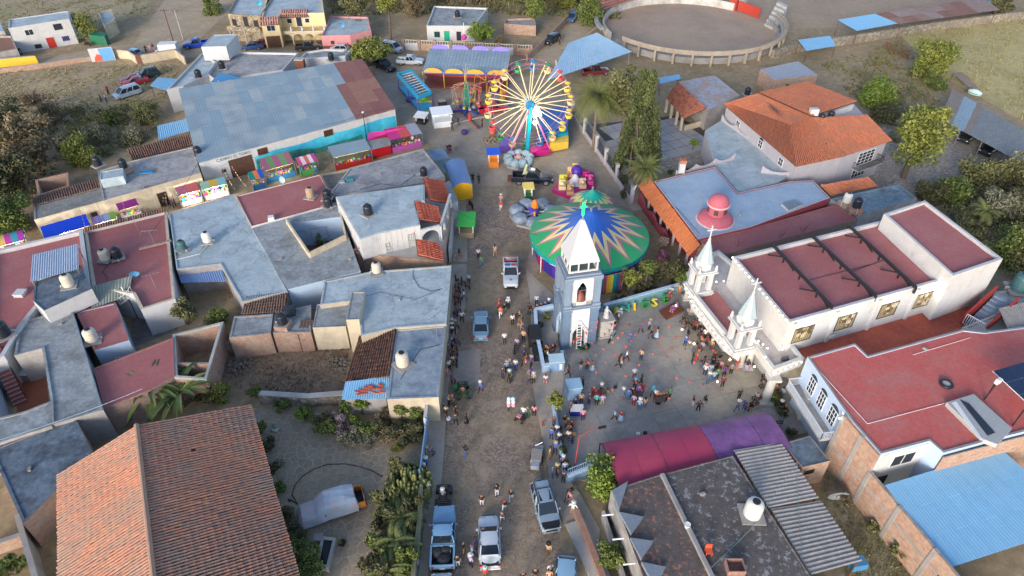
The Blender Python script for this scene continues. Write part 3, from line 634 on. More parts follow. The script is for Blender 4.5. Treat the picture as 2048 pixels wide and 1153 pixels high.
for a,b in[(I4[2],I4[3]),(I4[3],I4[0]),(I4[1],I4[2])]:
 d=(b-a).normalized();n=Vec((-d.y,d.x,0))*.11;mb.prism(ccw([a-n,b-n,b+n,a+n]),3.751,4.5)
mb.build('patio_parapet',CREAM,r);a,b=I4[0],I4[1]
window(r,b,a,.3,.62,.8,2.6,(1,0),STEEL);window(r,b,a,.70,.9,.05,2.4,(0,0),STEEL,DARK,True,part='door')
mb=MB();mb.quad(*[(p.x,p.y,Z3)for p in ccw(I4)]);mb.build('patio_floor',mat('patio_tile',(.16,.075,.055),.2),r)
mb=MB();mb.quad(*[(p.x,p.y,.02)for p in ccw(O4)][:0]or[(0,0,-.5),(.01,0,-.5),(0,.01,-.5)])
building('house','mottled grey flat roof beside the red and pink stalls',[(662,384),(700,336),(846,297),(890,352),(846,366),(670,392)],3.8,GREYW,ROOFM,par=.12)
building('house','rubble strewn low roof between the two flat roofs',[(640,350),(706,336),(700,368),(658,382)],3.0,CREAM,mat('roof_rubble',(.30,.25,.19),.4,2.5,.95,.4,c2=(.2,.17,.14),s2=.6),par=.25)
gz=3.1
r=thing('villa','white villa with red tiled awnings, arched porch and roof terrace','house',P(800,480));mb=MB()
G=ccw([P(714,508,gz),P(886,523,gz),P(905,410,gz),P(850,395,gz),P(690,430,gz)]);mb.prism(G,0,gz);mb.build('ground_floor',BRICKO,r)
U=ccw(PL([(671,392),(849,367),(849,402),(830,402),(840,449),(756,466),(720,478)],6.2));ui=inset(U,.15);n_=len(U);mb=MB();mb.prism(U,gz+.003,6.05);mb.build('upper_floor',WHITE,r)
mb=MB();mb.prism(ui,6.053,6.1);mb.build('roof',ROOFB,r)
mb=MB();mb.quad(*[(p.x,p.y,gz+.004)for p in inset(G,.2)]);mb.build('terrace_floor',CONCW,r)
for qd in([(900,407,3.9),(887,363,4.9),(847,355,6.4),(860,401,6.0)],[(883,446,4.6),(874,414,5.2),(829,401,6.3),(839,440,6.0)],[(886,522,3.2),(880,487,3.6),(832,478,5.0),(836,511,4.4)],[(830,468,5.0),(804,470,5.0),(804,459,5.6),(834,458,5.6)][::-1],[(716,498,3.9),(756,496,3.9),(753,467,5.6),(722,478,5.6)]):
 q=[P(*p)for p in qd]
 if(q[1]-q[0]).cross(q[3]-q[0]).z<0:q=[q[1],q[0],q[3],q[2]]
 tiles(r,q,TILER,.26,.5)
a,b=P(756,466,6.2),P(840,449,6.2);L=(b-a).length
window(r,a,b,.68*L,.85*L,gz+.1,gz+2.0,(3,1),STEEL,paint((.55,.55,.55)),True,part='door');mb=MB()
for k in range(5):slab(mb,wallq(a,b,(.02+.13*k)*L,(.025+.13*k)*L+.02,gz,gz+2.9,.03),.03)
mb.build('pilaster',CREAM,r)
arches(r,P(842,490,3.1)+Vec((0,0,0)),P(880,480,3.1),1,5.4,WHITE,.3,drop=-3.1);arches(r,P(880,482,3.1),P(900,415,3.1),3,5.2,WHITE,.3,name='street_arcade',drop=-3.1)
wline('wall','narrow white garden wall on the pavement beside the villa',[(901,525),(906,470),(907,405)],2.2,WHITE,.3)
r=thing('villa_annexe','grey slab roof between villa and yellow stall','house',P(880,400));mb=MB();q=ccw(PL([(887,366),(900,362),(916,402),(903,408)],3));mb.prism(q,0,3);mb.build('wall',WHITE,r);mb=MB();mb.quad(*[(p.x,p.y,3.01)for p in q]);mb.build('roof',ROOFG,r)
building('house','long blue grey roof along the left pavement, above the bench row',[(648,563),(743,543),(903,531),(893,648),(790,656),(722,672),(716,600),(640,610)],3.8,mat('wall_street_cream',(.45,.39,.30),.15,1.2),ROOFB,par=.1)
r9,o9=building('house','lower blue grey roof with a cream tank beside the tiled roof',[(790,659),(892,651),(877,795),(774,799)],3.5,CREAM,mat('roof_slab_scuffed_blue',(.275,.34,.385),.25,2.5,.85,.2,c2=(.17,.21,.28),s2=.6,c3=(.33,.385,.46),s3=1.2),par=.08)
r=thing('tile_roof_shed','rusty brown tiled shed roof running down to blue sheets','shed',P(730,720));q=[P(690,762,2.3),P(718,672,2.6),P(792,657,3.7),P(778,752,3.6)]
tiles(r,[q[0],q[3],q[2],q[1]],mat('roof_tile_dark_rust',(.20,.095,.06),.3,3,.9,.2,tint=(.11,.07,.06),c3=(.30,.15,.09)),.26,.55);mb=MB();mb.prism(inset(ccw(q),.3),0,2.1);mb.build('wall',GREYW,r)
leant('bright blue corrugated roof with loose red tiles on it',[(683,800),(776,797),(778,753),(691,764)],2.5,3.1,SHEETBL,.22,walls=GREYW)
for i,(x,y)in enumerate([(716,783),(727,781),(733,776),(742,773),(750,778),(758,777),(762,771),(765,784),(756,786),(730,787),(744,783),(720,788)]):
 t=tag(MB().add([(-.1,-.25,0),(-.07,-.25,.07),(.07,-.25,.07),(.1,-.25,0),(-.1,.25,0),(-.07,.25,.07),(.07,.25,.07),(.1,.25,0)],[(0,4,5,1),(1,5,6,2),(2,6,7,3),(0,1,2,3),(7,6,5,4)]).build('loose_tile',TILER),'broken red roof tile lying on the bright blue corrugated roof','roof tile','loose tiles on the blue roof')
 t.location=P(x,y,2.95);t.rotation_euler=(.15,0,1.6+R.uniform(-.6,.6));t.scale=(1.5,1.2,1)
rbox('roof_room','grey topped low room in front of the long blue roof',[(634,609),(699,606),(691,653),(625,656)],3.3,0,CREAM,ROOFG,cat='house')
rbox('roof_room','narrow tall grey topped room beside the long blue roof',[(703,584),(730,584),(718,639),(692,640)],4.7,0,CREAM,ROOFG,cat='house')
building('house','patched concrete slab house above the dirt lot',[(468,633),(546,628),(541,667),(458,676)],3.0,BRICKO,ROOFG,par=.08)
building('house','slate blue concrete slab with the black tank on an orange plinth',[(548,625),(622,610),(622,665),(545,666)],2.8,BRICKO,ROOFG,par=.08)
r=thing('tile_roof_shed','brown shingled roof strip above the patched slab','shed',P(530,610));q=[P(481,628,3.0),P(571,624,3.0),P(574,584,3.55),P(492,594,3.55)];tiles(r,q,mat('roof_tile_tan',(.24,.155,.115),.25,3,.9,.2,tint=(.17,.11,.09)),.26,.42);mb=MB();mb.prism(inset(ccw(q),.2),0,2.7);mb.build('wall',BRICKO,r)
leant('small dark tiled awning beside the grey topped room',[(595,670),(627,668),(626,640),(602,640)],2.5,3.0,mat('sheet_dark_brown',(.11,.075,.065),.2),.3)
wline('wall','orange brick boundary wall above the dirt lot',[(575,578),(648,560),(722,541)],3.3,BRICKO,.3)
wline('wall','rubble stone wall on the far side of the dirt lot',[(452,704),(580,690),(716,668)],1.5,STONE,.6)
wline('wall','stone garden wall with pale coping below the dirt lot',[(528,806),(620,812),(690,806),(770,812)],1.4,STONE,.5,capm=CONCW)
wline('wall','red brick wall joining the stone garden wall to the pavement',[(770,812),(860,806)],2.2,BRICK,.25)
r,o=ring('unfinished_room','unfinished roofless brick room with pale top beams',[(346,672),(448,646),(414,762),(350,758)],3.0,BRICKO,.25,extra=[((350,727),(424,727))],cat='unfinished room')
mb=MB();i=inset(o,.27)
for k in range(4):mb.prism([o[k],o[(k+1)%4],i[(k+1)%4],i[k]],3.003,3.2)
mb.build('ring_beam',CONCW,r);a,b=edge(o,400,655,2);window(r,b,a,.35,.65,.9,2.1,(0,0),CONC,DARK)
r5,o5=building('house','big weathered grey roof with a cut-out red tiled patio',[(39,645),(142,614),(206,820),(8,1062),(-60,1075),(-60,845),(95,804),(83,700),(24,712)][:3]+[(102,850),(101,801),(84,697),(28,712)],3.8,GREYW,ROOFG,par=.15)
building('house','grey roof strip at the picture edge below the patio',[(-60,850),(52,822),(101,802),(103,852),(-60,905)],3.8,GREYW,ROOFG,par=.1)
r=thing('stairs','red painted outdoor stairs with pale nosings and railing','stairs',P(30,760));a,b=P(52,800,0),P(18,700,0);d=(b-a);d.z=0;L=5.2;d.normalize();n=Vec((-d.y,d.x,0));a=P(42,808,0)
for k in range(14):
 mb=MB();p=a+d*(L*k/14);mb.prism(ccw([p-n*.6,p+n*.6,p+n*.6+d*(L/14),p-n*.6+d*(L/14)]),0,.26*(k+1));mb.build('step',MAROON,r);mb=MB();mb.prism(ccw([p-n*.62-d*.03,p+n*.62-d*.03,p+n*.62+d*.03,p-n*.62+d*.03]),.26*(k+1)-.03,.26*(k+1)+.012);mb.build('nosing',CREAM,r)
railing(r,[a-n*.62+Vec((0,0,.2)),a-n*.62+d*L+Vec((0,0,3.7))],.9,DARK,.35)
wline('wall','pale blue wall left of the red stairs',[(22,870),(-5,720)],3.2,BLUEW,.3)
sheet('patio',[(22,713),(84,697),(104,850),(40,870)],Z3,mat('patio_red_tile',(.30,.10,.055),.2,5,.85,.2))
r=thing('laundry_sink','white and grey laundry sink in the sunken patio','sink',P(52,758));mb=MB();mb.box(P(52,758),(1.3,.8,.9));mb.build('stand',CONC,r);mb=MB();mb.box(P(52,758)+Vec((0,0,.9)),(1.4,.9,.12));mb.build('basin',FRAME,r);mb=MB();mb.box(P(56,735),(1.1,.7,1.0));mb.build('washboard',FRAME,r)
r,o=building('house','low maroon flat roof beside the unfinished brick room',[(187,737),(346,675),(349,752),(300,780),(208,818)],3.3,BRICK,MA,par=.08)
r,o=building('house','dark blue slab roofed house beside the big tile roof',[(-20,900),(150,834),(185,908),(46,1048)],3.5,BRICK,ROOFD,par=.08)
wline('wall','dark red brick wall between the grey roof and the big tile roof',[(165,845),(215,826),(330,790)],2.6,BRICK,.3)
wline('wall','concrete wall running down beside the big tile roof',[(58,1060),(100,1200),(120,1330)],2.2,CONC,.4)
wline('wall','low plaster wall in the bottom corner yard',[(-40,1120),(62,1085)],1.3,BRICKO,.3,capm=CONC)
Ze,Zg=4.2,6.9
A0,A1=P(118,948,Ze),P(498,810,Ze);Rg=P(273,851,Zg)
axis=(P(307,1153,Zg)-Rg);B0,B1=A0+axis*1.35,A1+axis*1.35;Rg1=Rg+axis*1.35
r=thing('tile_roofed_hall','large hall with weathered clay tile gable roof in front','hall',Vec((Rg.x,Rg.y-6,0)))
B0 .z=B1 .z=Ze;Rg1 .z=Zg
tiles(r,[A1,B1,Rg1,Rg][::1]if True else 0,TILEOLD,.26,.50,single=150)
tiles(r,[B0,A0,Rg,Rg1],TILEOLD,.26,.50,single=140)
mb=MB();mb.tube(Rg+Vec((0,0,.05)),Rg1+Vec((0,0,.05)),.2,n=8);mb.build('ridge_cap',mat('ridge_mortar',(.38,.24,.17),.15),r)
mb=MB();c=(A0+A1)/2
mb.add([(p.x,p.y,z)for p,z in((A0,0),(A1,0),(A1,Ze-.15),(Rg,Zg-.2),(A0,Ze-.15))],[(4,3,2,1,0)]);mb.prism(ccw(inset(ccw([A0,A1,B1,B0]),.3)),0,Ze-.2);mb.build('wall',WHITE,r)
# arena, sheds and the far right
STANDM=mat('stand_tan_plaster',(.42,.35,.27),.15,1.5,.9,.1,c2=(.33,.27,.21),s2=.4)
r=thing('arena','round bullring with white inner wall, concrete stands and red gates','bullring',(AC.x,AC.y,0))
def ringseg(a0,a1,r0,r1,z0,z1,m,name,n=40,zt=None):
 mb=MB()
 for k in range(n):
  t0,t1=a0+(a1-a0)*k/n,a0+(a1-a0)*(k+1)/n;c=lambda t,q:(AC.x+q*cos(t),AC.y+q*1.02*sin(t));mb.prism(ccw([c(t0,r0),c(t1,r0),c(t1,r1),c(t0,r1)]),z0,z1)
 return mb.build(name,m,r)
ringseg(.25*pi,1.10*pi,AR*.985,AR*1.0,0,1.7,mat('barrier_chalky',(.55,.54,.50),.2,1.2,.9,.1,c2=(.38,.35,.31),s2=.4),'barrier');ringseg(-.86*pi,.06*pi,AR*.985,AR*1.0,0,1.2,CONC,'barrier_front')
ringseg(.22*pi,1.08*pi,AR*1.06,AR*1.10,1.9,2.5,ROOFG,'walkway_back')
ringseg(-.80*pi,.04*pi,AR*1.003,AR*1.03,2.1,2.5,CONC,'stand_step');ringseg(-.80*pi,.04*pi,AR*1.032,AR*1.06,2.5,2.85,STANDM,'stand_step');ringseg(-.80*pi,.04*pi,AR*1.062,AR*1.072,2.2,3.1,STANDM,'stand_parapet')
for k in range(15):
 t=-.79*pi+k*.82*pi/14;p=Vec((AC.x+AR*1.055*cos(t),AC.y+AR*1.075*sin(t),0));mb=MB();mb.box(p,(.4,.4,2.2),t);mb.build('column',STANDM,r)
RG=paint((.45,.05,.03),.6,'gate_red')
for t0,t1 in((.13*pi,.235*pi),):ringseg(t0,t1,AR*1.0,AR*1.015,.2,2.4,RG,'gate',8)
ringseg(.245*pi,.275*pi,AR*1.004,AR*1.05,0,2.6,RG,'gate',4)
mb=MB();d=(P(1264,30)-P(1225,5));[mb.beam(P(1205+i*0,18-6*i,2.5+.9*i),P(1300,-14-4*i,2.5+.9*i),.5,.3)for i in range(4)];mb.build('bleacher',paint((.42,.16,.12),.8),r)
r=thing('bleacher','free standing concrete stair bleacher beside the bullring','bleacher',P(1550,55));a,b,c=P(1528,52),P(1548,62),P(1570,38);d=(c-b);d.z=0
for k in range(6):
 mb=MB();q=b+d*(k/6);q2=q+d/6;w=(a-b);mb.prism(ccw([q,q2,q2+w,q+w]),.004,.5+.5*k);mb.build('step',CONCW,r)
leant('large pale blue metal roof shelter between street and bullring',[(1094,161),(1264,104),(1194,66),(1137,86)],3.6,4.6,SHEETLB,.45,True,STEEL,rows=4,cols=10,name='metal_shelter')
leant('small bright blue roofed animal shelter below the stone wall',[(1613,102),(1673,92),(1660,72),(1596,80)],2.4,2.8,SHEETBL,.4)
leant('bright blue sheet roof joined to the long rusty shed',[(1714,62),(1796,47),(1750,28),(1675,40)],3.0,3.4,SHEETBL,.4)
leant('long rusty brown sheet shed along the stone wall',[(1798,48),(2000,20),(1968,-4),(1752,28)],3.0,3.4,mat('sheet_long_rust',(.20,.105,.085),.25,1,.8,.05,tint=(.25,.21,.20)),.45,rows=2,cols=9)
leant('bright blue sheet roof at the far end of the rusty shed',[(1975,5),(2020,0),(2000,-14),(1960,-10)],3.2,3.6,SHEETBL,.4)
wline('wall','rubble stone wall running from the bullring to the right edge',[(1545,118),(1590,104),(1720,84),(1870,60),(2120,28)],1.8,STONE,.8)
wline('wall','low cream brick wall near the street bend behind the trees',[(1112,130),(1160,88),(1195,60)],.9,CREAM)
wline('wall','brick and stone wall along the far side street',[(1054,124),(1100,80),(1150,28)],1.4,BRICKO,.3)
r=thing('corral_fence','rusty pipe corral panel on the dry grass','fence',P(1780,112));mb=MB();a,b=P(1768,100),P(1815,122)
for h in(.4,.8,1.2,1.6):mb.tube(a+Vec((0,0,h)),b+Vec((0,0,h)),.05,n=5)
mb.build('rail',RUST,r)
for k in range(6):mb=MB();p=a.lerp(b,k/5);mb.tube(p,p+Vec((0,0,1.8)),.06);mb.build('post',RUST,r)
r,o=building('shed','small brick shed with pale grey slab roof near the bullring',[(1548,160),(1636,150),(1596,123),(1520,139)],2.9,BRICKO,mat('roof_slab_light_grey',(.36,.39,.44),.12,1.5,.8,.1),par=.05,cat='shed')
a,b=edge(o,1600,170,1);window(r,a,b,.30,.38,1.0,1.8,(0,0),paint((.1,.3,.05)),DARK)
CQ=[P(1880,238,2.6),P(2060,335,2.6),P(2095,290,3.1),P(1905,178,3.1)]
r=thing('carport','long carport roof of patched sheets with trucks under it','carport',P(1960,290))
CPM=[mat('sheet_patch_grey',(.20,.225,.235),.2,1.2,.7,.05),mat('sheet_patch_tan',(.24,.20,.175),.2,1.2,.7,.05),mat('sheet_patch_blue',(.25,.35,.43),.2,1.2,.6,.05)]
corr(r,CQ,None,.3,.03,cols=14,rows=1,matf=lambda i,j:CPM[(1,1,2,2,1,0,0,0,0,0,0,0,1,1)[i]],hole=lambda i,j:False)
for q in(0,.25,.5,.75,1):
 for e in((CQ[0],CQ[1]),(CQ[3],CQ[2])):p=e[0].lerp(e[1],q);mb=MB();mb.tube((p.x,p.y,0),(p.x,p.y,p.z-.06),.07);mb.build('post',STEEL,r)
leant('small brown roof panel lying on the grass beyond the carport',[(1935,172),(1962,180),(1925,145),(1905,146)],1.2,1.4,CPM[1],.3)
r=thing('boat','small upturned white and green dinghy on the grass','boat',P(1948,190),radians(40));mb=MB();mb.lathe([(.05,0),(.9,.1),(1,.35),(.85,.75),(.3,1.0)],n=12,sx=.55,sy=1.3);mb.build('hull',paint((.5,.66,.64),.4),r,local=True);mb=MB();mb.lathe([(.9,.30),(1.04,.32),(1.04,.42),(.9,.44)],n=12,sx=.55,sy=1.3);mb.build('gunwale',paint((.02,.2,.16)),r,local=True)
# houses right of the street
r,o=building('house','porch house with patchy blue flat roof and old clay tiles',[(1414,222),(1480,191),(1429,151),(1357,164)],3.5,GREYW,mat('roof_peeling_blue',(.34,.38,.46),.2,1.5,.85,.2,c2=(.37,.29,.25),s2=.7,th=(.48,.53),c3=(.26,.31,.40),s3=1.1),par=.06)
TOC=mat('roof_tile_clay',(.44,.16,.095),.25,3,.9,.1,tint=(.26,.09,.06));q=[P(1333,196,2.7),P(1368,238,2.7),P(1413,216,3.7),P(1355,164,3.7)];tiles(r,q,TOC,.38,.6)
mb=MB()
for f in(.03,.35,.68,.97):p=q[0].lerp(q[1],f).lerp(q[3],.08);mb=MB();mb.box((p.x,p.y,0),(.4,.4,2.5));mb.build('column',CREAM,r)
leant('little blue sheet canopy under the bullring stands',[(1320,168),(1362,158),(1358,149),(1318,156)],2.2,2.5,SHEETBL,.3)
wline('wall','low cream wall before the porch house',[(1370,262),(1412,250)],1.0,CREAM,.25)
mb=MB();YQ=PL([(1180,250),(1350,232),(1475,292),(1300,330),(1225,330)]);mb.prism(ccw(YQ),-.02,.03);yp=structure('yard_paving',mb,mat('paving_joint_dark',(.07,.065,.06),.2));yin=inset(ccw(YQ),.05)
ax=(P(1400,265)-P(1260,300)).normalized();ay=Vec((-ax.y,ax.x,0));SLABM=mat('paving_slab_grey',(.36,.35,.36),.1,2,.85,.1,tint=(.42,.40,.40),c2=(.29,.28,.28),s2=.3);o0=P(1225,330)
for i in range(-8,14):
 for j in range(-8,14):
  q=[o0+ax*(2.3*(i+a))+ay*(2.3*(j+b))for a,b in((.025,.025),(.975,.025),(.975,.975),(.025,.975))]
  if all(inpoly(p.x,p.y,yin)for p in q):m2=MB();m2 .prism(q,.03,.06,0,R.random());m2 .build('slab',SLABM,yp)
sheet('gravel_bed',[(1262,345),(1345,305),(1430,288),(1440,318),(1330,345),(1290,360)],.034,GRAVELM)
FP=PL([(1145,236),(1168,268),(1192,303),(1210,330),(1232,362),(1262,408)]);r=thing('iron_fence','lilac street fence with pillars and black ironwork before the palm yard','fence',FP[0])
for a,b in zip(FP,FP[1:]):
 d=(b-a).normalized();n=Vec((-d.y,d.x,0))*.12;mb=MB();mb.prism(ccw([a-n,b-n,b+n,a+n]),0,.8);mb.build('plinth',LILAC,r);railing(r,[a+Vec((0,0,.8)),b+Vec((0,0,.8))],1.5,DARK,.3,'ironwork',.02,.03)
for p in FP:mb=MB();mb.box(p,(.5,.5,2.7));mb.box(p+Vec((0,0,2.7)),(.62,.62,.12));mb.build('pillar',LILAC,r)
r,o=building('house','pink house with pale blue flat roof and a domed lantern',[(1308,363),(1396,479),(1500,455),(1660,396),(1626,361),(1580,363),(1476,386),(1430,334)],4.2,DKPINK,mat('roof_slab_clear_blue',(.36,.47,.58),.1,4,.8,.12,c2=(.30,.41,.53),s2=.4,c3=(.40,.50,.60),s3=1),par=.12,pw=.15,capm=WHITE)
q=[P(1276,372,2.8),P(1378,512,2.8),P(1401,490,4.1),P(1297,353,4.1)];TLO=mat('roof_tile_bright_orange',(.52,.17,.06),.1,3,.8,.1,tint=(.44,.13,.05));tiles(r,q,TLO,.28,.48)
a,b=P(1290,378,0),P(1385,512,0);a,b=Vec((q[0].x+.9,q[0].y,0)),Vec((q[1].x+.9,q[1].y,0));mb=MB()
dd=(b-a).normalized();L=(b-a).length
for k in range(9):p=a+dd*(L*k/8);mb=MB();mb.box(p,(.28,.28,2.75));mb.build('column',LILAC,r)
mb=MB();nn=Vec((dd.y,-dd.x,0));pts=[]
for k in range(32):
 u0,u1=L*.62*k/32,L*.62*(k+1)/32;h=lambda u:1.25+.35*sin(u*1.6)+.7*max(0,1-u/2.2)
 v=[a+dd*u0+nn*.5,a+dd*u1+nn*.5,a+dd*u1+nn*.7,a+dd*u0+nn*.7];c=ccw(v);zz=[h(u0),h(u1),h(u1),h(u0)];zz=zz if c[0]==v[0]else zz[::-1];mb.prism(c,0,zz)
mb.build('wavy_wall',DKPINK,r)
DC=P(1430,440,4.1);mb=MB();PK=mat('dome_pink',(.52,.13,.17),.08,2,.7,.05)
prof=[(2.25*cos(t)**.9,1.25*sin(t))for t in[pi/2*i/8 for i in range(6)]];mb.lathe(prof,DC,32);mb.build('dome',PK,r,smooth=True);mb=MB();mb.lathe([(2.26,0),(2.37,0),(2.37,.1),(2.26,.12)],DC,32);mb.build('dome_rim',paint((.75,.55,.58)),r)
mb=MB();mb.lathe([(1.2,.9),(1.2,2.25)],DC,20);mb.build('lantern',PK,r)
for k in range(6):
 t=2*pi*k/6-.9;p=DC+Vec((1.2*cos(t),1.2*sin(t),1.35));mb=MB();mb.box(p,(.05,.55,.65),t);mb.build('lantern_window',mat('window_brown_dark',(.10,.06,.05),.1),r)
mb=MB();mb.lathe([(1.2,2.25),(1.42,2.3),(1.42,2.42),(1.3,2.45)],DC,20);mb.build('lantern_rim',paint((.75,.55,.58)),r)
mb=MB();mb.lathe([(1.32*cos(t),2.43+1.25*sin(t))for t in[pi/2*i/7 for i in range(7)]]+[(.02,3.68)],DC,24);mb.build('lantern_dome',PK,r,smooth=True)
mb=MB();c=P(1362,345,4.1);mb.box(c,(.8,.7,1.5));mb.build('chimney',WHITE,r);mb=MB();mb.box(c+Vec((0,0,1.5)),(.9,.8,.5));mb.build('chimney_cap',TOC,r)
r,o=building('terrace_roof','pale blue roof terrace with scalloped parapet between the two houses',[(1431,333),(1410,262),(1444,240),(1592,338),(1556,366),(1477,385)],3.7,LILAC,ROOFB,par=.1)
a,b=P(1412,262,3.7),P(1432,333,3.7)
def scallop(r,a,b,z,n,h,m,th=.18,name='scalloped_parapet'):
 mb=MB();d=(b-a).normalized();L=(b-a).length;s=Vec((-d.y,d.x,0))*th;N=n*8
 for k in range(N):
  u0,u1=k/N,(k+1)/N;f=lambda u:z+.25+h*(1-abs(sin(pi*n*u)))**1.3;v=[a+d*(L*u0),a+d*(L*u1),a+d*(L*u1)+s,a+d*(L*u0)+s];c=ccw(v);zz=[f(u0),f(u1),f(u1),f(u0)];zz=zz if c[0]==v[0]else zz[::-1]
  mb.prism([Vec((p.x,p.y,0))for p in c],z-.6,zz)
 return mb.build(name,m,r)
scallop(r,P(1442,240,3.7),P(1500,282,3.7),3.7,2,.6,LILAC);scallop(r,P(1352,352,3.7),P(1470,318,3.7),3.7,3,.6,LILAC);scallop(r,P(1522,345,3.7),P(1590,352,3.7),3.7,1,.8,LILAC)
ze,zt=6.0,7.2
A,B,C,D,E=P(1446,208,ze),P(1592,333,ze),P(1690,312,ze),P(1626,234,zt),P(1519,186,zt);M_=P(1580,249,7.4);N_=P(1512,192,7.2)
r=thing('house','two storey lilac house with bright orange hipped tile roofs','house',Vec((M_.x,M_.y,0)))
N_=P(1456,206,6.25);tiles(r,[A,B,M_,N_],TILEO,.28,.5);tiles(r,[B,C,D,M_],TILEO,.28,.5);tiles(r,[N_,M_,D,E],TILEO,.28,.5)
tiles(r,[P(1712,204,6.7),P(1611,164,6.7),P(1517,185,7.55),P(1623,232,7.55)],TILEO,.28,.5)
tiles(r,[P(1687,312,5.7),P(1784,281,5.7),P(1735,230,6.8),P(1628,236,7.3)],TILEO,.28,.5)
mb=MB();w=inset(ccw([A,B,C,P(1784,281,5.8),P(1712,202,ze),P(1618,166,ze),P(1519,186,ze)]),.5);mb.prism(w,0,5.7);mb.build('wall',LILAC,r)
mb=MB();mb.prism(ccw(PL([(1630,238),(1708,211),(1612,172),(1530,190)],6.5)),5.702,6.6);mb.build('roof_room_wall',WHITE,r)
a,b=edge(w,1510,280,4);L=(b-a).length
for s,ar in((.18,0),(.52,1),(.80,0)):window(r,a,b,s*L,s*L+1.1,3.9,5.1,(1,1),arch=bool(ar),fm=FRAME)
a,b=edge(w,1640,330,4);L=(b-a).length
a,b=edge(w,1740,310,4);L=(b-a).length;window(r,a,b,.42*L,.78*L,2.9,5.0,(3,3),FRAME,GLASS,True,part='balcony_door');window(r,a,b,.40*L,.70*L,.9,2.3,(3,1))
d=(b-a).normalized();n=Vec((d.y,-d.x,0));mb=MB();p0,p1=a+d*(L*.35),a+d*(L*.88);mb.prism(ccw([p0,p1,p1+n*1.2,p0+n*1.2]),2.7,2.88);mb.build('balcony_slab',CONC,r)
railing(r,[p0+n*.02+Vec((0,0,2.88)),p0+n*1.15+Vec((0,0,2.88)),p1+n*1.15+Vec((0,0,2.88)),p1+n*.02+Vec((0,0,2.88))],.95,DARK,.2,'balcony_railing',.015,.03)
mb=MB();c=P(1626,230,7.3);mb.box(c,(1.2,.8,1.0));mb.build('chimney',WHITE,r)
r=thing('tile_roof_wing','low orange tiled wing with pergola below the orange roofed house','house wing',P(1700,380));q=[P(1660,392,3.0),P(1757,373,3.0),P(1736,354,4.0),P(1640,371,4.0)];tiles(r,q,TILEO,.3,.5);mb=MB();mb.prism(inset(ccw(q),.3),0,2.8);mb.build('wall',LILAC,r)
building('house','blue green stained slab roof behind the church, with white patches',[(1661,398),(1714,432),(1834,396),(1797,368)],3.9,GREYW,mat('roof_slab_stained_teal',(.20,.285,.345),.3,2,.85,.2,c2=(.13,.17,.17),s2=.6,c3=(.33,.37,.42),s3=.5),par=.08)
building('house','narrow maroon roof strip between pink house and church',[(1397,481),(1438,511),(1716,439),(1672,409),(1502,457)],3.9,BRICK,MAROON,par=.06)
for i,(x,y)in enumerate([(1476,492),(1560,474),(1605,462)]):
 r=thing('rebar_cluster',('bundle of rusty column rods nearest the church spire on the maroon strip','middle bundle of rusty rods on the maroon strip','bundle of rusty rods nearest the church trusses on the maroon strip')[i],'rods',P(x,y,3.85),0,'rebar bundles on the maroon strip');mb=MB()
 for k in range(5):t=R.uniform(0,6.28);mb.tube((.12*cos(t),.12*sin(t),0),(R.uniform(.3,1.1)*cos(t),R.uniform(.3,1.1)*sin(t),R.uniform(.2,.9)),.02,n=4)
 mb.build('rod',RUST,r,local=True)
# church
NZ=8.4
nave=PL([(1466,514),(1578,645),(1900,556),(1782,437)],NZ)
r=CH=thing('church','white church with maroon roof, black roof trusses and lit portico','church',Vec((nave[0].x+8,nave[0].y+2,0)))
o=ccw(nave);i=inset(o,.3);n=len(o);mb=MB()
mb.add([(p.x,p.y,0)for p in o]+[(p.x,p.y,NZ)for p in o]+[(p.x,p.y,NZ)for p in i]+[(p.x,p.y,NZ-.5)for p in i],[f for k in range(n)for f in((k,(k+1)%n,n+(k+1)%n,n+k),(n+k,n+(k+1)%n,2*n+(k+1)%n,2*n+k),(2*n+k,2*n+(k+1)%n,3*n+(k+1)%n,3*n+k))]);mb.build('nave_wall',WHITE,r)
mb=MB();mb.quad(*[(p.x,p.y,NZ-.45)for p in i]);mb.build('nave_roof',MAROON,r)
AZ=10.0;ap=PL([(1900,556),(2006,519),(1850,402),(1770,432)],0);ap=ccw(PL([(1906,552),(2006,518),(1850,401),(1768,428)],AZ));ai=inset(ap,.3);mb=MB()
mb.add([(p.x,p.y,0)for p in ap]+[(p.x,p.y,AZ)for p in ap]+[(p.x,p.y,AZ)for p in ai]+[(p.x,p.y,AZ-.4)for p in ai],[f for k in range(4)for f in((k,(k+1)%4,4+(k+1)%4,4+k),(4+k,4+(k+1)%4,8+(k+1)%4,8+k),(8+k,8+(k+1)%4,12+(k+1)%4,12+k))]);mb.build('apse_wall',WHITE,r)
mb=MB();mb.quad(*[(p.x,p.y,AZ-.35)for p in ai]);mb.build('apse_roof',MAROON,r)
for(x0,y0),(x1,y1)in(((1545,490),(1664,614)),((1623,471),(1752,592)),((1698,452),(1832,576))):
 a,b=P(x0,y0,NZ+.25),P(x1,y1,NZ+.25);mb=MB();mb.beam(a,b,.22,.3);d=(b-a);s=Vec((-d.y,d.x,0)).normalized()
 for f in(.22,.5,.78):
  c=a+d*f;mb.beam(c,c+Vec((0,0,-.75)),.14,.14)
  if f!=.5:mb.beam(c,c-d*.14-s*.9+Vec((0,0,-.55)),.12,.12);mb.beam(c,c+d*.16+s*.2+Vec((0,0,-.6)),.12,.12)
 mb.beam(a,a+Vec((0,0,-.7)),.2,.2);mb.beam(b,b+Vec((0,0,-.7)),.2,.2);mb.build('truss',DARK,r)
a,b=edge(o,1740,640,6);L=(b-a).length
PIC=[glow('window_picture_gold',(.36,.29,.16),.10),glow('window_picture_cream',(.58,.52,.38),.14),mat('window_picture_brown',(.12,.08,.05)),mat('window_picture_olive',(.22,.18,.06),.2)]
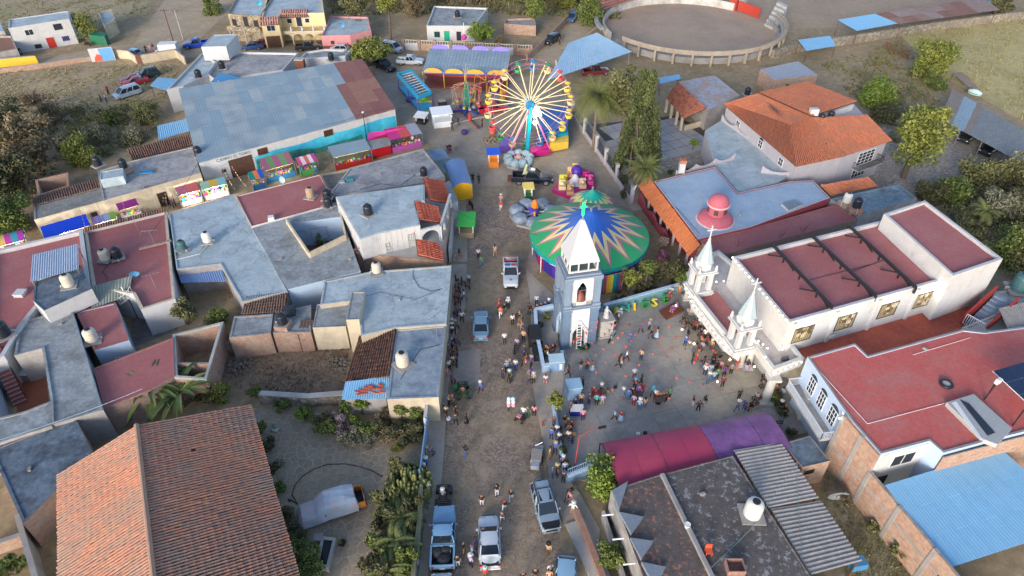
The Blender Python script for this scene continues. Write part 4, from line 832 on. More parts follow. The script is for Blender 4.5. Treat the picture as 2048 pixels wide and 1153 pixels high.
for k,s in enumerate((.115,.375,.645,.875)):
 s0,s1=s*L-1.15,s*L+1.15;fo=window(r,a,b,s0,s1,5.2,7.1,(0,0),DARK,PIC[0],part='picture_window')
 mb=MB();RR=random.Random(k)
 for j in range(16):x=RR.uniform(s0+.2,s1-.5);z=RR.uniform(5.3,6.6);mb.quad(*wallq(a,b,x,x+RR.uniform(.15,.6),z,z+RR.uniform(.15,.6),.028+.0015*j),mi=RR.choice((0,1,1,2)))
 mb.build('figure',[PIC[3],PIC[1],PIC[2]],fo)
 mb=MB();[slab(mb,wallq(a,b,s0+(s1-s0)*f-.012,s0+(s1-s0)*f+.012,5.25,7.05,.09),.02)for f in[q/10 for q in range(1,10)]];mb.build('grille',DARK,fo)
 lp=bpy.data.lights.new('wall_wash','POINT');lp.energy=16;lp.color=(1,.93,.78);lp.shadow_soft_size=.15;lo=bpy.data.objects.new('wall_lamp_light',lp);COL.objects.link(lo);lo.location=wallq(a,b,s0,s1,7.4,7.6,.7)[0]+(b-a).normalized()*1.2
 lo.parent=r;lo.location=lo.location-OFF[r.name]
 mb=MB();mb.box(wallq(a,b,s*L,s*L,7.75,7.9,.2)[0],(.25,.4,.15));mb.build('wall_lamp',glow('lamp_warm',(1,.9,.7),6),r)
for s in(.0,.25,.51,.76):mb=MB();q=wallq(a,b,s*L+.6,s*L+.95,4,8.1,.18);slab(mb,q,.18);mb.build('pilaster',WHITE,r)
pzr=4.6
GAL=[(1375,535),(1440,520),(1466,514),(1578,645),(1618,722),(1548,748)]
pq=ccw(PL([(1372,566),(1380,528),(1436,505),(1466,530),(1556,655),(1606,722),(1545,745),(1500,680),(1480,712),(1448,690),(1384,606)],pzr));mb=MB();mb.prism(pq,pzr-.75,pzr-.08);mb.build('portico_slab',WHITE,r)
mb=MB();ii=inset(pq,.35);n=len(pq)
for k in range(n):mb.prism([pq[k],pq[(k+1)%n],ii[(k+1)%n],ii[k]],pzr-.077,pzr+.35)
mb.build('cornice',WHITE,r)
mb=MB();mb.quad(*[(p.x,p.y,pzr-.07)for p in ii]);mb.build('portico_roof',mat('portico_roof_grey',(.50,.47,.46),.12,2,.85,.1,c2=(.38,.32,.30),s2=.3),r)
fr=ccw(PL([(1397,585),(1433,578),(1452,600),(1490,655),(1462,668)],pzr+.7));mb=MB();mb.prism(fr,pzr-.066,pzr+.45);mb.build('front_roof',MAROON,r)
mb=MB();a_,b_=P(1392,584,5.6),P(1462,672,5.6)
d=(b_-a_).normalized();s_=Vec((-d.y,d.x,0));mb.prism(ccw([a_,b_,b_-s_*.35,a_-s_*.35]),pzr-.066,5.6);mb.build('front_parapet',WHITE,r)
def column(p,h,rad=.33,nm='column'):
 mb=MB();mb.box(p,(rad*2.9,rad*2.9,.45));mb.lathe([(rad*1.25,.45),(rad,.6),(rad*.88,h-.5),(rad*1.2,h-.35),(rad*1.2,h-.3)],p,14);mb.box(Vec(p)+Vec((0,0,h-.3)),(rad*2.8,rad*2.8,.3));return mb.build(nm,mat('column_stone',(.50,.49,.45),.12,2,.85,.1),r)
for(x,y)in[(1384,628),(1400,640),(1372,600),(1448,700),(1466,716),(1480,732),(1494,738),(1426,672),(1410,655)]:column(P(x,y),pzr-.75)
column(P(1529,806),pzr-.75,.45);column(P(1604,836),3.4,.4)
def belfry(px,base,hs):
 c=P(px[0],px[1],base);w=.86;ang=atan2(ax2 .y,ax2 .x);mb=MB();mb.box(c-Vec((0,0,.35)),(w*2.5,w*2.5,.7),ang);mb.build('belfry_base',WHITE,r)
 for z,ww,hh in((.35,2.75,.16),(.51,2.45,.2)):mb=MB();mb.box(c+Vec((0,0,z)),(w*ww,w*ww,hh),ang);mb.build('belfry_moulding',WHITE,r)
 z0=.71
 for(i,j)in((-1,-1),(1,-1),(1,1),(-1,1)):
  mb=MB();q=c+ax2*(i*w*.78)+ay2*(j*w*.78);mb.box(q+Vec((0,0,z0)),(.45,.45,hs),ang);mb.build('belfry_pier',WHITE,r)
 mb=MB()
 for s in(ax2,ay2):
  o_=ay2 if s==ax2 else ax2
  for k in(-1,1):
   for e in(-1,1):q=c+s*(k*w*.78)+Vec((0,0,z0+hs-.55));mb.add([q+o_*(e*w*.55)-s*.12,q+o_*(e*w*.55)+s*.12,q+Vec((0,0,.5))+s*.12,q+Vec((0,0,.5))-s*.12,q+o_*(e*w*.55)-s*.12+Vec((0,0,.55)),q+o_*(e*w*.55)+s*.12+Vec((0,0,.55))],[(0,1,2,3),(0,3,4),(1,5,2),(3,2,5,4)])
 mb.build('belfry_arch',WHITE,r)
 z1=z0+hs
 for ww,hh in((2.2,.14),(2.7,.18),(2.4,.12)):mb=MB();mb.box(c+Vec((0,0,z1)),(w*ww,w*ww,hh),ang);mb.build('belfry_cornice',WHITE,r);z1+=hh
 mb=MB();mb.lathe([(w*.95,z1),(w*.95,z1+1.0)],c,8);mb.build('belfry_drum',WHITE,r)
 for k in range(4):t=ang+pi/2*k+pi/4*0;p=c+Vec((cos(t),sin(t),0))*(w*.92)+Vec((0,0,z1+.5));mb=MB();mb.tube(p-Vec((cos(t),sin(t),0))*.02,p+Vec((cos(t),sin(t),0))*.05,.36,n=12);mb.build('clock_ring',paint((.62,.66,.66)),r)
 for k in range(4):t=ang+pi/4+pi/2*k;mb=MB();mb.lathe([(.16,0),(.2,.2),(.1,.35),(.14,.5),(.02,.7)],c+Vec((cos(t),sin(t),0))*(w*1.55)+Vec((0,0,z1)),8);mb.build('finial',WHITE,r)
 SP=mat('spire_pale_grey',(.37,.47,.50),.08,1.5,.6,.05);mb=MB();mb.lathe([(w*1.05,z1+1.0),(w*1.0,z1+1.12),(.1,z1+3.5)],c,8);mb.build('spire',SP,r)
 mb=MB();t=c+Vec((0,0,z1+3.5));mb.ball(t,.16,8);mb.tube(t,t+Vec((0,0,1.7)),.07,n=6);mb.beam(t+Vec((0,0,1.15))-ay2*.5,t+Vec((0,0,1.15))+ay2*.5,.12,.12);mb.build('cross',WHITE,r)
 return c
ax2=(P(1578,645,NZ)-P(1466,514,NZ));ax2 .z=0;ax2 .normalize();ay2=Vec((-ax2 .y,ax2 .x,0))
b1=belfry((1396,583),pzr+.35,2.2);b2=belfry((1476,693),pzr+.35,2.2)
BUL=MATS.get('bulb')or glow('bulb_warm',(1,.86,.62),9)
def bulbs(label,pts,n,sag=.0,rad=.075,lit=True):
 rr=thing('light_string',label,'string lights',pts[0]);mb=MB();w=MB();tot=[0]
 segs=[(a,b)for a,b in zip(pts,pts[1:])];LT=sum((b-a).length for a,b in segs);pp=[]
 for a,b in segs:
  k=max(1,round(n*(b-a).length/LT))
  for i in range(k):f=(i+.5)/k;pp.append(a.lerp(b,f)-Vec((0,0,sag*4*f*(1-f))))
 w.path(pp,.012,4);w.build('cable',DARK,rr)
 me=None
 for p in pp:
  if me is None:q=MB();q.ball((0,0,0),rad,6);me=q.mesh('bulb',BUL)
  ob=link('bulb',me,rr);ob.location=p-OFF[rr.name]
 return rr
bulbs('warm bulb string along the nave front edge above the portico',PL([(1462,512),(1576,645)],NZ+.12),16)
bulbs('warm bulb string along the portico front edge over the crowd',PL([(1368,566),(1384,607),(1446,691),(1478,714)],pzr+.45),16)
bulbs('warm bulb string arching over the portico roof beside the nave',PL([(1425,565),(1455,562),(1480,560),(1500,575),(1520,605),(1545,640),(1560,670),(1566,705)],pzr+.9),16)
bulbs('warm bulb string at the corner of portico and balcony house',PL([(1545,748),(1608,723)],pzr+.45),6)
bulbs('warm bulb string under the eave of the balcony house',PL([(1617,716),(1690,822)],6.5)+PL([(1690,822),(1676,842)],6.2),13)
bulbs('warm bulb string hanging beside the second spire base',PL([(1499,690),(1512,680),(1540,700)],pzr+.5),5)
for k,(x,y,h,e)in enumerate([(1352,612,2.6,60),(1364,660,2.6,70),(1388,688,2.4,70),(1435,764,2.5,70),(1491,707,3.2,90),(1509,734,2.6,70),(1400,640,3.6,120),(1460,720,3.6,120),(1500,640,pzr+2.2,90),(1530,715,pzr+1.5,60),(1425,545,pzr+2,60)]):
 lp=bpy.data.lights.new('portico_lamp','POINT');lp.energy=.2*e*(1.0 if h<pzr else .9);lp.color=(1,.84,.55);lp.shadow_soft_size=.12;lo=bpy.data.objects.new('portico_lamp_light',lp);COL.objects.link(lo);lo.parent=r;p=P(x,y,h);lo.location=p-OFF[r.name]+Vec((0,0,-.25))
 mb=MB();mb.ball(p,.09,8);mb.build('lamp_globe',BUL,r)
# houses south of the church
r=thing('terrace','orange red roof terrace along the church wall','terrace',P(1760,680));q=ccw(PL([(1588,690),(1618,722),(1712,690),(1736,712),(1925,655),(1950,615),(1895,598)],4.2));mb=MB();mb.prism(q,0,4.05);mb.build('wall',CREAM,r);mb=MB();mb.quad(*[(p.x,p.y,4.06)for p in inset(q,.03)]);mb.build('floor',TERRA,r)
r,o=building('house','two storey house with red roof and blue balcony front facing the plaza',[(1615,714),(1706,845),(1762,908),(1860,882),(1887,906),(1975,882),(2150,838),(2150,640),(1968,664),(1925,659),(1736,711),(1710,687)],6.6,mat('wall_blue_front',(.42,.54,.72),.06,1,.75,.05),REDSEAL,par=.12,pw=.2,capm=CONC)
BH=r;a,b=P(1615,714,6.6),P(1692,826,6.6)
if(b-a).length:pass
a,b=edge(o,1650,775,5);a,b=Vec((a[0],a[1],0)),Vec((b[0],b[1],0));L=(b-a).length;Lf=(P(1692,826,6.6)-P(1615,714,6.6)).length
d=(b-a).normalized();st=a+d*0
fl=(Vec(P(1615,714,6.6)[:2])-Vec(a[:2])).length<1.0
pos=[(.20,.36),(.46,.62),(.73,.90)]
for s0,s1 in pos:
 u0,u1=(s0*Lf,s1*Lf)if fl else(L-s1*Lf,L-s0*Lf);window(r,a,b,u0,u1,3.7,5.6,(2,2),paint((.70,.75,.82)),GLASS,arch=True)
u0,u1=(.05*Lf,Lf)if fl else(L-Lf,L-.05*Lf);n=Vec((d.y,-d.x,0));p0,p1=a+d*u0,a+d*u1;W_=1.35
mb=MB();mb.prism(ccw([p0,p1,p1+n*W_,p0+n*W_]),2.95,3.2);mb.build('balcony_slab',GREYW,r);up=Vec((0,0,3.2))
railing(r,[p0+up,p0+n*W_+up,p1+n*W_+up,p1+up],.95,paint((.55,.62,.74)),.14,'balcony_railing',.016,.03)
a,b=P(1695,832,6.6),P(1762,908,6.6)
r=thing('wall','long red brick flank wall with concrete columns, right of the weedy yard','wall',P(1700,930));T0,T1=P(1690,828,6.6),P(1896,1137,3.9);T0 .z=T1 .z=0;T0 .x-=.2;T1 .x-=.2
d=(T1-T0).normalized();n=Vec((d.y,-d.x,0));LT=(T1-T0).length+6;T1=T0+d*LT
mb=MB();f1=.235*LT;mb.prism(ccw([T0,T0+d*f1,T0+d*f1-n*.25,T0-n*.25]),0,6.52);mb.prism(ccw([T0+d*f1,T1,T1-n*.25,T0+d*f1-n*.25]),0,4.35);mb.build('brickwork',BRICKO,r)
for f in(0.012,.13,.24,.42,.62,.82):mb=MB();p=T0+d*(f*LT);mb.box(p+n*.03-n*.12,(.35,.32,6.57 if f<.2 else 4.4),atan2(d.y,d.x));mb.build('column',CONC,r)
mb=MB();p=T0+n*.02;mb.prism(ccw([p,p+d*LT,p+d*LT-n*.1,p-n*.1]),2.6,2.85);mb.build('tie_beam',CONC,r)
window(r,T0,T1,.68*LT,.80*LT,1.2,2.8,(2,0),DARK,DARK)
r=thing('wall','white patio facade with sliding windows under the red roof edge','wall',P(1800,960));a,b,c=P(1752,943,4.6),P(1862,884,6.4),P(1888,908,6.4)
a=P(1764,909,6.4);a.z=b.z=c.z=0;mb=MB();d=(b-a).normalized();n=Vec((d.y,-d.x,0))
q0,q1=a+n*.06,b+n*.06;mb.prism(ccw([q0,q1,q1-n*.04,q0-n*.04]),0,6.3);d2=(c-b).normalized();n2=Vec((d2 .y,-d2 .x,0));q2,q3=b+n2*.06,c+n2*.06;mb.prism(ccw([q2,q3,q3-n2*.04,q2-n2*.04]),0,6.3);mb.build('plaster',WHITE,r);L=(q1-q0).length
window(r,q0,q1,.30*L,.78*L,4.2,5.7,(1,0));window(r,q0,q1,.1*L,.4*L,.2,3.0,(0,0),DARK,DARK,True,part='door');window(r,q2,q3,.15,.85,4.2,5.7,(1,0))
leant('large bright blue corrugated roof at the lower right',[(1896,1137),(2168,1048),(2003,899),(1770,971)],3.9,4.5,SHEETBL,.26,True,STEEL,rows=3,cols=9,name='blue_roof_shed',amp=.006)
r=thing('wall','orange brick wall between red roof edge and blue corrugated roof','wall',P(1960,960));a,b=P(1889,909,6.6),P(2150,840,6.6);a.z=b.z=0;mb=MB();d=(b-a).normalized();n=Vec((d.y,-d.x,0));mb.prism(ccw([a+n*.02,b+n*.02,b+n*.12,a+n*.12]),0,6.3);mb.build('brickwork',BRICKO,r)
r=thing('skylight','pale angular skylight roof with dark triangular glass on the red roof','skylight',P(1950,840,6.5));q=PL([(1893,806),(1947,789),(2024,858),(1995,890),(1968,880)],6.9);mb=MB();mb.prism(ccw(q),6.5,6.95);mb.build('deck',mat('skylight_grey',(.38,.40,.40),.1),r)
mb=MB();q=PL([(1920,800),(1938,808),(1990,866),(1975,872)],6.96);mb.prism(ccw(q),6.952,7.0);mb.build('glass',GLASS,r);mb=MB();q=PL([(1904,806),(1912,803),(1966,880),(1960,880)],6.96);mb.prism(ccw(q),6.952,6.98);mb.build('gutter',FRAME,r)
r=thing('tyre','old black tyre with pale disc on the red roof','tyre',P(1892,770,6.5));mb=MB();mb.lathe([(.35,.02),(.55,0),(.62,.12),(.55,.25),(.35,.22)],P(1892,770,6.5),18,capt=False);mb.build('rubber',BLACKP,r,smooth=True);mb=MB();mb.lathe([(.37,.0),(.37,.15)],P(1892,770,6.5),16);mb.build('disc',CONCW,r)
r=thing('solar_array','tilted array of dark blue solar panels on posts above the red roof','solar panels',P(2030,800,6.5));q=[P(2046,800,7.6),P(2110,780,7.6),P(2070,715,8.9),P(1986,742,8.9)];SOL=mat('solar_cell',(.015,.03,.075),.2,2,.2,0)
q=[P(2065,815,7.6),P(2160,790,7.6),P(2080,715,8.6),P(1986,742,8.6)]
for i_ in range(3):
 for j_ in range(3):
  mb=MB();cq=[bary(q,(i_+u)/3,(j_+v)/3)for u,v in((.02,.02),(.98,.02),(.98,.98),(.02,.98))];slab(mb,cq,.05);mb.build('panel',SOL,r)
mb=MB();cq=[p-Vec((0,0,.06))for p in q];slab(mb,cq,.04);mb.build('frame',FRAME,r)
for(x,y)in[(1971,797),(2025,852)]:mb=MB();p=P(x,y,6.5);mb.tube(p,p+Vec((0,0,2.0)),.07);mb.build('post',DARK,r)
r=thing('floodlight','white boxed floodlight on a black post on the red roof','lamp',P(1971,797,6.5));p=P(1968,800,6.5);mb=MB();mb.tube(p,p+Vec((.4,.2,1.9)),.06);mb.build('post',DARK,r);mb=MB();mb.box(p+Vec((.4,.2,1.9)),(.5,.3,.5),.5);mb.build('lamp_head',FRAME,r)
r=thing('stairwell','deep red stairwell with blue grey steps and white bar gate','stairs',P(1955,640,4));a,b=P(1946,660,4.2),P(1996,622,4.2);d=(b-a);L=d.length;d.normalize();n=Vec((-d.y,d.x,0));up=Vec((0,0,1))
for k in range(9):mb=MB();p=a+d*(L*k/9);mb.prism(ccw([p-n*.9,p+n*.9,p+n*.9+d*(L/9),p-n*.9+d*(L/9)]),3.9,4.25+.22*k);mb.build('step',mat('stair_blue_grey',(.20,.27,.36),.1),r)
for s in(-1.1,1.1):mb=MB();p,q=a+n*s,b+n*s;mb.prism(ccw([p,q,q+n*.2,p+n*.2]),3.8,[5.6,6.8,6.8,5.6]if True else 6);mb.build('side_wall',mat('wall_deep_red',(.30,.03,.025),.12),r)
railing(r,[a-n*.9+Vec((-.3,0,.2)),a+n*.9+Vec((-.3,0,.2))],1.3,paint((.6,.66,.75)),.2,'bar_gate',.02,.03)
leant('brown corrugated roof at the right edge beside the red stairs',[(2030,690),(2120,660),(2080,598),(1998,617)],6.0,6.4,SHEETW,.3,True,STEEL)
building('house','pale concrete roof deck at the right edge above the red house',[(1925,655),(2000,690),(2150,650),(2150,560),(1985,585),(2000,625)],5.2,CREAM,CONCW,par=.1)
MOS=lambda nm,c2,c3:mat(nm,(.105,.092,.085),.35,1.5,.9,.3,c2=c2,s2=2.3,th=(.56,.59),c3=c3,s3=2.8,spot=tuple(x*.85 for x in c2))
r,o=building('house','dark peeling flat roof with reddish mosaic and pale triangles, lower middle',[(1222,980),(1324,948),(1424,1153),(1480,1290),(1350,1290),(1286,1153)],3.6,GREYW,MOS('roof_peeling_red',(.36,.15,.10),(.14,.11,.10)),par=.04,pw=.1)
building('house','dark peeling flat roof with grey mosaic and a white tank',[(1327,948),(1466,911),(1622,1153),(1690,1270),(1484,1290),(1428,1153)],3.72,GREYW,MOS('roof_peeling_grey',(.26,.27,.275),(.13,.105,.10)),par=.04,pw=.1)
for k,t in enumerate([[(1224,985),(1255,967),(1238,1024)],[(1238,1028),(1286,1038),(1262,1072)],[(1260,1080),(1306,1086),(1282,1122)],[(1282,1128),(1330,1138),(1310,1180)]]):
 mb=MB();q=ccw(PL(t,3.6));mb.prism(q,3.0,3.9);mb.build('pediment_triangle',mat('pediment_blue_grey',(.20,.235,.28),.2,2,.9,.2),r)
for(x,y)in[(1227,1029),(1248,1077),(1270,1127)]:mb=MB();p=P(x,y,3.4);mb.tube(p,p+Vec((-.9,-.1,0)),.07,n=6);mb.build('spout',FRAME,r)
leant('weathered corrugated roof in front of the purple canopy',[(1637,996),(1562,885),(1467,901),(1537,1016)],3.2,3.5,SHEETW,.34,True,rows=1,cols=1,amp=.06)
leant('long weathered corrugated roof running to the bottom edge',[(1724,1122),(1642,1002),(1541,1018),(1622,1150)],3.2,3.5,SHEETW,.34,True,rows=1,cols=1,amp=.06)
r,o=building('outbuilding','small brick outbuilding with slate grey roof beside the corrugated sheets',[(1606,935),(1661,922),(1620,871),(1566,887)],3.1,BRICKO,ROOFD,par=.05,pw=.1,cat='shed');a,b=edge(o,1630,950,1.5);window(r,a,b,.15,.5,1.9,2.4,(0,0),DARK,DARK)
r=wline('wall','low curved brick wall with coping beside the pale ramp',[(1150,1030),(1163,1060),(1200,1153),(1245,1280)],.9,BRICK,.5)
wline('wall','short grey garden wall between ramp and peeling roof',[(1205,1040),(1255,1200),(1280,1290)],1.2,GREYW,.25)
# bell tower of the plaza
ta,tb=P(1123,701),P(1197,690);ux=(tb-ta).normalized();uy=Vec((-ux.y,ux.x,0));TW=(tb-ta).length*.91;uy=(uy-ux*.06).normalized();uy=Vec((-ux.y,ux.x,0));TC=ta+ux*(TW/2-.02)+uy*TW/2;UP=Vec((0,0,1))
r=thing('bell_tower','tall pale blue and white bell tower with pyramid roof and green cross','bell tower',TC);ang=atan2(ux.y,ux.x)
def gothic(r,o,d,n,W,w,z0,zs,za,z1,th,m,name):
 """wall W wide from o along d with a pointed opening w wide: spring zs, apex za"""
 mb=MB();c=W/2;xs=[0,c-w/2]+[c-w/2+w*k/10 for k in range(1,10)]+[c+w/2,W]
 f=lambda x:z0 if abs(x-c)>=w/2-1e-6 else zs+(za-zs)*(1-(abs(x-c)/(w/2))**1.6)
 for k in range(len(xs)-1):
  x0,x1=xs[k],xs[k+1]
  inside=abs((x0+x1)/2-c)<w/2;h0=(zs if abs(x0-c)>=w/2-1e-6 else f(x0))if inside else z0;h1=(zs if abs(x1-c)>=w/2-1e-6 else f(x1))if inside else z0
  v=[o+d*x0,o+d*x1,o+d*x1-n*th,o+d*x0-n*th];q=ccw(v);zz=[h0,h1,h1,h0];zz=zz if q[0]==v[0]else zz[::-1];mb.prism(q,zz,z1)
 return mb.build(name,m,r)
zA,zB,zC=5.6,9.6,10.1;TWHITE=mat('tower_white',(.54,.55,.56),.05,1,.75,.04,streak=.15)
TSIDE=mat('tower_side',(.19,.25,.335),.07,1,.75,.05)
core=MB();core.box(TC+UP*.0,(TW*.5,TW*.5,.2),ang);core.build('floor',CONC,r)
for k in range(4):
 d=[ux,uy,-ux,-uy][k];n=[-uy,ux,uy,-ux][k];c0=TC+n*(TW*.42)-d*TW/2
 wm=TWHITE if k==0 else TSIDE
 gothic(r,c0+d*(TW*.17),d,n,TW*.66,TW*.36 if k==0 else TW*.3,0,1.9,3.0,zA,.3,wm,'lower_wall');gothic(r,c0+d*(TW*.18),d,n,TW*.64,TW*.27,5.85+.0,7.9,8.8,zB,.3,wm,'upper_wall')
 mb=MB();mb.prism(ccw([c0+d*(TW*.18),c0+d*(TW*.82),c0+d*(TW*.82)-n*.9,c0+d*(TW*.18)-n*.9]),5.85,6.35);mb.build('niche_sill',wm,r)
 if k in(0,3):
  mb=MB();o=c0+d*(TW/2)+n*.06
  for s in(-1,1):mb.beam(o+d*(s*TW*.24)+UP*.05,o+d*(s*TW*.24)+UP*2.0,.22,.16);mb.beam(o+d*(s*TW*.27)+UP*1.95,o+UP*3.75,.2,.16)
  for s in(-1,1):mb.beam(o+d*(s*TW*.20)+UP*.05,o+d*(s*TW*.20)+UP*1.9,.12,.1)
  for i in range(5):t=i/5;mb.beam(o+d*(TW*.20*cos(t*pi/2))+UP*(1.9+1.15*t),o+d*(TW*.20*cos((t+.2)*pi/2))+UP*(1.9+1.15*(t+.2)),.12,.1);mb.beam(o-d*(TW*.20*cos(t*pi/2))+UP*(1.9+1.15*t),o-d*(TW*.20*cos((t+.2)*pi/2))+UP*(1.9+1.15*(t+.2)),.12,.1)
  mb.build('door_moulding',TWHITE if k==0 else BLUEW,r)
for(i,j)in((-1,-1),(1,-1),(1,1),(-1,1)):
 for z0,z1,w in((0,zA,.22),(zA+.25,zB,.19)):
  p=TC+ux*(i*TW*(.5-w/2))+uy*(j*TW*(.5-w/2));mb=MB();mb.box(p+UP*z0,(TW*w,TW*w,z1-z0),ang);mb.box(p+UP*z0,(TW*(w+.05),TW*(w+.05),.35),ang);mb.box(p+UP*(z1-.3),(TW*(w+.05),TW*(w+.05),.296),ang)
  for(s,o_)in((ux*i,uy),(uy*j,ux)):
   q=p+s*(TW*w/2+.01)
   for e in(-1,1):mb.beam(q+o_*(e*TW*w*.30)+UP*(z0+.5),q+o_*(e*TW*w*.30)+UP*(z1-.5),.05,.05)
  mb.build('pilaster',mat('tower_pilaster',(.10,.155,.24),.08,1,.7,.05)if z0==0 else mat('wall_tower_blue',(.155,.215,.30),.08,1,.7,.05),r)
mb=MB();mb.box(TC+UP*zA,(TW*1.06,TW*1.06,.12),ang);mb.box(TC+UP*(zA+.123),(TW*1.0,TW*1.0,.13),ang);mb.build('ledge',TSIDE,r)
mb=MB();mb.box(TC+UP*zB,(TW*1.05,TW*1.05,.2),ang);mb.box(TC+UP*(zB+.203),(TW*.95,TW*.95,.2),ang);mb.build('upper_cornice',TSIDE,r)
lw=TW*.80;mb=MB()
for(i,j)in((-1,-1),(1,-1),(1,1),(-1,1)):mb.box(TC+ux*(i*lw*.47)+uy*(j*lw*.47)+UP*zC,(.16,.16,1.25),ang)
for s,o_ in((ux,uy),(uy,ux)):
 for e in(-1,1):
  for f in(-.17,.17):mb.box(TC+s*(e*lw*.47)+o_*(lw*f)+UP*zC,(.12,.12,1.25),ang)
  mb.beam(TC+s*(e*lw*.47)-o_*(lw*.47)+UP*(zC+.1),TC+s*(e*lw*.47)+o_*(lw*.47)+UP*(zC+.1),.14,.2)
mb.build('lantern_frame',TWHITE,r);mb=MB();mb.box(TC+UP*(zC+.03),(lw*.9,lw*.9,.05),ang);mb.build('lantern_floor',paint((.12,.16,.13),.8),r)
mb=MB();rw=lw*.52;zt=15.4;base=[TC+ux*(i*rw)+uy*(j*rw)+UP*(zC+1.25)for i,j in((-1,-1),(1,-1),(1,1),(-1,1))];top=[TC+ux*(i*.16)+uy*(j*.16)+UP*zt for i,j in((-1,-1),(1,-1),(1,1),(-1,1))]
mb.add(base+top+[p-UP*.12 for p in base],[(0,1,5,4),(1,2,6,5),(2,3,7,6),(3,0,4,7),(4,5,6,7),(8,9,1,0),(9,10,2,1),(10,11,3,2),(11,8,0,3),(11,10,9,8)]);mb.build('pyramid_roof',mat('roof_pyramid_white',(.50,.52,.55),.05,1,.7,.03),r)
GN=glow('neon_green',(.01,.6,.16),1.2);mb=MB();t=TC+UP*zt;mb.tube(t,t+UP*.5,.07);mb.build('cross_post',STEEL,r)
mb=MB();mb.beam(t+UP*.4,t+UP*1.9,.1,.1);mb.beam(t+UP*1.4-ux*.35,t+UP*1.4+ux*.35,.1,.1)
for e in(-.12,.12):mb.tube(t+ux*e+UP*.5,t+ux*e+UP*1.9,.03)
mb.build('cross',GN,r)
mb=MB();c=TC-uy*(TW*.30)+UP*6.36;mb.lathe([(.62,0),(.5,.15),(.38,.55),(.28,.85),(.1,.95),(.05,1.1)],c,14);mb.build('bell',mat('bell_bronze',(.20,.06,.04),.2,3,.5),r,smooth=True);mb=MB();mb.beam(c+UP*1.1-ux*.6,c+UP*1.1+ux*.6,.12,.12);mb.build('bell_beam',BROWN,r)
lad=thing('ladder','white ladder leaning in the tower doorway','ladder',ta+ux*(TW*.42));mb=MB();p=ta+ux*(TW*.40)-uy*.25;q=p+uy*.25+UP*3.4
mb.beam(p+ux*.05,q+ux*.05,.06,.08);mb.beam(p+ux*.55,q+ux*.55,.06,.08);mb.build('rail',FRAME,lad)
for k in range(9):f=(k+.6)/9.4;mb=MB();mb.beam(p.lerp(q,f)+ux*.05,p.lerp(q,f)+ux*.55,.09,.05);mb.build('rung',FRAME,lad)
wr=thing('wreath','round green wreath lying at the tower doorway','wreath',P(1167,693,.17));mb=MB();c=P(1167,693,.25)
for k in range(60):t=2*pi*k/60;p=c+Vec((cos(t)*.55,sin(t)*.5,0));mb.box(p+Vec((R.uniform(-.1,.1),R.uniform(-.1,.1),0)),(.16,.16,.16),R.random()*3)
mb.build('leaves',paint((.01,.10,.03),.8),wr)
lp=bpy.data.lights.new('tower_flood','SPOT');lp.energy=750;lp.color=(.93,.97,1);lp.spot_size=radians(64);lp.spot_blend=.8;lp.shadow_soft_size=.2;lo=bpy.data.objects.new('tower_flood_light',lp);COL.objects.link(lo);fp=TC-uy*(TW*.5+6.5)+ux*2.0+UP*.5;lo.location=fp;lo.rotation_euler=(TC+UP*6.5-uy*TW*.4-fp).to_track_quat('-Z','Y').to_euler()
fl_=thing('flood_lamp','small floodlight box on the plaza aimed at the tower','lamp',fp-UP*.35);mb=MB();mb.box(fp-UP*.36,(.3,.2,.3),ang);mb.build('housing',DARK,fl_)
s_=thing('statue','white robed statue on a stone pedestal beside the tower','statue',P(1208,668));c=P(1208,668,.14);mb=MB();mb.box(c,(1.7,1.6,.2),ang);mb.box(c+UP*.2,(1.45,1.35,2.2),ang);mb.box(c+UP*2.4,(1.65,1.55,.14),ang);mb.build('pedestal',CONCW,s_);mb=MB();mb.lathe([(.36,0),(.3,.25),(.24,.7),(.27,1.0),(.13,1.2),(.07,1.26)],c+UP*2.54,10);mb.ball(c+UP*3.92,.14,8);mb.tube(c+UP*3.55+ux*.2,c+UP*3.2+ux*.4-uy*.2,.07,.05);mb.tube(c+UP*3.55-ux*.2,c+UP*3.25-ux*.3-uy*.3,.07,.05);mb.build('figure',TWHITE,s_,smooth=True)
def bluewall(label,px,h,z=.0,m=None):return wline('wall',label,px,h,m or BLUEW,.28,z,capm=paint((.5,.64,.78),.7))
bluewall('pale blue planter wall along the street side of the tower',[(1106,624),(1070,632),(1073,680),(1086,745),(1122,738),(1124,716)],1.0)
bluewall('blue wall behind the big coloured letters',[(1206,628),(1290,604),(1384,578)],1.3,0,mat('wall_letter_blue',(.16,.34,.42),.1,1))
bluewall('blue low wall with railing at the plaza gate',[(1134,966),(1186,945)],1.0,0,BLUEP)
bluewall('pale planter edge along the plaza pavement under the yellow tree',[(1104,800),(1116,880),(1130,960)],.45,0,CONCW)
r=thing('railing','blue bar railing on the low wall at the plaza gate','railing',P(1134,966));railing(r,[P(1134,966)+UP*1.1,P(1186,945)+UP*1.1],.9,BLUEP,.22)
LET=[('S',1213,624,(.03,.25,.06)),('A',1231,618,(.75,.62,.05)),('N',1247,613,(.03,.40,.30)),('J',1266,609,(.75,.55,.05)),('O',1288,605,(.03,.28,.07)),('S',1306,601,(.72,.62,.05)),('E',1327,594,(.03,.26,.06))]
dl=(P(1340,598)-P(1213,630)).normalized();nl=Vec((dl.y,-dl.x,0))
for i,(ch,x,y,c)in enumerate(LET):
 p=P(x,y+10);lt=thing('letter',['big green letter S at the tower end of the word','big yellow letter A','big teal letter N','big yellow letter J','big green letter O','big yellow letter S between the O and the E','big green letter E at the church end of the word'][i]+' standing before the blue wall','letter',p+nl*.2,0,'big letters spelling the town saint');text_mesh(ch,1.4,(p+nl*.2+UP*.58,dl,(UP-nl*.25)),paint(c,.5),lt,'body',.18,1.15)
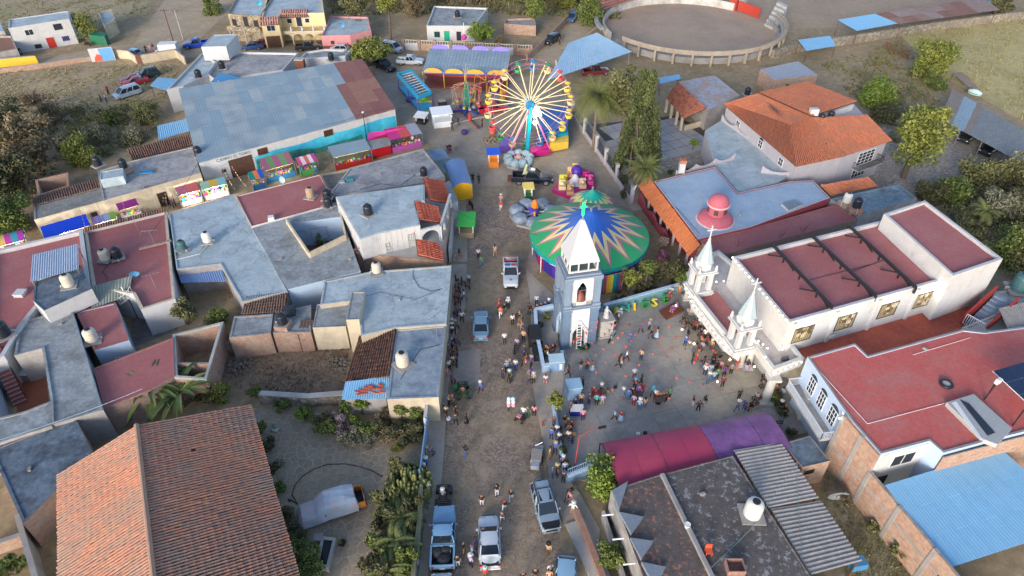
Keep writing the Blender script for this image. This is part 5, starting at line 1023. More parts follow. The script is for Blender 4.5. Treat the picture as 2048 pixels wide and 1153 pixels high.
# carousel tents
def tent(label,c,rad,zr,za,n,cols,bands,wallcols,squash=1.0,cat='carousel'):
 """cone canopy of printed canvas: zigzag star bands, valance and side panels"""
 r=thing('carousel',label,cat,(c.x,c.y,0));mb=MB();z=lambda q:za+(zr-za)*q**.82;K=2*n
 pt=lambda k,q:(c.x+rad*q*cos(2*pi*k/K),c.y+rad*q*sin(2*pi*k/K),z(q))
 B=[[0.004]*2]+bands+[[1.0,1.0]]
 for b in range(len(B)-1):
  for k in range(K):
   a0,a1=B[b][k%2],B[b][(k+1)%2];b0,b1=B[b+1][k%2],B[b+1][(k+1)%2];S=4
   for s in range(S):mb.quad(pt(k,a0+(b0-a0)*s/S),pt(k,a0+(b0-a0)*(s+1)/S),pt(k+1,a1+(b1-a1)*(s+1)/S),pt(k+1,a1+(b1-a1)*s/S),mi=b)
 mb.build('canopy',[mat('canvas_%s_%d'%(label.split()[0],i),q,.06,1.5,.65,.05,c2=tuple(x*.8+.06 for x in q),s2=.35)for i,q in enumerate(cols)],r,smooth=False)
 mb=MB()
 for k in range(24):t0,t1=2*pi*k/24,2*pi*(k+1)/24;mb.quad((c.x+rad*cos(t0),c.y+rad*sin(t0),zr),(c.x+rad*cos(t0)*1.01,c.y+rad*sin(t0)*1.01,zr-.45-.12*(k%2)),(c.x+rad*cos(t1)*1.01,c.y+rad*sin(t1)*1.01,zr-.45-.12*((k+1)%2)),(c.x+rad*cos(t1),c.y+rad*sin(t1),zr))
 mb.build('valance',paint((.0,.25,.27),.6),r);m=len(wallcols)
 for k in range(24):
  t0,t1=2*pi*k/24,2*pi*(k+1)/24;q=.9;mb=MB();mb.prism(ccw([(c.x+rad*q*cos(t),c.y+rad*q*sin(t),0)for t in(t0,t1)]+[(c.x+rad*(q-.02)*cos(t),c.y+rad*(q-.02)*sin(t),0)for t in(t1,t0)]),.15,zr*.62);mb.build('side_panel',paint(wallcols[k%m],.5),r)
 for k in range(12):t=2*pi*k/12;mb=MB();mb.tube((c.x+rad*.95*cos(t),c.y+rad*.95*sin(t),0),(c.x+rad*.95*cos(t),c.y+rad*.95*sin(t),zr-.1),.06);mb.build('post',FRAME,r)
 mb=MB();mb.lathe([(rad*.85,0),(rad*.85,.5)],(c.x,c.y,0),24);mb.build('platform',BROWN,r);mb=MB();mb.tube((c.x,c.y,.5),(c.x,c.y,za+.35),.15);mb.build('mast',STEEL,r)
 mb=MB()
 for k in range(24):
  t0,t1=2*pi*k/24,2*pi*(k+1)/24;p=lambda t,z_:Vec((c.x+rad*.96*cos(t),c.y+rad*.96*sin(t),z_));mb.tube(p(t0,zr-.9),p(t1,zr-.9),.04,n=4);mb.tube(p(t0,zr-.6),p(t1,zr-.9),.03,n=4);mb.tube(p(t0,zr-.9),p(t1,zr-.6),.03,n=4)
 mb.build('truss_ring',FRAME,r);return r
zr=3.3;f_,b_=P(1183,541,zr),P(1183,404,zr);TCN=(f_+b_)/2;TR=(P(1299,474,zr).x-P(1060,474,zr).x)/2;TCN.x=(P(1299,474,zr).x+P(1060,474,zr).x)/2
tent('large carousel tent with blue star, cream and pink zigzags on green',TCN,TR,zr,6.8,17,[(.02,.12,.50),(.74,.60,.27),(.50,.17,.24),(.025,.36,.13)],[[.34,.68],[.50,.91],[.61,.98]],[(.07,.02,.30),(.30,.01,.10),(.03,.02,.22)])
zr2=2.8;c2=P(1184,408,zr2);tent('small teal and cream striped tent behind the carousel',Vec((c2 .x,c2 .y+.5,0)),(P(1229,408,zr2).x-P(1139,408,zr2).x)/2,zr2,4.8,14,[(.0,.36,.27),(.68,.58,.20),(.42,.14,.22)],[[.42,.68],[.72,.97]],[(.0,.2,.3),(.3,.03,.1)])
r=thing('curtain','rainbow striped hanging curtain at the carousel entrance','curtain',P(1226,588));a,b=P(1197,594),P(1242,584);CU=[(.0,.25,.27),(.38,.05,.12),(.70,.42,.03),(.70,.50,.05),(.0,.24,.27),(.02,.1,.2),(.35,.04,.12)]
for k,c in enumerate(CU):mb=MB();p,q=a.lerp(b,k/7),a.lerp(b,(k+1)/7);n=Vec((.02,-.06*(k%2),0));mb.prism(ccw([p+n,q+n,q+Vec((0,.06,0))+n,p+Vec((0,.06,0))+n]),.3,2.9);mb.build('stripe',paint(c,.6),r)
mb=MB();mb.tube(a,a+UP*3,.05);mb.tube(b,b+UP*3,.05);mb.tube(a+UP*2.95,b+UP*2.95,.05);mb.build('frame',STEEL,r)
# ferris wheel
HUB=P(1059,206,8.1);wb=thing('ferris_wheel','big ferris wheel with cream spokes, pink rims and coloured gondolas','ferris wheel',(HUB.x,HUB.y,0));RW=6.35;AXL=1.0
axd=Vec((.13,-1,0)).normalized();wx=Vec((-axd.y,axd.x,0));PINKR=paint((.55,.17,.36),.5);CREAMR=paint((.80,.72,.45),.5,'spoke_cream');NS=18
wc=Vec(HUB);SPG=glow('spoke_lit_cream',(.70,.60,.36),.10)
rp=lambda t,e,q=RW:wc+wx*(q*cos(t))+UP*(q*sin(t))+axd*(e*AXL)
for e in(-1,1):
 mb=MB()
 for k in range(36):mb.tube(rp(2*pi*k/36,e),rp(2*pi*(k+1)/36,e),.024,n=5)
 mb.build('rim',PINKR,wb)
 mb=MB();mb.path([rp(2*pi*k/36,e,RW*.9)for k in range(37)],.02,4);mb.build('inner_cable',PINKR,wb)
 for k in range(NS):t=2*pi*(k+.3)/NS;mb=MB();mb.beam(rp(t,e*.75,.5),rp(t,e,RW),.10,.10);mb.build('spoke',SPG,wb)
 mb=MB();mb.tube(wc+axd*(e*AXL*.8),wc+axd*(e*(AXL*.8+.5)),.75,.6,14);mb.build('hub',paint((.02,.22,.45),.4),wb)
 mb=MB();f=wc+axd*(e*(AXL+.35));mb.beam(f,Vec((f.x-.3*e,f.y,.3))-wx*.2,.5,.5);mb.build('support_leg',paint((.0,.28,.40),.4),wb)
 mb=MB();[mb.beam(f,Vec((f.x,f.y,.2))+wx*s,.16,.16)for s in(-3.4,3.4)];mb.build('brace',PINKR,wb)
GC=[(.75,.58,.05)]*3+[(.02,.22,.50),(.75,.58,.05),(.03,.28,.10),(.65,.08,.08)]
seq=[0,0,6,5,3,5,0,0,0,6,6,5,3,5,3,4,0,0]
for k in range(NS):
 t=2*pi*(k+.3)/NS;p=rp(t,0);g_=MB();g_.lathe([(.1,.25),(.50,.05),(.44,-.05)],p,10);c=GC[seq[k]];go=g_.build('gondola',paint(c,.45),wb)
 q=MB();q.lathe([(.1,-1.35),(.45,-1.3),(.58,-.95),(.58,-.75),(.5,-.75)],p,10,capt=False);q.build('tub',paint(c if k%3 else(.8,.6,.3),.45),go);q=MB();q.tube(p-UP*1.2,p+UP*.25,.04);[q.tube(p+wx*s-UP*.8,p+wx*s*.2,.025,n=4)for s in(-.5,.5)];q.tube(rp(t,-1),rp(t,1),.04,n=5);q.build('hanger',STEEL,go)
tb_=thing('ride_trailer','blue, teal, magenta and yellow trailer base under the ferris wheel','trailer',P(1090,290));B0_=PL([(1078,290),(1134,282),(1138,240),(1082,248)]);mb=MB();mb.prism(ccw(B0_),.35,2.6);mb.build('body',paint((.01,.10,.42),.4),tb_);mb=MB();q=PL([(1099,308),(1136,300),(1136,288),(1099,295)]);mb.prism(ccw(q),.25,1.5);mb.build('yellow_skirt',paint((.75,.50,.06),.5),tb_)
mb=MB();q=PL([(1096,297),(1135,288),(1134,272),(1090,280)],0);mb.prism(ccw(q),.3,2.0);mb.build('deck',paint((.0,.27,.42),.5),tb_);mb=MB();a,b=P(1006,316,.6),P(1100,304,.6);mb.beam(a,b,.5,.6);mb.build('beam',paint((.50,.01,.18),.4),tb_)
mb=MB();mb.prism(ccw(PL([(1062,318),(1100,306),(1098,296),(1060,306)])),.1,1.0);mb.build('platform',paint((.52,.01,.20),.5),tb_)
mb=MB();mb.prism(ccw(PL([(998,308),(1022,304),(1020,290),(1000,292)])),.1,1.3);mb.build('purple_deck',paint((.25,.13,.55),.5),tb_)
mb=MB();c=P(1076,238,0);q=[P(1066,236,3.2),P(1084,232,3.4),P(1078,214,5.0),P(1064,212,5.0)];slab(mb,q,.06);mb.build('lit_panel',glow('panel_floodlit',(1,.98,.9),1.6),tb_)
lp=bpy.data.lights.new('wheel_flood','POINT');lp.energy=500;lp.color=(1,.95,.78);lp.shadow_soft_size=.4;lo=bpy.data.objects.new('wheel_flood_light',lp);COL.objects.link(lo);lo.location=HUB+Vec((.8,-2.2,-2.2))
fw_=thing('flood_lamp','bright white floodlight fixed beneath the ferris wheel hub','lamp',HUB+Vec((.8,-2.2,-2.2)));mb=MB();mb.ball(HUB+Vec((.8,-2.2,-2.2)),.3,8);mb.build('bulb',glow('flood_white',(1,.97,.9),12),fw_);mb=MB();mb.tube(HUB+Vec((.8,-2.2,-2.0)),HUB+Vec((.3,-1.6,0)),.05);mb.build('arm',STEEL,fw_)
# other rides
def pole3(mb,p,h,rad,m=0):mb.tube(p,Vec(p)+UP*h,rad,mi=m)
r=thing('swing_ride','green lattice swing ride mast with folded wire seats and blue base','ride',P(935,222));c=P(935,222);GRL=paint((.0,.27,.17),.5);mb=MB()
for(i,j)in((-.35,-.35),(.35,-.35),(.35,.35),(-.35,.35)):mb.tube(c+Vec((i,j,.3)),c+Vec((i*.8,j*.8,5.2)),.09)
for k in range(9):z=.5+k*.5;[mb.tube(c+Vec((i*.35,j*.35,z)),c+Vec((j*.35*-1,i*.35,z+.5)),.05,n=4)for i,j in((-1,-1),(1,-1),(1,1),(-1,1))]
mb.build('mast',GRL,r);mb=MB();[mb.beam(c+UP*.25-Vec((cos(t),sin(t),0))*2.6,c+UP*.25+Vec((cos(t),sin(t),0))*2.6,.3,.3)for t in(.3,1.35,2.4)];mb.build('base',paint((.03,.07,.35),.5),r)
WIRE=paint((.42,.32,.26),.5);mb=MB();mb.tube(c+UP*5.2,c+UP*8.4,.06);mb.build('spire',WIRE,r)
for k in range(14):
 t=2*pi*k/14;mb=MB();d=Vec((cos(t),sin(t),0));e=c+d*2.6+UP*4.2;mb.tube(c+UP*5.2,e,.04,n=4);mb.tube(e,c+d*(1.9+.5*(k%2))+UP*1.5,.025,n=4);s=c+d*(1.9+.5*(k%2))+UP*1.2;mb.box(s,(.5,.4,.35),t);mb.build('seat_arm',[WIRE,paint((.45,.08,.1),.5),paint((.55,.4,.08),.5),WIRE][k%4],r)
for k in range(8):t=2*pi*k/8;mb=MB();d=Vec((cos(t),sin(t),0));mb.tube(c+UP*6.3,c+d*.5+UP*7.6,.03,n=4);mb.build('crown_rod',WIRE,r)
r=thing('spider_ride','tangled ride with red, orange and purple folded arms behind the ferris wheel','ride',P(975,200));c=P(975,200);mb=MB();mb.tube(c,c+UP*3.6,.3);mb.build('mast',RUST,r)
for k in range(12):t=2*pi*k/12;d=Vec((cos(t),sin(t),0));mb=MB();e=c+d*2.4+UP*(2.6+.8*(k%3));mb.tube(c+UP*3.4,e,.06,n=5);mb.tube(e,c+d*3.2+UP*.4,.05,n=5);mb.box(c+d*3.1+UP*.3,(.8,.7,.7),t);mb.build('arm',paint([(.55,.08,.06),(.65,.3,.03),(.16,.08,.35),(.6,.45,.05)][k%4],.5),r)
q=[P(845,143,3.2),P(1014,149,3.2),P(1022,103,3.6),P(860,97,3.6)];r=thing('ride_canopy','long grey blue ride canopy with scalloped purple and orange panels','canopy',P(930,130));corr(r,q,SHEETB,.5,.02,rows=3,cols=12,tintf=lambda i,j:R.uniform(0,.35))
for f in(0,.25,.5,.75,1):
 for(a,b)in((q[0],q[1]),(q[3],q[2])):p=a.lerp(b,f);mb=MB();mb.tube((p.x,p.y,0),p-UP*.05,.09);mb.build('post',paint((.65,.45,.05),.5),r)
mb=MB();mb.beam(q[0]-UP*.15,q[1]-UP*.15,.15,.5);mb.build('fascia',paint((.01,.12,.42),.5),r)
OP=paint((.70,.36,.04),.5);PU=paint((.22,.17,.58),.5)
for k in range(4):
 for(a,b,m,up)in((q[0],q[1],OP,.2),(q[3],q[2],PU,.35)):
  p=a.lerp(b,(k+.5)/4);d=(b-a).normalized();mb=MB();V=[p+d*(1.7*cos(t))+UP*(up+.85*sin(t)-.35)+Vec((0,-.12,0))for t in[pi*i/10 for i in range(11)]];mb.add(V+[v+Vec((0,.1,0))for v in V],[tuple(range(11)),tuple(range(21,10,-1))]+[(i,11+i,12+i,i+1)for i in range(10)]+[(10,21,11,0)]);mb.build('scallop_panel',m,r)
mb=MB();mb.prism(ccw([Vec((p.x,p.y,0))for p in q]),.05,.4);mb.build('platform',paint((.25,.06,.04),.7),r);mb=MB();mb.beam(P(850,150,.9),P(1010,156,.9),.12,.4);mb.build('barrier',paint((.45,.03,.03),.5),r)
r=thing('ride_mast','white pole topped with a pink ball behind the ride canopy','mast',P(929,95));c=P(929,95);mb=MB();mb.tube(c,c+UP*5,.07);mb.build('pole',FRAME,r);mb=MB();mb.ball(c+UP*2.1,.6,10);mb.build('ball',paint((.7,.05,.35),.5),r)
r=thing('train_ride','blue open topped ride shelter with slats and green yellow end car','ride',P(830,180));a0_,a1_,b1_,b0_=P(795,150,2.8),P(836,196,2.8),P(862,186,2.8),P(822,143,2.8);BL=paint((.02,.30,.52),.45);mb=MB()
for(p,q_)in((a0_,a1_),(a1_,b1_),(b1_,b0_),(b0_,a0_)):mb.beam(p,q_,.25,.7)
mb.build('top_frame',BL,r)
for k in range(10):mb=MB();f=(k+.5)/10;mb.beam(a0_.lerp(a1_,f),b0_.lerp(b1_,f),.1,.08);mb.build('slat',FRAME,r)
for p in(a0_,a1_,b1_,b0_,a0_.lerp(a1_,.5),b0_.lerp(b1_,.5)):mb=MB();mb.tube((p.x,p.y,0),p,.08);mb.build('post',paint((.12,.06,.30),.5),r)
mb=MB();mb.prism(ccw([Vec((p.x,p.y,0))for p in(a0_,a1_,b1_,b0_)]),.05,.55);mb.build('floor',BL,r);mb=MB();c=P(847,205);mb.box(c,(1.8,2.0,.7),-.6);mb.ball(c+UP*1.0,.8,10);mb.build('end_car',paint((.18,.42,.02),.5),r);mb=MB();mb.box(c+Vec((.2,-.9,.1)),(2.6,.6,.5),.1);mb.build('end_bumper',paint((.65,.45,.05),.5),r)
def cupride(label,c,rad,n,m,deck,hub,sc_=1.0):
 r=thing('cup_ride',label,'ride',c);mb=MB();mb.lathe([(rad*1.25,0),(rad*1.25,.3)],c,8);mb.build('platform',deck,r);mb=MB();mb.lathe([(.9,.3),(.7,.8),(.3,1.3)],c,10);mb.build('hub',hub,r)
 for k in range(n):
  t=2*pi*k/n+.2;p=c+Vec((cos(t)*rad*.9,sin(t)*rad*.9,.3));mb=MB();prof=[(.75,0),(.9,.25),(.85,.7),(.6,.95),(.2,1.02)];mb.lathe(prof,p,9,sx=sc_,sy=sc_*.85)
  mb.v=[(x+R.uniform(-.07,.07),y+R.uniform(-.07,.07),z+R.uniform(-.05,.05))for x,y,z in mb.v];mb.build('covered_cup',m,r);mb=MB();mb.beam(c+UP*.7,p+UP*.4,.12,.12);mb.build('arm',FRAME,r)
 return r
TARPG=mat('cover_grey_blue',(.26,.37,.42),.25,2,.6,.4);cupride('ring of grey blue covered cups by the ferris wheel base',P(1037,326),1.9,9,TARPG,CONC,WIRE,.82)
cupride('octagonal kids ride of grey covered cars beside the carousel',P(1068,434),2.7,7,mat('cover_dull_blue',(.22,.28,.36),.25,2,.6,.4),CONC,paint((.12,.1,.35),.5),1.25)
r=thing('ride_post','orange and purple ride post in the middle of the covered cars','post',P(1069,432,1.2));c=P(1069,432,1.2);mb=MB();mb.tube(c,c+UP*1.3,.12);mb.build('pole',OP,r);mb=MB();mb.lathe([(.25,1.2),(.5,1.5),(.45,2.1),(.15,2.5)],c,10);mb.build('top',paint((.75,.2,.02),.5),r);mb=MB();mb.lathe([(.5,.9),(.55,1.15),(.3,1.22)],c+Vec((-.35,0,0)),10);mb.build('collar',paint((.08,.05,.45),.5),r)
r=thing('ride','magenta kids ride with yellow seats and a purple ball','ride',P(1145,375));c=P(1147,372);MG=paint((.40,.01,.15),.5);mb=MB();mb.prism(ccw(PL([(1104,385),(1140,400),(1190,378),(1188,352),(1160,340),(1120,362)])),.0,.5);mb.build('deck',MG,r)
for i,(x,y,cc,s)in enumerate([(1126,368,(.72,.60,.05),1.1),(1124,378,(.7,.6,.35),.9),(1143,352,(.8,.45,.2),1.2),(1150,345,(.75,.55,.1),.9),(1165,375,(.6,.45,.3),.9),(1172,362,(.45,.02,.2),1.0),(1140,388,(.5,.3,.15),.9),(1180,368,(.55,.08,.3),.8)]):mb=MB();p=P(x,y,.5);mb.box(p,(1.1*s,.9*s,.55));mb.box(p+Vec((0,.35,.5)),(1.0*s,.25,.8));mb.ball(p+Vec((0,-.1,.95)),.35*s,8);mb.build('car',paint(cc,.45),r)
mb=MB();mb.ball(c+Vec((.4,.6,2.2)),.85,12);mb.build('ball',paint((.06,.02,.30),.5),r);mb=MB();mb.lathe([(1.2,.5),(.8,.9),(.2,2.0)],c+Vec((.2,0,0)),10);mb.build('hub',paint((.5,.5,.55),.5),r)
def booth(name,label,px,w,d,h,cb,cr,rz=0,counter=True,cat='booth',pit=.25,over=.25):
 c=P(*px);r=thing(name,label,cat,c,rz);mb=MB();mb.box((0,0,0),(w,d,h*.42));mb.build('counter',cb,r,local=True);mb=MB()
 for i,j in((-1,-1),(1,-1),(1,1),(-1,1)):mb.box((i*(w/2-.06),j*(d/2-.06),0),(.1,.1,h))
 mb.build('post',FRAME,r,local=True);mb=MB();mb.prism([(-w/2-over,-d/2-over),(w/2+over,-d/2-over),(w/2+over,d/2+over),(-w/2-over,d/2+over)],[h,h,h+pit,h+pit],[h+.08,h+.08,h+pit+.08,h+pit+.08]);mb.build('roof',cr,r,local=True);mb=MB();mb.box((0,d/2-.05,0),(w-.24,.06,h-.1));mb.build('back',cb,r,local=True);return r
booth('booth','white square ticket booth on the fair ground',(884,250),3.0,2.2,2.4,paint((.72,.76,.78),.5),paint((.76,.80,.84),.5),.25)
booth('ticket_booth','little yellow roofed ticket booth near the black pickup',(1056,400),1.1,1.0,2.1,paint((.05,.16,.05),.6),paint((.75,.58,.16),.6),.1)
booth('ticket_booth','orange and blue booth at the end of the cup ride',(987,332),1.5,1.3,2.3,paint((.75,.24,.03),.5),paint((.01,.10,.62),.5),.1)
booth('booth','small white lid stall with dark shade beside the white booth',(844,246),1.6,1.4,1.3,paint((.03,.03,.03),.6),paint((.7,.74,.76),.5),-.3)
booth('stall','bright green canopied cart on the left pavement',(934,466),1.9,2.6,2.0,paint((.36,.28,.16),.7),paint((.04,.42,.06),.5),0,cat='stall')
r=thing('generator','small dark generator box on the fair ground','generator',P(885,212));mb=MB();mb.box(P(885,212),(1.5,1.0,.9),.2);mb.build('body',DARK,r);mb=MB();mb.box(P(885,212)+UP*.9,(1.3,.8,.1),.2);mb.build('lid',STEEL,r)
r=thing('folded_ride','red hubbed four legged ride base lying on the ground','ride',P(940,243));c=P(940,243);mb=MB();mb.tube(c,c+UP*1.4,.35,.2,8);mb.build('hub',paint((.5,.04,.03),.6),r)
for k in range(4):t=.5+pi/2*k;mb=MB();mb.beam(c+UP*.3,c+Vec((cos(t)*3.2,sin(t)*3.2,.2)),.18,.18);mb.box(c+Vec((cos(t)*3.2,sin(t)*3.2,0)),(.4,.4,.3));mb.build('leg',RUST if k%2 else CONCW,r)
for i,(x,y,s,c,lb)in enumerate([(929,268,.55,(.06,.03,.18),'dark purple drum lying on the fair ground'),(978,242,.6,(.02,.28,.15),'small green plastic tub at the foot of the wheel'),(985,268,.55,(.6,.14,.08),'small orange tub at the foot of the wheel'),(822,203,.9,(.06,.04,.22),'dark violet cover heap beside the blue ride')]):
 r=thing('drum' if 'drum' in lb else 'tub',lb,'drum' if 'drum' in lb else 'tub',P(x,y));mb=MB();mb.lathe([(s*.8,0),(s,.15),(s,.5),(s*.85,.62)],P(x,y),14);mb.build('shell',paint(c,.5),r)
r=thing('market_tent','tent with golden yellow end and blue roof at the street corner','tent',P(927,400));YE=paint((.78,.42,.01),.6);a,b=P(908,408,0),P(946,402,0);c,d=P(930,352,0),P(892,358,0);mb=MB();h=2.6
A_=[(p.x,p.y,z)for p,z in((a,h),(b,h),(c,h),(d,h))];m1=(a+b)/2;m2_=(c+d)/2
arch_=[a.lerp(b,k/8)+UP*(h+.55*sin(pi*k/8))for k in range(9)];arc2=[d.lerp(c,k/8)+UP*(h+.55*sin(pi*k/8))for k in range(9)]
mb.add(arch_+arc2,[(k,k+1,10+k,9+k)for k in range(8)]);mb.build('canopy',paint((.12,.22,.44),.5),r);mb=MB();mb.add([a+UP*.4,b+UP*.4]+arch_[::-1]+[a+UP*.4+Vec((0,.05,0)),b+UP*.4+Vec((0,.05,0))]+[p+Vec((0,.05,0))for p in arch_[::-1]],[tuple(range(11)),tuple(range(21,10,-1)),(0,11,12,1)]);mb.build('end_panel',YE,r)
mb=MB();[mb.tube(p,Vec((p.x,p.y,h)),.05)for p in(a,b,c,d)];mb.build('pole',STEEL,r)
def tarp(label,q,m,cat='tarpaulin',sag=.25):
 c=sum(q,Vec())/4;c.z=0;r=thing('tarpaulin',label,cat,c);mb=MB();N=6;V=[]
 for j in range(N+1):
  for i in range(N+1):u,v=i/N,j/N;p=bary(q,u,v);V.append(p-UP*(sag*sin(pi*u)*sin(pi*v))+UP*R.uniform(-.03,.03))
 L=len(V);F=[(j*(N+1)+i,j*(N+1)+i+1,(j+1)*(N+1)+i+1,(j+1)*(N+1)+i)for j in range(N)for i in range(N)]
 mb.add(V,F);mb.build('cloth',m,r);mb=MB();[mb.tube((p.x,p.y,0),p,.045)for p in q];mb.build('pole',STEEL,r);return r
tarp('grey green tarpaulin stretched at the corner beside the pavement',[P(890,347,2.5),P(924,341,2.5),P(908,318,2.7),P(868,322,2.7)],mat('tarp_grey_green',(.10,.18,.20),.2,1,.6,.1))
tarp('grey blue tarpaulin at the street corner next to the green one',[P(868,322,2.7),P(900,316,2.7),P(885,298,2.8),P(853,300,2.8)],mat('tarp_grey_blue',(.14,.22,.34),.2,1,.6,.1))
# alley stalls
GOODC=[paint(c,.5)for c in((.7,.1,.25),(.7,.55,.05),(.05,.3,.6),(.1,.45,.1),(.65,.25,.05),(.6,.6,.6),(.4,.05,.35))]
LITW=glow('stall_light_white',(1,.96,.88),2.4);LITP=glow('stall_light_pink',(1,.35,.75),2.2);LITG=glow('stall_light_yellow',(1,.85,.3),1.6)
def stall(label,fl,fr,depth,h,stripes,lit=None,goods=60,cat='stall',pit=.5,seed=1,counterm=None,strip=True,dome=0,lamp=0,drop=0):
 """market stall: fl, fr are the photo points of the canopy's front corners at height h"""
 a,b=P(*fl,h),P(*fr,h);a.z=b.z=0;d=(b-a).normalized();n=Vec((-d.y,d.x,0));L=(b-a).length;c=(a+b)/2+n*depth/2;r=thing('market_stall',label,cat,c);rr=random.Random(seed)
 for p in(a,b,a+n*depth,b+n*depth):mb=MB();mb.tube(p,p+UP*h,.05);mb.build('post',STEEL,r)
 k=len(stripes)
 for i,s in enumerate(stripes):
  p,q=a+d*(L*i/k),a+d*(L*(i+1)/k);mb=MB();N=6;V=[]
  for j in range(N+1):f=j/N;z=h+pit*f if not dome else h+dome*sin(pi*f)-.12*f;V+=[p+n*(depth*f*1.1-.15)+UP*z,q+n*(depth*f*1.1-.15)+UP*z]
  mb.add(V+[v-UP*.04 for v in V],[(2*j,2*j+1,2*j+3,2*j+2)for j in range(N)]+[(2*j+2+2*N+2,2*j+3+2*N+2,2*j+1+2*N+2,2*j+2*N+2)for j in range(N)]);mb.build('canopy_strip',s,r)
 mb=MB();ct=a.lerp(b,.5)+n*.5;mb.box(ct,(L*.94,.8,.85),atan2(d.y,d.x));mb.build('counter',counterm or GOODC[seed%7],r)
 mb=MB()
 for _ in range(goods):
  p=a+d*(L*rr.uniform(.05,.95))+n*rr.uniform(.15,.9)+UP*.86;s=rr.uniform(.12,.3);mb.box(p,(s,s,s*1.1),rr.random()*3,mi=rr.randrange(7))
 for _ in range(goods):p=a+d*(L*rr.uniform(.04,.96))+n*depth*.8+UP*rr.uniform(.9,h-.2);s=rr.uniform(.15,.34);mb.box(p,(s,.2,s),rr.random(),mi=rr.randrange(7))
 mb.build('goods',GOODC,r,kind='stuff')
 if lit:
  mb=MB();mb.beam(a+d*.2+n*.12+UP*(h-.12),b-d*.2+n*.12+UP*(h-.12),.12,.1);mb.build('light_strip',lit,r)
  if strip:mb=MB();slab(mb,wallq(a,b,.1,L-.1,.10,.85,-.02),.05);mb.build('lit_front',mat('stall_front_pale',(.75,.68,.62),.2,3,.6,0),r)
 if lamp:
  lp=bpy.data.lights.new('stall_lamp','POINT');lp.energy=.6*lamp;lp.color=(1,.93,.82);lp.shadow_soft_size=.3;lo=bpy.data.objects.new('stall_lamp_light',lp);COL.objects.link(lo);lo.parent=r;lo.location=ct+n*(-.9)+UP*(h-.5)-OFF[r.name]
 return r
pm=lambda*c:[paint(x,.6)for x in c]
stall('rainbow striped barrel tent stall glowing white at the alley end',(-14,496),(50,478),2.6,2.5,pm((.02,.40,.05),(.65,.42,.12),(.45,.05,.30),(.04,.28,.36),(.34,.05,.32)),LITW,30,seed=2,dome=.5,lamp=230)
stall('long bright blue tarpaulin stall with white lit goods',(88,477),(180,450),2.3,2.3,pm((.0,.05,.58)),LITW,90,seed=3,pit=.4,lamp=300)
stall('small white lit stall with violet roof next to the blue tarpaulin',(186,449),(233,436),1.4,1.9,pm((.45,.25,.45),(.15,.2,.5),(.3,.35,.5),(.18,.4,.05)),LITW,40,seed=4,pit=.25,lamp=260)
stall('purple canopied stall between the lit stall and the seated group',(237,421),(277,409),1.7,2.1,pm((.22,.015,.19)),LITG,30,seed=5,pit=.5,strip=False,lamp=45)
stall('blue and white lit game stall with pink awning',(356,391),(399,379),1.6,2.1,pm((.45,.12,.2),(.55,.12,.12)),LITW,60,seed=6,pit=.4,counterm=paint((.02,.12,.45),.5),lamp=280)
stall('dazzling white lit stall left of the hall door',(404,379),(453,367),1.5,2.0,pm((.3,.5,.35),(.6,.4,.05),(.2,.45,.45)),LITW,60,seed=7,pit=.3,lamp=380)
stall('small orange and blue roofed toy stall right of the hall door',(502,360),(529,353),1.7,1.9,pm((.0,.25,.2),(.75,.2,.05),(.02,.1,.5)),None,40,seed=8,pit=.35,counterm=paint((.03,.15,.35),.5))
stall('big toy stall with pink green roof and lit yellow shelves',(529,341),(588,325),2.2,2.3,pm((.28,.10,.17),(.12,.24,.10),(.32,.10,.18),(.14,.26,.12),(.32,.12,.16)),LITG,150,seed=9,pit=.8,lamp=60,strip=False)
stall('pink and white striped canopy food stall',(598,331),(635,321),1.5,2.0,pm((.50,.08,.22),(.7,.55,.55),(.55,.14,.12),(.7,.6,.62),(.45,.06,.25)),None,25,seed=10,pit=.5)
r=stall('long red food stall with grey sheet roof and red counter',(666,315),(742,298),2.8,2.4,[SHEETB]*4,LITG,40,seed=11,pit=.35,counterm=paint((.45,.03,.02),.5),strip=False,lamp=14)
r=thing('red_booth','solid red booth with tan flap roof between the food stalls','booth',P(765,312));mb=MB();mb.prism(ccw(PL([(747,318),(783,309),(779,290),(742,298)])),0,2.2);mb.build('wall',paint((.50,.01,.02),.5),r);mb=MB();mb.prism(ccw(PL([(738,300),(782,290),(778,274),(736,282)],2.3)),2.203,2.3);mb.build('roof',SHEETG,r)
stall('magenta draped food stall with crowd at its pink counter',(780,280),(844,266),3.0,2.4,pm((.50,.03,.22),(.55,.08,.08),(.30,.32,.38)),None,60,seed=12,pit=.35,counterm=paint((.50,.10,.40),.6))
tarp('magenta awning cloth hung against the mural wall',[P(734,282,2.4),P(790,262,2.6),P(815,255,2.9),P(738,266,3.0)],paint((.55,.03,.25),.6),'awning')
r=thing('lamp_post','tall black lamp post in front of the hall mural','lamp post',P(734,282));c=P(734,282);mb=MB();mb.tube(c,c+UP*4.9,.09,.06);mb.build('post',DARK,r);mb=MB();mb.box(c+UP*4.9,(.3,.4,.15));mb.build('lamp_head',FRAME,r)
BUNT=[paint((.62,.45,.38),.8),paint((.55,.2,.15),.8),paint((.6,.5,.15),.8)]
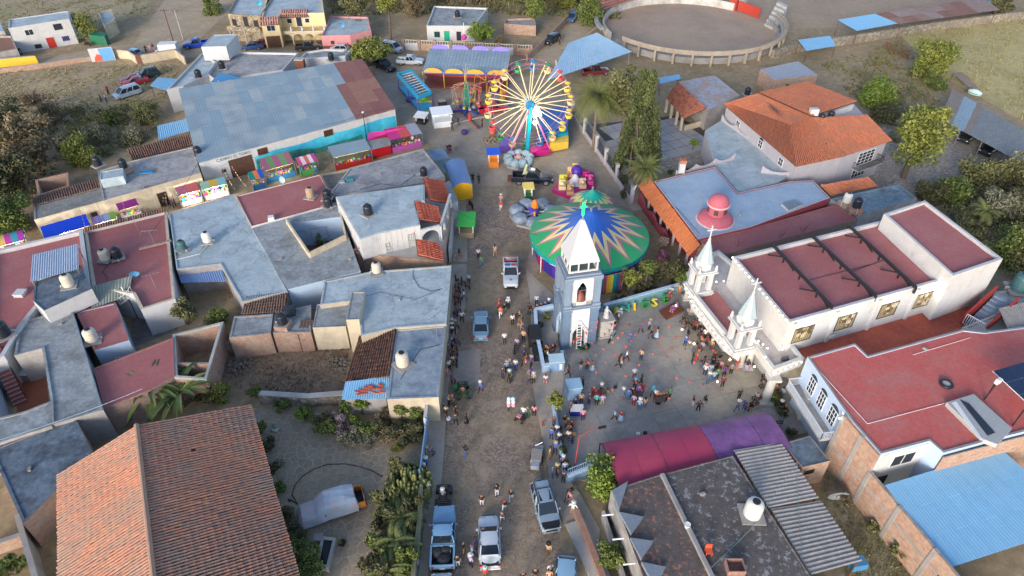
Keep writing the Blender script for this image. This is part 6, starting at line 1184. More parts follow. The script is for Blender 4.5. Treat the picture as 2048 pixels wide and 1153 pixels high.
def bunting(label,a,b,n,mats,s=.28,sag=.4,cat='bunting',group=None):
 r=thing('bunting',label,cat,a,0,group);pts=[a.lerp(b,k/n)-UP*(sag*4*(k/n)*(1-k/n))for k in range(n+1)];mb=MB();mb.path(pts,.008,3);mb.build('string',DARK,r)
 d=(b-a).normalized()
 for k in range(n):
  p=pts[k].lerp(pts[k+1],.5);w=s*R.uniform(.8,1.2);t=R.uniform(-.5,.5);e=Vec((d.x*cos(t)-d.y*sin(t),d.x*sin(t)+d.y*cos(t),0));mb=MB();v=[p-e*w/2,p+e*w/2,p-UP*w*1.6];k_=Vec((-e.y,e.x,0))*.01;mb.add([x+k_ for x in v]+[x-k_ for x in v],[(0,1,2),(5,4,3),(0,3,4,1),(1,4,5,2),(2,5,3,0)]);mb.build('flag',mats[k%len(mats)],r)
 return r
for i,(x0,y0,x1,y1)in enumerate([(150,392,172,462),(192,402,208,455),(238,385,252,430),(275,372,292,428),(298,364,310,425),(322,352,335,418),(358,345,372,400),(440,330,470,378),(462,330,492,372)]):
 bunting('paper bunting string number %s along the alley counted from the rainbow stall'%['one','two','three','four','five','six','seven','eight','nine'][i],P(x0,y0,3.9),P(x1,y1,3.7),9,BUNT,.22,.3,group='bunting strings across the alley')
PEN=[paint((.40,.06,.05),.8),paint((.16,.05,.05),.8),paint((.42,.09,.07),.8)]
top=TC+UP*7.5;lows=[((1215,650),(1420,600),7),((1180,640),(1440,640),9),((1180,650),(1445,668),10),((1170,655),(1470,700),11),((1160,660),(1490,735),12),((1150,665),(1420,770),11),((1145,668),(1350,800),10),((1140,670),(1270,815),8)]
for i,(s,e,n)in enumerate(lows):
 w=['northernmost','second','third','fourth','fifth','sixth','seventh','last'][i];bunting('%s red pennant string over the plaza, counted from the letter wall'%w,P(s[0],s[1],5.2),P(e[0],e[1],4.2),n,PEN,.27,.9,group='red pennant strings over the plaza')
r=thing('barrel_tent','long half barrel awning, crimson at one end and purple at the other','awning',P(1380,900));a,b=P(1200,888,2.5),P(1528,826,2.5);d=(b-a).normalized();n=Vec((d.y,-d.x,0));LB=(b-a).length;WB=5.2;CR=mat('awning_crimson',(.38,.045,.095),.14,1.2,.6,.05,c2=(.36,.03,.10),s2=.3);VI=mat('awning_purple',(.165,.075,.21),.14,1.2,.6,.05,c2=(.24,.10,.30),s2=.3)
for i in range(7):
 for j in range(4):
  mb=MB();V=[]
  for u in(i/7+.001,(i+1)/7-.001):
   for k in range(5):t=pi*(j+k/4)/4;V.append(a+d*(LB*u)+n*(WB*(1-cos(t))/2)+UP*(.85*sin(t)))
  mb.add(V+[p-UP*.03 for p in V],[(k,k+1,6+k,5+k)[::-1]for k in range(4)]+[(10+k,11+k,16+k,15+k)for k in range(4)]+[(0,5,15,10),(4,14,19,9)]);mb.build('canvas_panel',CR if i<4 else VI,r)
for u in(0,.29,.57,.86,1):
 for e in(0,1):p=a+d*(LB*u)+n*(WB*e);mb=MB();mb.tube((p.x,p.y,0),p,.06);mb.build('post',DARK,r)
 mb=MB();mb.path([a+d*(LB*u)+n*(WB*(1-cos(pi*k/10))/2)+UP*(.85*sin(pi*k/10)-.04)for k in range(11)],.05,5);mb.build('hoop',DARK,r)
# vehicles
TYRE=paint((.018,.018,.018),.8,'tyre_rubber');RIM=mat('wheel_rim',(.42,.43,.44),.1,3,.3,0,metal=.7,obj=True);CGL=mat('car_glass',(.012,.02,.03),.1,1,.06,0,obj=True,coat=.5)
HEADL=mat('headlight_lens',(.62,.66,.70),.05,1,.15,0,obj=True);TAILL=mat('taillight_lens',(.42,.02,.02),.05,1,.2,0,obj=True);PLATE=paint((.6,.6,.58),.5)
def carpaint(n,c,rough=.28):return mat('car_paint_'+n,c,.05,2,rough,0,obj=True,coat=.6)
PAINT0=carpaint('base',(.5,.5,.5));DARKT=mat('car_trim_dark',(.015,.015,.017),.1,3,.55,0,obj=True)
def loft(mb,st,mi=0):
 """st: list of (y, halfwidth, zbottom, zbelt, crown) stations, closed ends"""
 n=14;V=[]
 for(y,w,zb,zt,cr)in st:
  h=zt-zb;half=[(.0,zb),(w*.86,zb),(w*.97,zb+h*.18),(w,zb+h*.5),(w*.97,zb+h*.82),(w*.88,zt),(w*.5,zt+cr*.8),(0,zt+cr)]
  V+=[(x,y,z)for x,z in half]+[(-x,y,z)for x,z in half[-2:0:-1]]
 F=[(j*n+i,(j+1)*n+i,(j+1)*n+(i+1)%n,j*n+(i+1)%n)for j in range(len(st)-1)for i in range(n)]
 F+=[tuple(range(n)),tuple(range(len(st)*n-1,(len(st)-1)*n-1,-1))]
 mb.add(V,F,mi)
KINDS={'sedan':dict(L=4.6,st=[(-2.3,.70,.42,.82,.02),(-2.18,.82,.30,.93,.03),(-1.6,.88,.24,.99,.03),(0,.90,.22,.97,.02),(1.1,.90,.22,.93,.03),(1.9,.86,.24,.80,.06),(2.2,.76,.30,.68,.05),(2.3,.60,.40,.60,.02)],cab=(-1.75,-.85,.35,1.15,1.42,.68,.80),wh=(1.42,-1.38),wr=.32),'suv':dict(L=4.7,st=[(-2.3,.74,.45,1.0,.02),(-2.2,.86,.34,1.06,.02),(-1.5,.92,.30,1.06,.02),(0,.93,.28,1.05,.02),(1.05,.93,.28,1.04,.03),(1.9,.90,.30,.97,.05),(2.25,.80,.36,.82,.05),(2.35,.66,.44,.70,.02)],cab=(-2.15,-1.75,.35,1.12,1.72,.72,.84),wh=(1.45,-1.4),wr=.37),'hatch':dict(L=3.9,st=[(-1.9,.70,.42,.95,.02),(-1.8,.80,.30,1.0,.02),(0,.84,.24,.98,.02),(.95,.84,.24,.95,.03),(1.6,.80,.26,.84,.05),(1.9,.68,.34,.70,.04)],cab=(-1.8,-1.3,.3,1.05,1.5,.66,.78),wh=(1.2,-1.15),wr=.31),'van':dict(L=4.9,st=[(-2.4,.78,.40,1.15,.02),(-2.3,.90,.30,1.2,.02),(0,.95,.28,1.15,.02),(1.3,.95,.28,1.08,.03),(2.0,.90,.30,.98,.05),(2.4,.74,.38,.80,.04)],cab=(-2.28,-2.05,.75,1.65,1.8,.76,.88),wh=(1.5,-1.5),wr=.34),'pickup':dict(L=5.4,st=[(-.95,.93,.40,1.10,.0),(0,.95,.38,1.10,.02),(.95,.95,.38,1.10,.03),(1.9,.93,.38,1.08,.05),(2.5,.86,.42,.95,.05),(2.65,.74,.48,.80,.02)],cab=(-.85,-.62,.35,1.05,1.80,.74,.86),wh=(1.75,-1.75),wr=.40,bed=(-2.65,-.98)),}
CARM={}
def carparts(kind):
 if kind in CARM:return CARM[kind]
 K=KINDS[kind];P_=[];mk=lambda mb,n,mats,par=None,sm=False:P_.append((n,mb.mesh(n,mats,None,sm),par))or len(P_)-1
 b=MB();loft(b,K['st']);y0,y1,y2,y3,zr_,wr_,wb=K['cab'];zb=K['st'][len(K['st'])//2][3]
 if 'bed' in K:
  ya,yb=K['bed'];w=.94
  for s in(-1,1):b.box((s*(w-.06),(ya+yb)/2,.48),(.14,yb-ya,.66))
  b.box((0,yb-.04,.48),(1.75,.08,.64));b.box((0,(ya+yb)/2,.45),(1.78,yb-ya,.1))
 corners=lambda s:[(s*wb,y0,zb),(s*wr_,y1,zr_),(s*wr_,y2,zr_),(s*wb,y3,zb)]
 ro=MB();N=5;V=[]
 for j in range(N+1):
  y=y1+(y2-y1)*j/N
  for i in range(7):x=(-1+i/3)*(wr_+.02);V.append((x,y,zr_-.03+.07*(1-(x/(wr_+.02))**2)+.02*sin(pi*j/N)))
 L_=len(V);ro.add(V+[(x,y,z-.05)for x,y,z in V],[(j*7+i,j*7+i+1,j*7+8+i,j*7+7+i)for j in range(N)for i in range(6)]+[(L_+j*7+7+i,L_+j*7+8+i,L_+j*7+i+1,L_+j*7+i)for j in range(N)for i in range(6)]+[(i+1,i,L_+i,L_+i+1)for i in range(6)]+[(N*7+i,N*7+i+1,L_+N*7+i+1,L_+N*7+i)for i in range(6)]+[(j*7,j*7+7,L_+j*7+7,L_+j*7)for j in range(N)]+[(j*7+13,j*7+6,L_+j*7+6,L_+j*7+13)for j in range(N)])
 for s in(-1,1):
  c=corners(s);ro.beam(c[0],c[1],.09,.09);ro.beam(c[2],c[3],.07,.07)
  for f in((.5,)if kind in('sedan','pickup','hatch')else(.36,.66)):ym=y0+(y3-y0)*f;yt=y1+(y2-y1)*f;ro.beam((s*wb,ym,zb),(s*wr_,yt,zr_),.08,.06)
 mk(b,'body',[PAINT0],None,False);iro=mk(ro,'roof',[PAINT0])
 g=lambda q:MB().add(q+[(x*.97,y*.985,z-.03)for x,y,z in q],[(0,1,2,3),(7,6,5,4),(0,4,5,1),(1,5,6,2),(2,6,7,3),(3,7,4,0)])
 e=.98;zz=zb-.02
 mk(g([(-wb*e,y3,zz),(wb*e,y3,zz),(wr_*e,y2,zr_),(-wr_*e,y2,zr_)]),'windscreen',[CGL]);mk(g([(wb*e,y0,zz),(-wb*e,y0,zz),(-wr_*e,y1,zr_),(wr_*e,y1,zr_)]),'rear_window',[CGL])
 for s in(1,-1):q=[(s*wb*e,y0,zz),(s*wb*e,y3,zz),(s*wr_*e,y2,zr_),(s*wr_*e,y1,zr_)];mk(g(q if s>0 else q[::-1]),'side_window',[CGL])
 for y in K['wh']:
  for s in(-1,1):
   w=MB();x=s*.80 if kind!='hatch' else s*.74;rr=K['wr'];w.tube((x-.11,y,rr),(x+.13*s if False else x+.11,y,rr),rr,n=16);iw=mk(w,'wheel',[TYRE]);w=MB();xo=x+s*.112;w.tube((xo-.01,y,rr),(xo+.012*1,y,rr),rr*.62,n=10);mk(w,'rim',[RIM],iw)
   w=MB();w.tube((x-.10,y,rr+.02),(x+s*.105+(.0),y,rr+.02),rr*1.18,n=16)
 ym=(y0+y3)/2
 for s in(-1,1):
  for(p,q)in([(ym+.02,y3-.1),(y0+.15,ym-.04)]if kind!='pickup' else[(ym+.02,y3-.1),(y0+.05,ym-.04)]):
   x=s*(K['st'][len(K['st'])//2][1]+.004);d=MB();h0,h1=.36,zb-.16;d.add([(x,p,h0),(x,q,h0),(x,q,h1),(x,p,h1),(x-s*.03,p,h0),(x-s*.03,q,h0),(x-s*.03,q,h1),(x-s*.03,p,h1)],[(0,1,2,3),(7,6,5,4),(0,4,5,1),(1,5,6,2),(2,6,7,3),(3,7,4,0)]if s>0 else[(3,2,1,0),(4,5,6,7),(1,5,4,0),(2,6,5,1),(3,7,6,2),(0,4,7,3)]);idr=mk(d,'door',[PAINT0]);d=MB();d.box((x+s*.015,p+.2,h1-.1),(.03,.16,.04));mk(d,'handle',[DARKT],idr)
  b2=MB();x=s*wb;b2 .beam((x+s*.012,y0+.1,zb-.005),(x+s*.012,y3-.05,zb-.005),.03,.04);mk(b2,'window_trim',[DARKT])
 fy=K['st'][-1][0];fz=K['st'][-2][3];fw=K['st'][-2][1]
 for s in(-1,1):
  w=MB();w.box((s*fw*.80,fy-.12,fz-.22),(.30,.16,.16),-s*.35);mk(w,'headlight',[HEADL])
  ry=K['bed'][0]if 'bed' in K else K['st'][0][0];w=MB();w.box((s*.74,ry+(.05 if 'bed' not in K else 0),.74),(.26 if 'bed' not in K else .14,.14,.18),s*.25);mk(w,'taillight',[TAILL]);w=MB();w.box((s*(wb+.16),y3-.35,zb),(.22,.12,.15));mk(w,'mirror',[PAINT0])
 w=MB();w.box((0,fy-.03,.48),(1.0,.08,.22));mk(w,'grille',[DARKT]);ry=K['bed'][0]if 'bed' in K else K['st'][0][0];w=MB();w.box((0,ry-.03,.55),(.42,.05,.16));mk(w,'number_plate',[PLATE])
 w=MB();w.box((0,fy-.08,.30),(1.5,.18,.16));mk(w,'bumper',[DARKT if kind=='pickup' else PAINT0]);w=MB();w.box((0,ry,.36),(1.6,.2,.2));mk(w,'bumper',[DARKT if kind=='pickup' else PAINT0])
 if 'bed' in K:w=MB();w.box((0,K['bed'][0]+.03,.50),(1.72,.08,.60));mk(w,'tailgate',[PAINT0]);w=MB();w.box((0,sum(K['bed'])/2,.552),(1.6,1.55,.02));mk(w,'bed_liner',[DARKT])
 CARM[kind]=P_;return P_
def instance(parts,name,label,cat,loc,rz,swap=None,group=None,scale=1,skip=()):
 r=thing(name,label,cat,loc,rz,group);r.scale=(scale,)*3 if isinstance(scale,(int,float))else scale;obs=[]
 for n,me,par in parts:
  o=bpy.data.objects.new(n,me);COL.objects.link(o);o.parent=r if par is None else obs[par];obs.append(o)
  if swap:
   for s in o.material_slots:
    if s.material and s.material.name in swap:m=swap[s.material.name];s.link='OBJECT';s.material=m
 return r
def vehicle(kind,label,front,rear,pn,pc,name=None,cat='car',scale=1,z=0):
 f,b=P(*front),P(*rear);d=f-b;c=(f+b)/2;c.z=z;return instance(carparts(kind),name or{'sedan':'parked_car','hatch':'parked_car','suv':'parked_car','van':'van','pickup':'pickup_truck'}[kind],label,cat,c,atan2(-d.x,d.y),{'car_paint_base':carpaint(pn,pc)},None,scale)
SB=(.17,.30,.42);V1=vehicle('sedan','silver blue saloon car driving away up the street',(962,628),(962,688),'silver_blue',SB)
PT=vehicle('pickup','white police pickup with red and blue roof lights facing down the street',(1022,590),(1021,522),'white',(.56,.61,.66),cat='pickup')
def addpart(r,mb,name,m,par=None):return mb.build(name,m,par or r,local=True)
mb=MB();mb.box((-.38,.0,1.86),(.62,.3,.14));addpart(PT,mb,'lightbar',paint((.35,.05,.06),.3),None).data.name='lightbar'
mb=MB();mb.box((.38,.0,1.86),(.62,.3,.14));addpart(PT,mb,'lightbar',paint((.03,.10,.30),.3));mb=MB();[mb.tube((s*.8,-1.05,1.1),(s*.8,-1.05,1.75),.04)for s in(-1,1)];mb.tube((-.8,-1.05,1.75),(.8,-1.05,1.75),.04);mb.tube((-.8,-2.4,1.45),(.8,-2.4,1.45),.04);addpart(PT,mb,'roll_bar',paint((.5,.08,.07),.5))
mb=MB();mb.box((0,1.9,1.14),(.30,.35,.02));addpart(PT,mb,'bonnet_emblem',paint((.25,.32,.28),.5))
BP=vehicle('pickup','pale blue pickup with loaded open bed, parked at the bottom left kerb',(890,1030),(886,1138),'pale_blue',(.19,.36,.55),cat='pickup',scale=1.04)
for i,(x,y,s,c,n)in enumerate([(-.4,-1.4,.55,(.03,.03,.035),'bag'),(.2,-1.2,.5,(.025,.025,.03),'bag'),(.1,-2.0,.6,(.02,.02,.025),'bag')]):
 t=thing('cargo_bag',['black bag at the front left of the blue pickup bed','black bag behind the cab window of the blue pickup','big black case at the tailgate of the blue pickup'][i],'bag',(0,0,0));mb=MB();mb.lathe([(s*.8,0),(s,.15),(s*.9,.4),(s*.4,.55)],n=9);mb.build('shell',paint(c,.7),t,local=True);t.matrix_world=Matrix.Translation(BP.location)@Matrix.Rotation(BP.rotation_euler.z,4,'Z')@Matrix.Translation((x*1.04,y*1.04,.6))
t=thing('bucket','pale steel bucket in the bed of the blue pickup','bucket',BP.location+Vec((.42,-1.55,.6)));mb=MB();mb.lathe([(.2,0),(.3,.4),(.32,.42),(.28,.40),(.18,.05)],n=14,capt=False);mb.build('shell',RIM,t,local=True)
t=thing('drum','small white tambora drum in the bed of the blue pickup','drum',BP.location+Vec((.45,-1.0,.6)));mb=MB();mb.lathe([(.24,0),(.24,.38)],n=14);mb.build('shell',paint((.5,.6,.75),.5),t,local=True);mb=MB();mb.lathe([(.25,.38),(.25,.42)],n=14);mb.build('skin',FRAME,t,local=True)
WS=vehicle('sedan','white saloon car with its boot lid raised, bottom of the street',(977,1046),(981,1136),'white',(.56,.61,.66))
mb=MB();mb.box((0,-2.0,.94),(1.35,.75,.02));addpart(WS,mb,'boot_opening',DARKT);mb=MB();mb.add([(-.72,-1.66,1.0),(.72,-1.66,1.0),(.66,-1.95,1.75),(-.66,-1.95,1.75),(-.72,-1.60,1.0),(.72,-1.60,1.0),(.66,-1.88,1.78),(-.66,-1.88,1.78)],[(0,1,2,3),(7,6,5,4),(0,4,5,1),(1,5,6,2),(2,6,7,3),(3,7,4,0)]);o=addpart(WS,mb,'boot_lid',carpaint('white',(.56,.61,.66)))
SV=vehicle('suv','silver grey SUV with open bonnet parked askew on the right',(1103,1068),(1078,976),'silver_grey',(.25,.33,.40))
mb=MB();mb.box((0,-.3,1.735),(1.0,.95,.02));addpart(SV,mb,'sunroof',CGL);mb=MB();[mb.beam((s*.66,-1.7,1.78),(s*.66,.3,1.78),.05,.05)for s in(-1,1)];mb.beam((-.66,-1.0,1.8),(.66,-1.0,1.8),.05,.05);addpart(SV,mb,'roof_rack',DARKT);mb=MB();mb.box((0,1.95,1.0),(1.5,.45,.03));mb.box((0,2.25,.86),(1.3,.14,.1));addpart(SV,mb,'engine_bay',DARKT);mb=MB();mb.tube((0,-2.36,.75),(0,-2.5,.75),.34,n=14);addpart(SV,mb,'spare_wheel',carpaint('silver_grey',(.25,.33,.40)))
vehicle('hatch','pale blue car half cut by the bottom edge of the picture',(1128,1205),(1132,1136),'pale_blue2',(.26,.43,.58))
vehicle('hatch','pale car just showing its nose below the loaded blue pickup',(884,1160),(882,1250),'pale_grey',(.55,.58,.6))
DP=vehicle('pickup','black pickup with lowered tailgate beside the covered cup ride',(1108,366),(1022,364),'black_blue',(.010,.014,.035),cat='pickup',scale=1.13)
mb=MB();mb.box((0,-2.95,.50),(1.7,.6,.06));addpart(DP,mb,'lowered_tailgate',RUST)
t=thing('flag','limp pale yellow green flag leaning from the black pickup bed','flag',P(1050,352,1.0));mb=MB();c=P(1050,352,1.0);mb.tube(c,c+Vec((.4,0,2.0)),.03);mb.build('stick',BROWN,t);mb=MB();V=[]
for k in range(7):f=k/6;V+=[c+Vec((.4-.15*f,-.03*sin(f*9),2.0-1.7*f)),c+Vec((.1-.5*f,.08*sin(f*7),1.9-1.75*f))]
mb.add(V+[v+Vec((0,.03,0))for v in V],[(2*k,2*k+1,2*k+3,2*k+2)for k in range(6)]+[(14+2*k+2,14+2*k+3,14+2*k+1,14+2*k)for k in range(6)]);mb.build('cloth',paint((.45,.50,.33),.8),t)
vehicle('suv','black car standing on the side street behind the ferris wheel',(1090,92),(1116,80),'black',(.015,.016,.02))
vehicle('suv','dark blue car farther up the side street with its door open',(1136,53),(1150,30),'deep_blue',(.04,.10,.20))
vehicle('pickup','dark pickup parked before the yellow house arches',(645,98),(592,102),'charcoal',(.025,.028,.03),cat='pickup')
vehicle('pickup','white pickup near the blue slatted ride',(848,130),(795,128),'white',(.56,.61,.66),cat='pickup')
vehicle('pickup','black pickup with pale bonnet under the spreading roadside tree',(788,146),(752,132),'black',(.015,.016,.02),cat='pickup')
vehicle('hatch','white car half hidden left of the spreading roadside tree',(662,104),(696,104),'white',(.56,.61,.66))
vehicle('van','white car peeping out right of the spreading roadside tree',(800,106),(770,98),'white',(.56,.61,.66),cat='car')
vehicle('suv','dark teal SUV, topmost of the cars in the dry field',(274,160),(318,150),'dark_teal',(.015,.04,.055))
vehicle('sedan','red car between the dark SUV and the pale van',(248,174),(298,164),'red',(.30,.02,.04))
vehicle('sedan','second red car with pale roof squeezed against the first red one',(246,168),(290,160),'maroon',(.22,.03,.06))
vehicle('van','pale blue minivan with people at its bonnet in the dry field',(228,202),(284,184),'sky_van',(.36,.46,.55),cat='van')
vehicle('pickup','bright blue old pickup beside the white roof room',(366,98),(422,92),'bright_blue',(.01,.06,.42),cat='pickup')
r=vehicle('van','white box van behind the cream brick wall',(310,112),(362,110),'white',(.56,.61,.66),cat='van');mb=MB();mb.box((0,-.6,.5),(2.0,3.5,2.0));addpart(r,mb,'cargo_box',paint((.66,.68,.68),.5))
vehicle('hatch','pale blue hatchback left of the white box van',(252,110),(284,116),'pale_blue2',(.26,.43,.58))
vehicle('sedan','blue car parked under the stone house',(490,100),(520,98),'navy',(.03,.07,.20))
vehicle('sedan','dark red car in front of the stone house',(510,94),(540,92),'wine',(.16,.02,.025))
vehicle('pickup','dark green truck at the left edge below the brown shed',(-8,118),(36,112),'dark_green',(.02,.05,.045),cat='pickup')
vehicle('pickup','red pickup truck behind the ferris wheel rim',(1014,222),(960,228),'ride_red',(.42,.01,.03),cat='pickup')
vehicle('pickup','dark red truck under the pale blue metal shelter',(1215,148),(1168,152),'wine',(.16,.02,.025),cat='pickup')
vehicle('suv','dark car, upper of the two parked under the carport roof',(1917,292),(1950,268),'charcoal',(.025,.028,.03))
vehicle('pickup','black pickup, lower of the two parked under the carport roof',(1958,318),(2000,290),'black',(.015,.016,.02),cat='pickup')
r=vehicle('pickup','orange pickup mostly covered by a pale blue tarpaulin in the yard',(608,1040),(728,1002),'orange',(.50,.19,.02),cat='pickup')
mb=MB();prof=[(-2.0,1.25),(-1.9,1.8),(-1.0,2.03),(.55,2.05),(1.0,1.75),(1.5,1.3),(2.6,1.15),(2.9,.7)];V=[]
for(y,z)in prof:
 for k in range(9):
  f=-1+k/4;a_=abs(f);x=f*1.25 if a_<.8 else f*1.2;zz=z-(.06 if a_<.6 else(.25 if a_<.9 else z*.72))*(1);V.append((x+R.uniform(-.05,.05),y+R.uniform(-.06,.06),max(.18,zz+R.uniform(-.05,.05))))
mb.add(V,[(j*9+i,j*9+i+1,j*9+10+i,j*9+9+i)for j in range(7)for i in range(8)]);t=thing('tarpaulin','crumpled pale blue and pink tarpaulin over the orange pickup','tarpaulin',r.location,r.rotation_euler.z);addpart(t,mb,'cloth',mat('tarp_pale_blue',(.40,.48,.56),.15,1.2,.5,.3,c2=(.50,.40,.40),s2=.5,obj=True))
def quad(label,px,rz,c,scale=1.0):
 r=thing('quad_bike',label,'quad bike',P(*px),rz);mb=MB();mb.box((0,0,.38),(.5,1.5,.3),top=.8);mb.box((0,-.25,.68),(.38,.8,.16));addpart(r,mb,'body',paint(c,.5));mb=MB()
 for s in(-1,1):mb.box((s*.42,.62,.55),(.38,.55,.06));mb.box((s*.42,-.62,.55),(.38,.6,.06))
 addpart(r,mb,'mudguards',paint(c,.5));mb=MB();[mb.tube((-.35,y,.78),(.35,y,.78),.025)for y in(.5,.65,.8,-.6,-.75,-.9)];[mb.tube((s*.35,y,.55),(s*.35,y,.8),.025)for s in(-1,1)for y in(.5,.8,-.6,-.9)];addpart(r,mb,'rack',DARK);mb=MB();mb.tube((-.4,.3,.95),(.4,.3,.95),.025);mb.tube((0,.35,.6),(0,.3,.95),.03);addpart(r,mb,'handlebar',DARK)
 for s in(-1,1):
  for y in(.62,-.62):mb=MB();mb.tube((s*.38,y,.27),(s*.62,y,.27),.27,n=12);addpart(r,mb,'wheel',TYRE)
 r.scale=(scale,)*3;return r
quad('dark loaded quad bike parked ahead of the blue pickup',(888,1000),0,(.03,.03,.035),1.15);quad('green and brown quad bike by the left pavement',(926,788),.2,(.05,.10,.04),1.1)
def moto(label,px,rz,c):
 r=thing('motorbike',label,'motorbike',P(*px),rz)
 for y in(.62,-.62):mb=MB();mb.tube((-.06,y,.3),(.06,y,.3),.3,n=14);addpart(r,mb,'wheel',TYRE)
 mb=MB();mb.box((0,.1,.55),(.26,.55,.3),top=.8);mb.box((0,-.45,.7),(.26,.7,.12));mb.box((0,0,.3),(.2,.5,.3));addpart(r,mb,'body',paint(c,.4));mb=MB();mb.tube((-.36,.42,1.0),(.36,.42,1.0),.025);mb.tube((0,.62,.3),(0,.42,1.0),.035);addpart(r,mb,'handlebar',DARK);return r
moto('dark motorbike with a rider by the right kerb',(1030,700),3.0,(.04,.04,.05));moto('black motorbike in the midst of the group on the street',(1018,757),3.3,(.02,.025,.02));moto('black motorbike leaning by the yellow tent',(942,414),.4,(.01,.01,.012));moto('motorbike parked before the green tarp enclosure',(176,92),1.2,(.02,.02,.02));moto('small silver scooter parked beside the statue',(1223,680),2.6,(.35,.38,.42))
r=thing('cart','grey two part handcart standing on the street by the kerb','cart',P(1073,920),-.15);mb=MB();mb.box((0,-.1,.4),(.95,1.3,.5));addpart(r,mb,'box',mat('cart_grey',(.30,.28,.25),.2,obj=True));mb=MB();mb.box((0,-1.05,.3),(.75,.6,.55));addpart(r,mb,'cooler',paint((.28,.33,.38),.5));mb=MB();mb.box((.1,.9,.35),(.8,.5,.4));mb.tube((-.3,1.0,.7),(.4,1.2,1.1),.04);addpart(r,mb,'engine',STEEL)
for s in(-1,1):mb=MB();mb.tube((s*.5,-.1,.28),(s*.62,-.1,.28),.28,n=12);addpart(r,mb,'wheel',TYRE)
r=thing('pushchair','black pushchair with pink cushion beside the kerb','pushchair',P(1040,842),1.0);mb=MB();mb.box((0,0,.45),(.5,.8,.12));mb.box((0,-.35,.55),(.5,.12,.5));addpart(r,mb,'seat',DARK);mb=MB();mb.box((0,.1,.57),(.4,.45,.12));addpart(r,mb,'cushion',paint((.6,.25,.28),.8));mb=MB();[mb.tube((s*.25,-.7,1.0),(s*.25,.4,.2),.025)for s in(-1,1)];mb.tube((-.25,-.7,1.0),(.25,-.7,1.0),.025);addpart(r,mb,'frame',DARK)
for s,y in((-1,.4),(1,.4),(-1,-.35),(1,-.35)):mb=MB();mb.tube((s*.25,y,.14),(s*.31,y,.14),.14,n=10);addpart(r,mb,'wheel',TYRE)
r=thing('speaker_cover','black covered speaker stack beside the blue planter wall','covered stack',P(1072,700));mb=MB();c=P(1070,680);mb.box(c,(1.5,2.6,1.2),.05,top=.9);c=P(1077,712);mb.box(c,(1.2,1.9,.9),.1,top=.95);mb.build('cover',mat('cover_charcoal',(.02,.021,.023),.3,2,.7,.4),r)
# people
SKIN=mat('skin_tone',(.34,.18,.115),.06,5,.6,0,obj=True);SHOE=mat('shoes_dark',(.02,.018,.016),.1,5,.6,0,obj=True);HAIR=mat('hair_black',(.012,.009,.008),.2,8,.5,0,obj=True)
TOP0=paint((.5,.5,.5),.85,'cloth_top');BOT0=paint((.1,.1,.12),.85,'cloth_bottom')
POSES={'stand':dict(sh=0,el=((-.25,-.02,1.14),(.25,-.02,1.14)),wr=((-.24,.08,.90),(.24,.08,.90)),kn=((-.11,.02,.50),(.11,.02,.50)),an=((-.12,-.02,.08),(.12,-.02,.08))),'walk':dict(el=((-.25,.10,1.15),(.25,-.12,1.16)),wr=((-.22,.28,.98),(.24,-.12,.92)),kn=((-.10,-.05,.50),(.10,.20,.52)),an=((-.10,-.34,.14),(.10,.26,.08))),'phone':dict(el=((-.26,.10,1.16),(.26,.10,1.16)),wr=((-.08,.30,1.28),(.08,.30,1.28)),kn=((-.12,.02,.50),(.12,.02,.50)),an=((-.15,-.02,.08),(.14,-.02,.08))),'hips':dict(el=((-.38,-.05,1.16),(.38,-.05,1.16)),wr=((-.19,.06,1.02),(.19,.06,1.02)),kn=((-.14,.02,.50),(.14,.02,.50)),an=((-.2,-.02,.08),(.2,-.02,.08))),'sit':dict(drop=.45,el=((-.25,.05,1.15),(.25,.05,1.15)),wr=((-.14,.28,1.02),(.14,.28,1.02)),kn=((-.14,.44,.95),(.14,.44,.95)),an=((-.13,.46,.53),(.13,.46,.53))),}
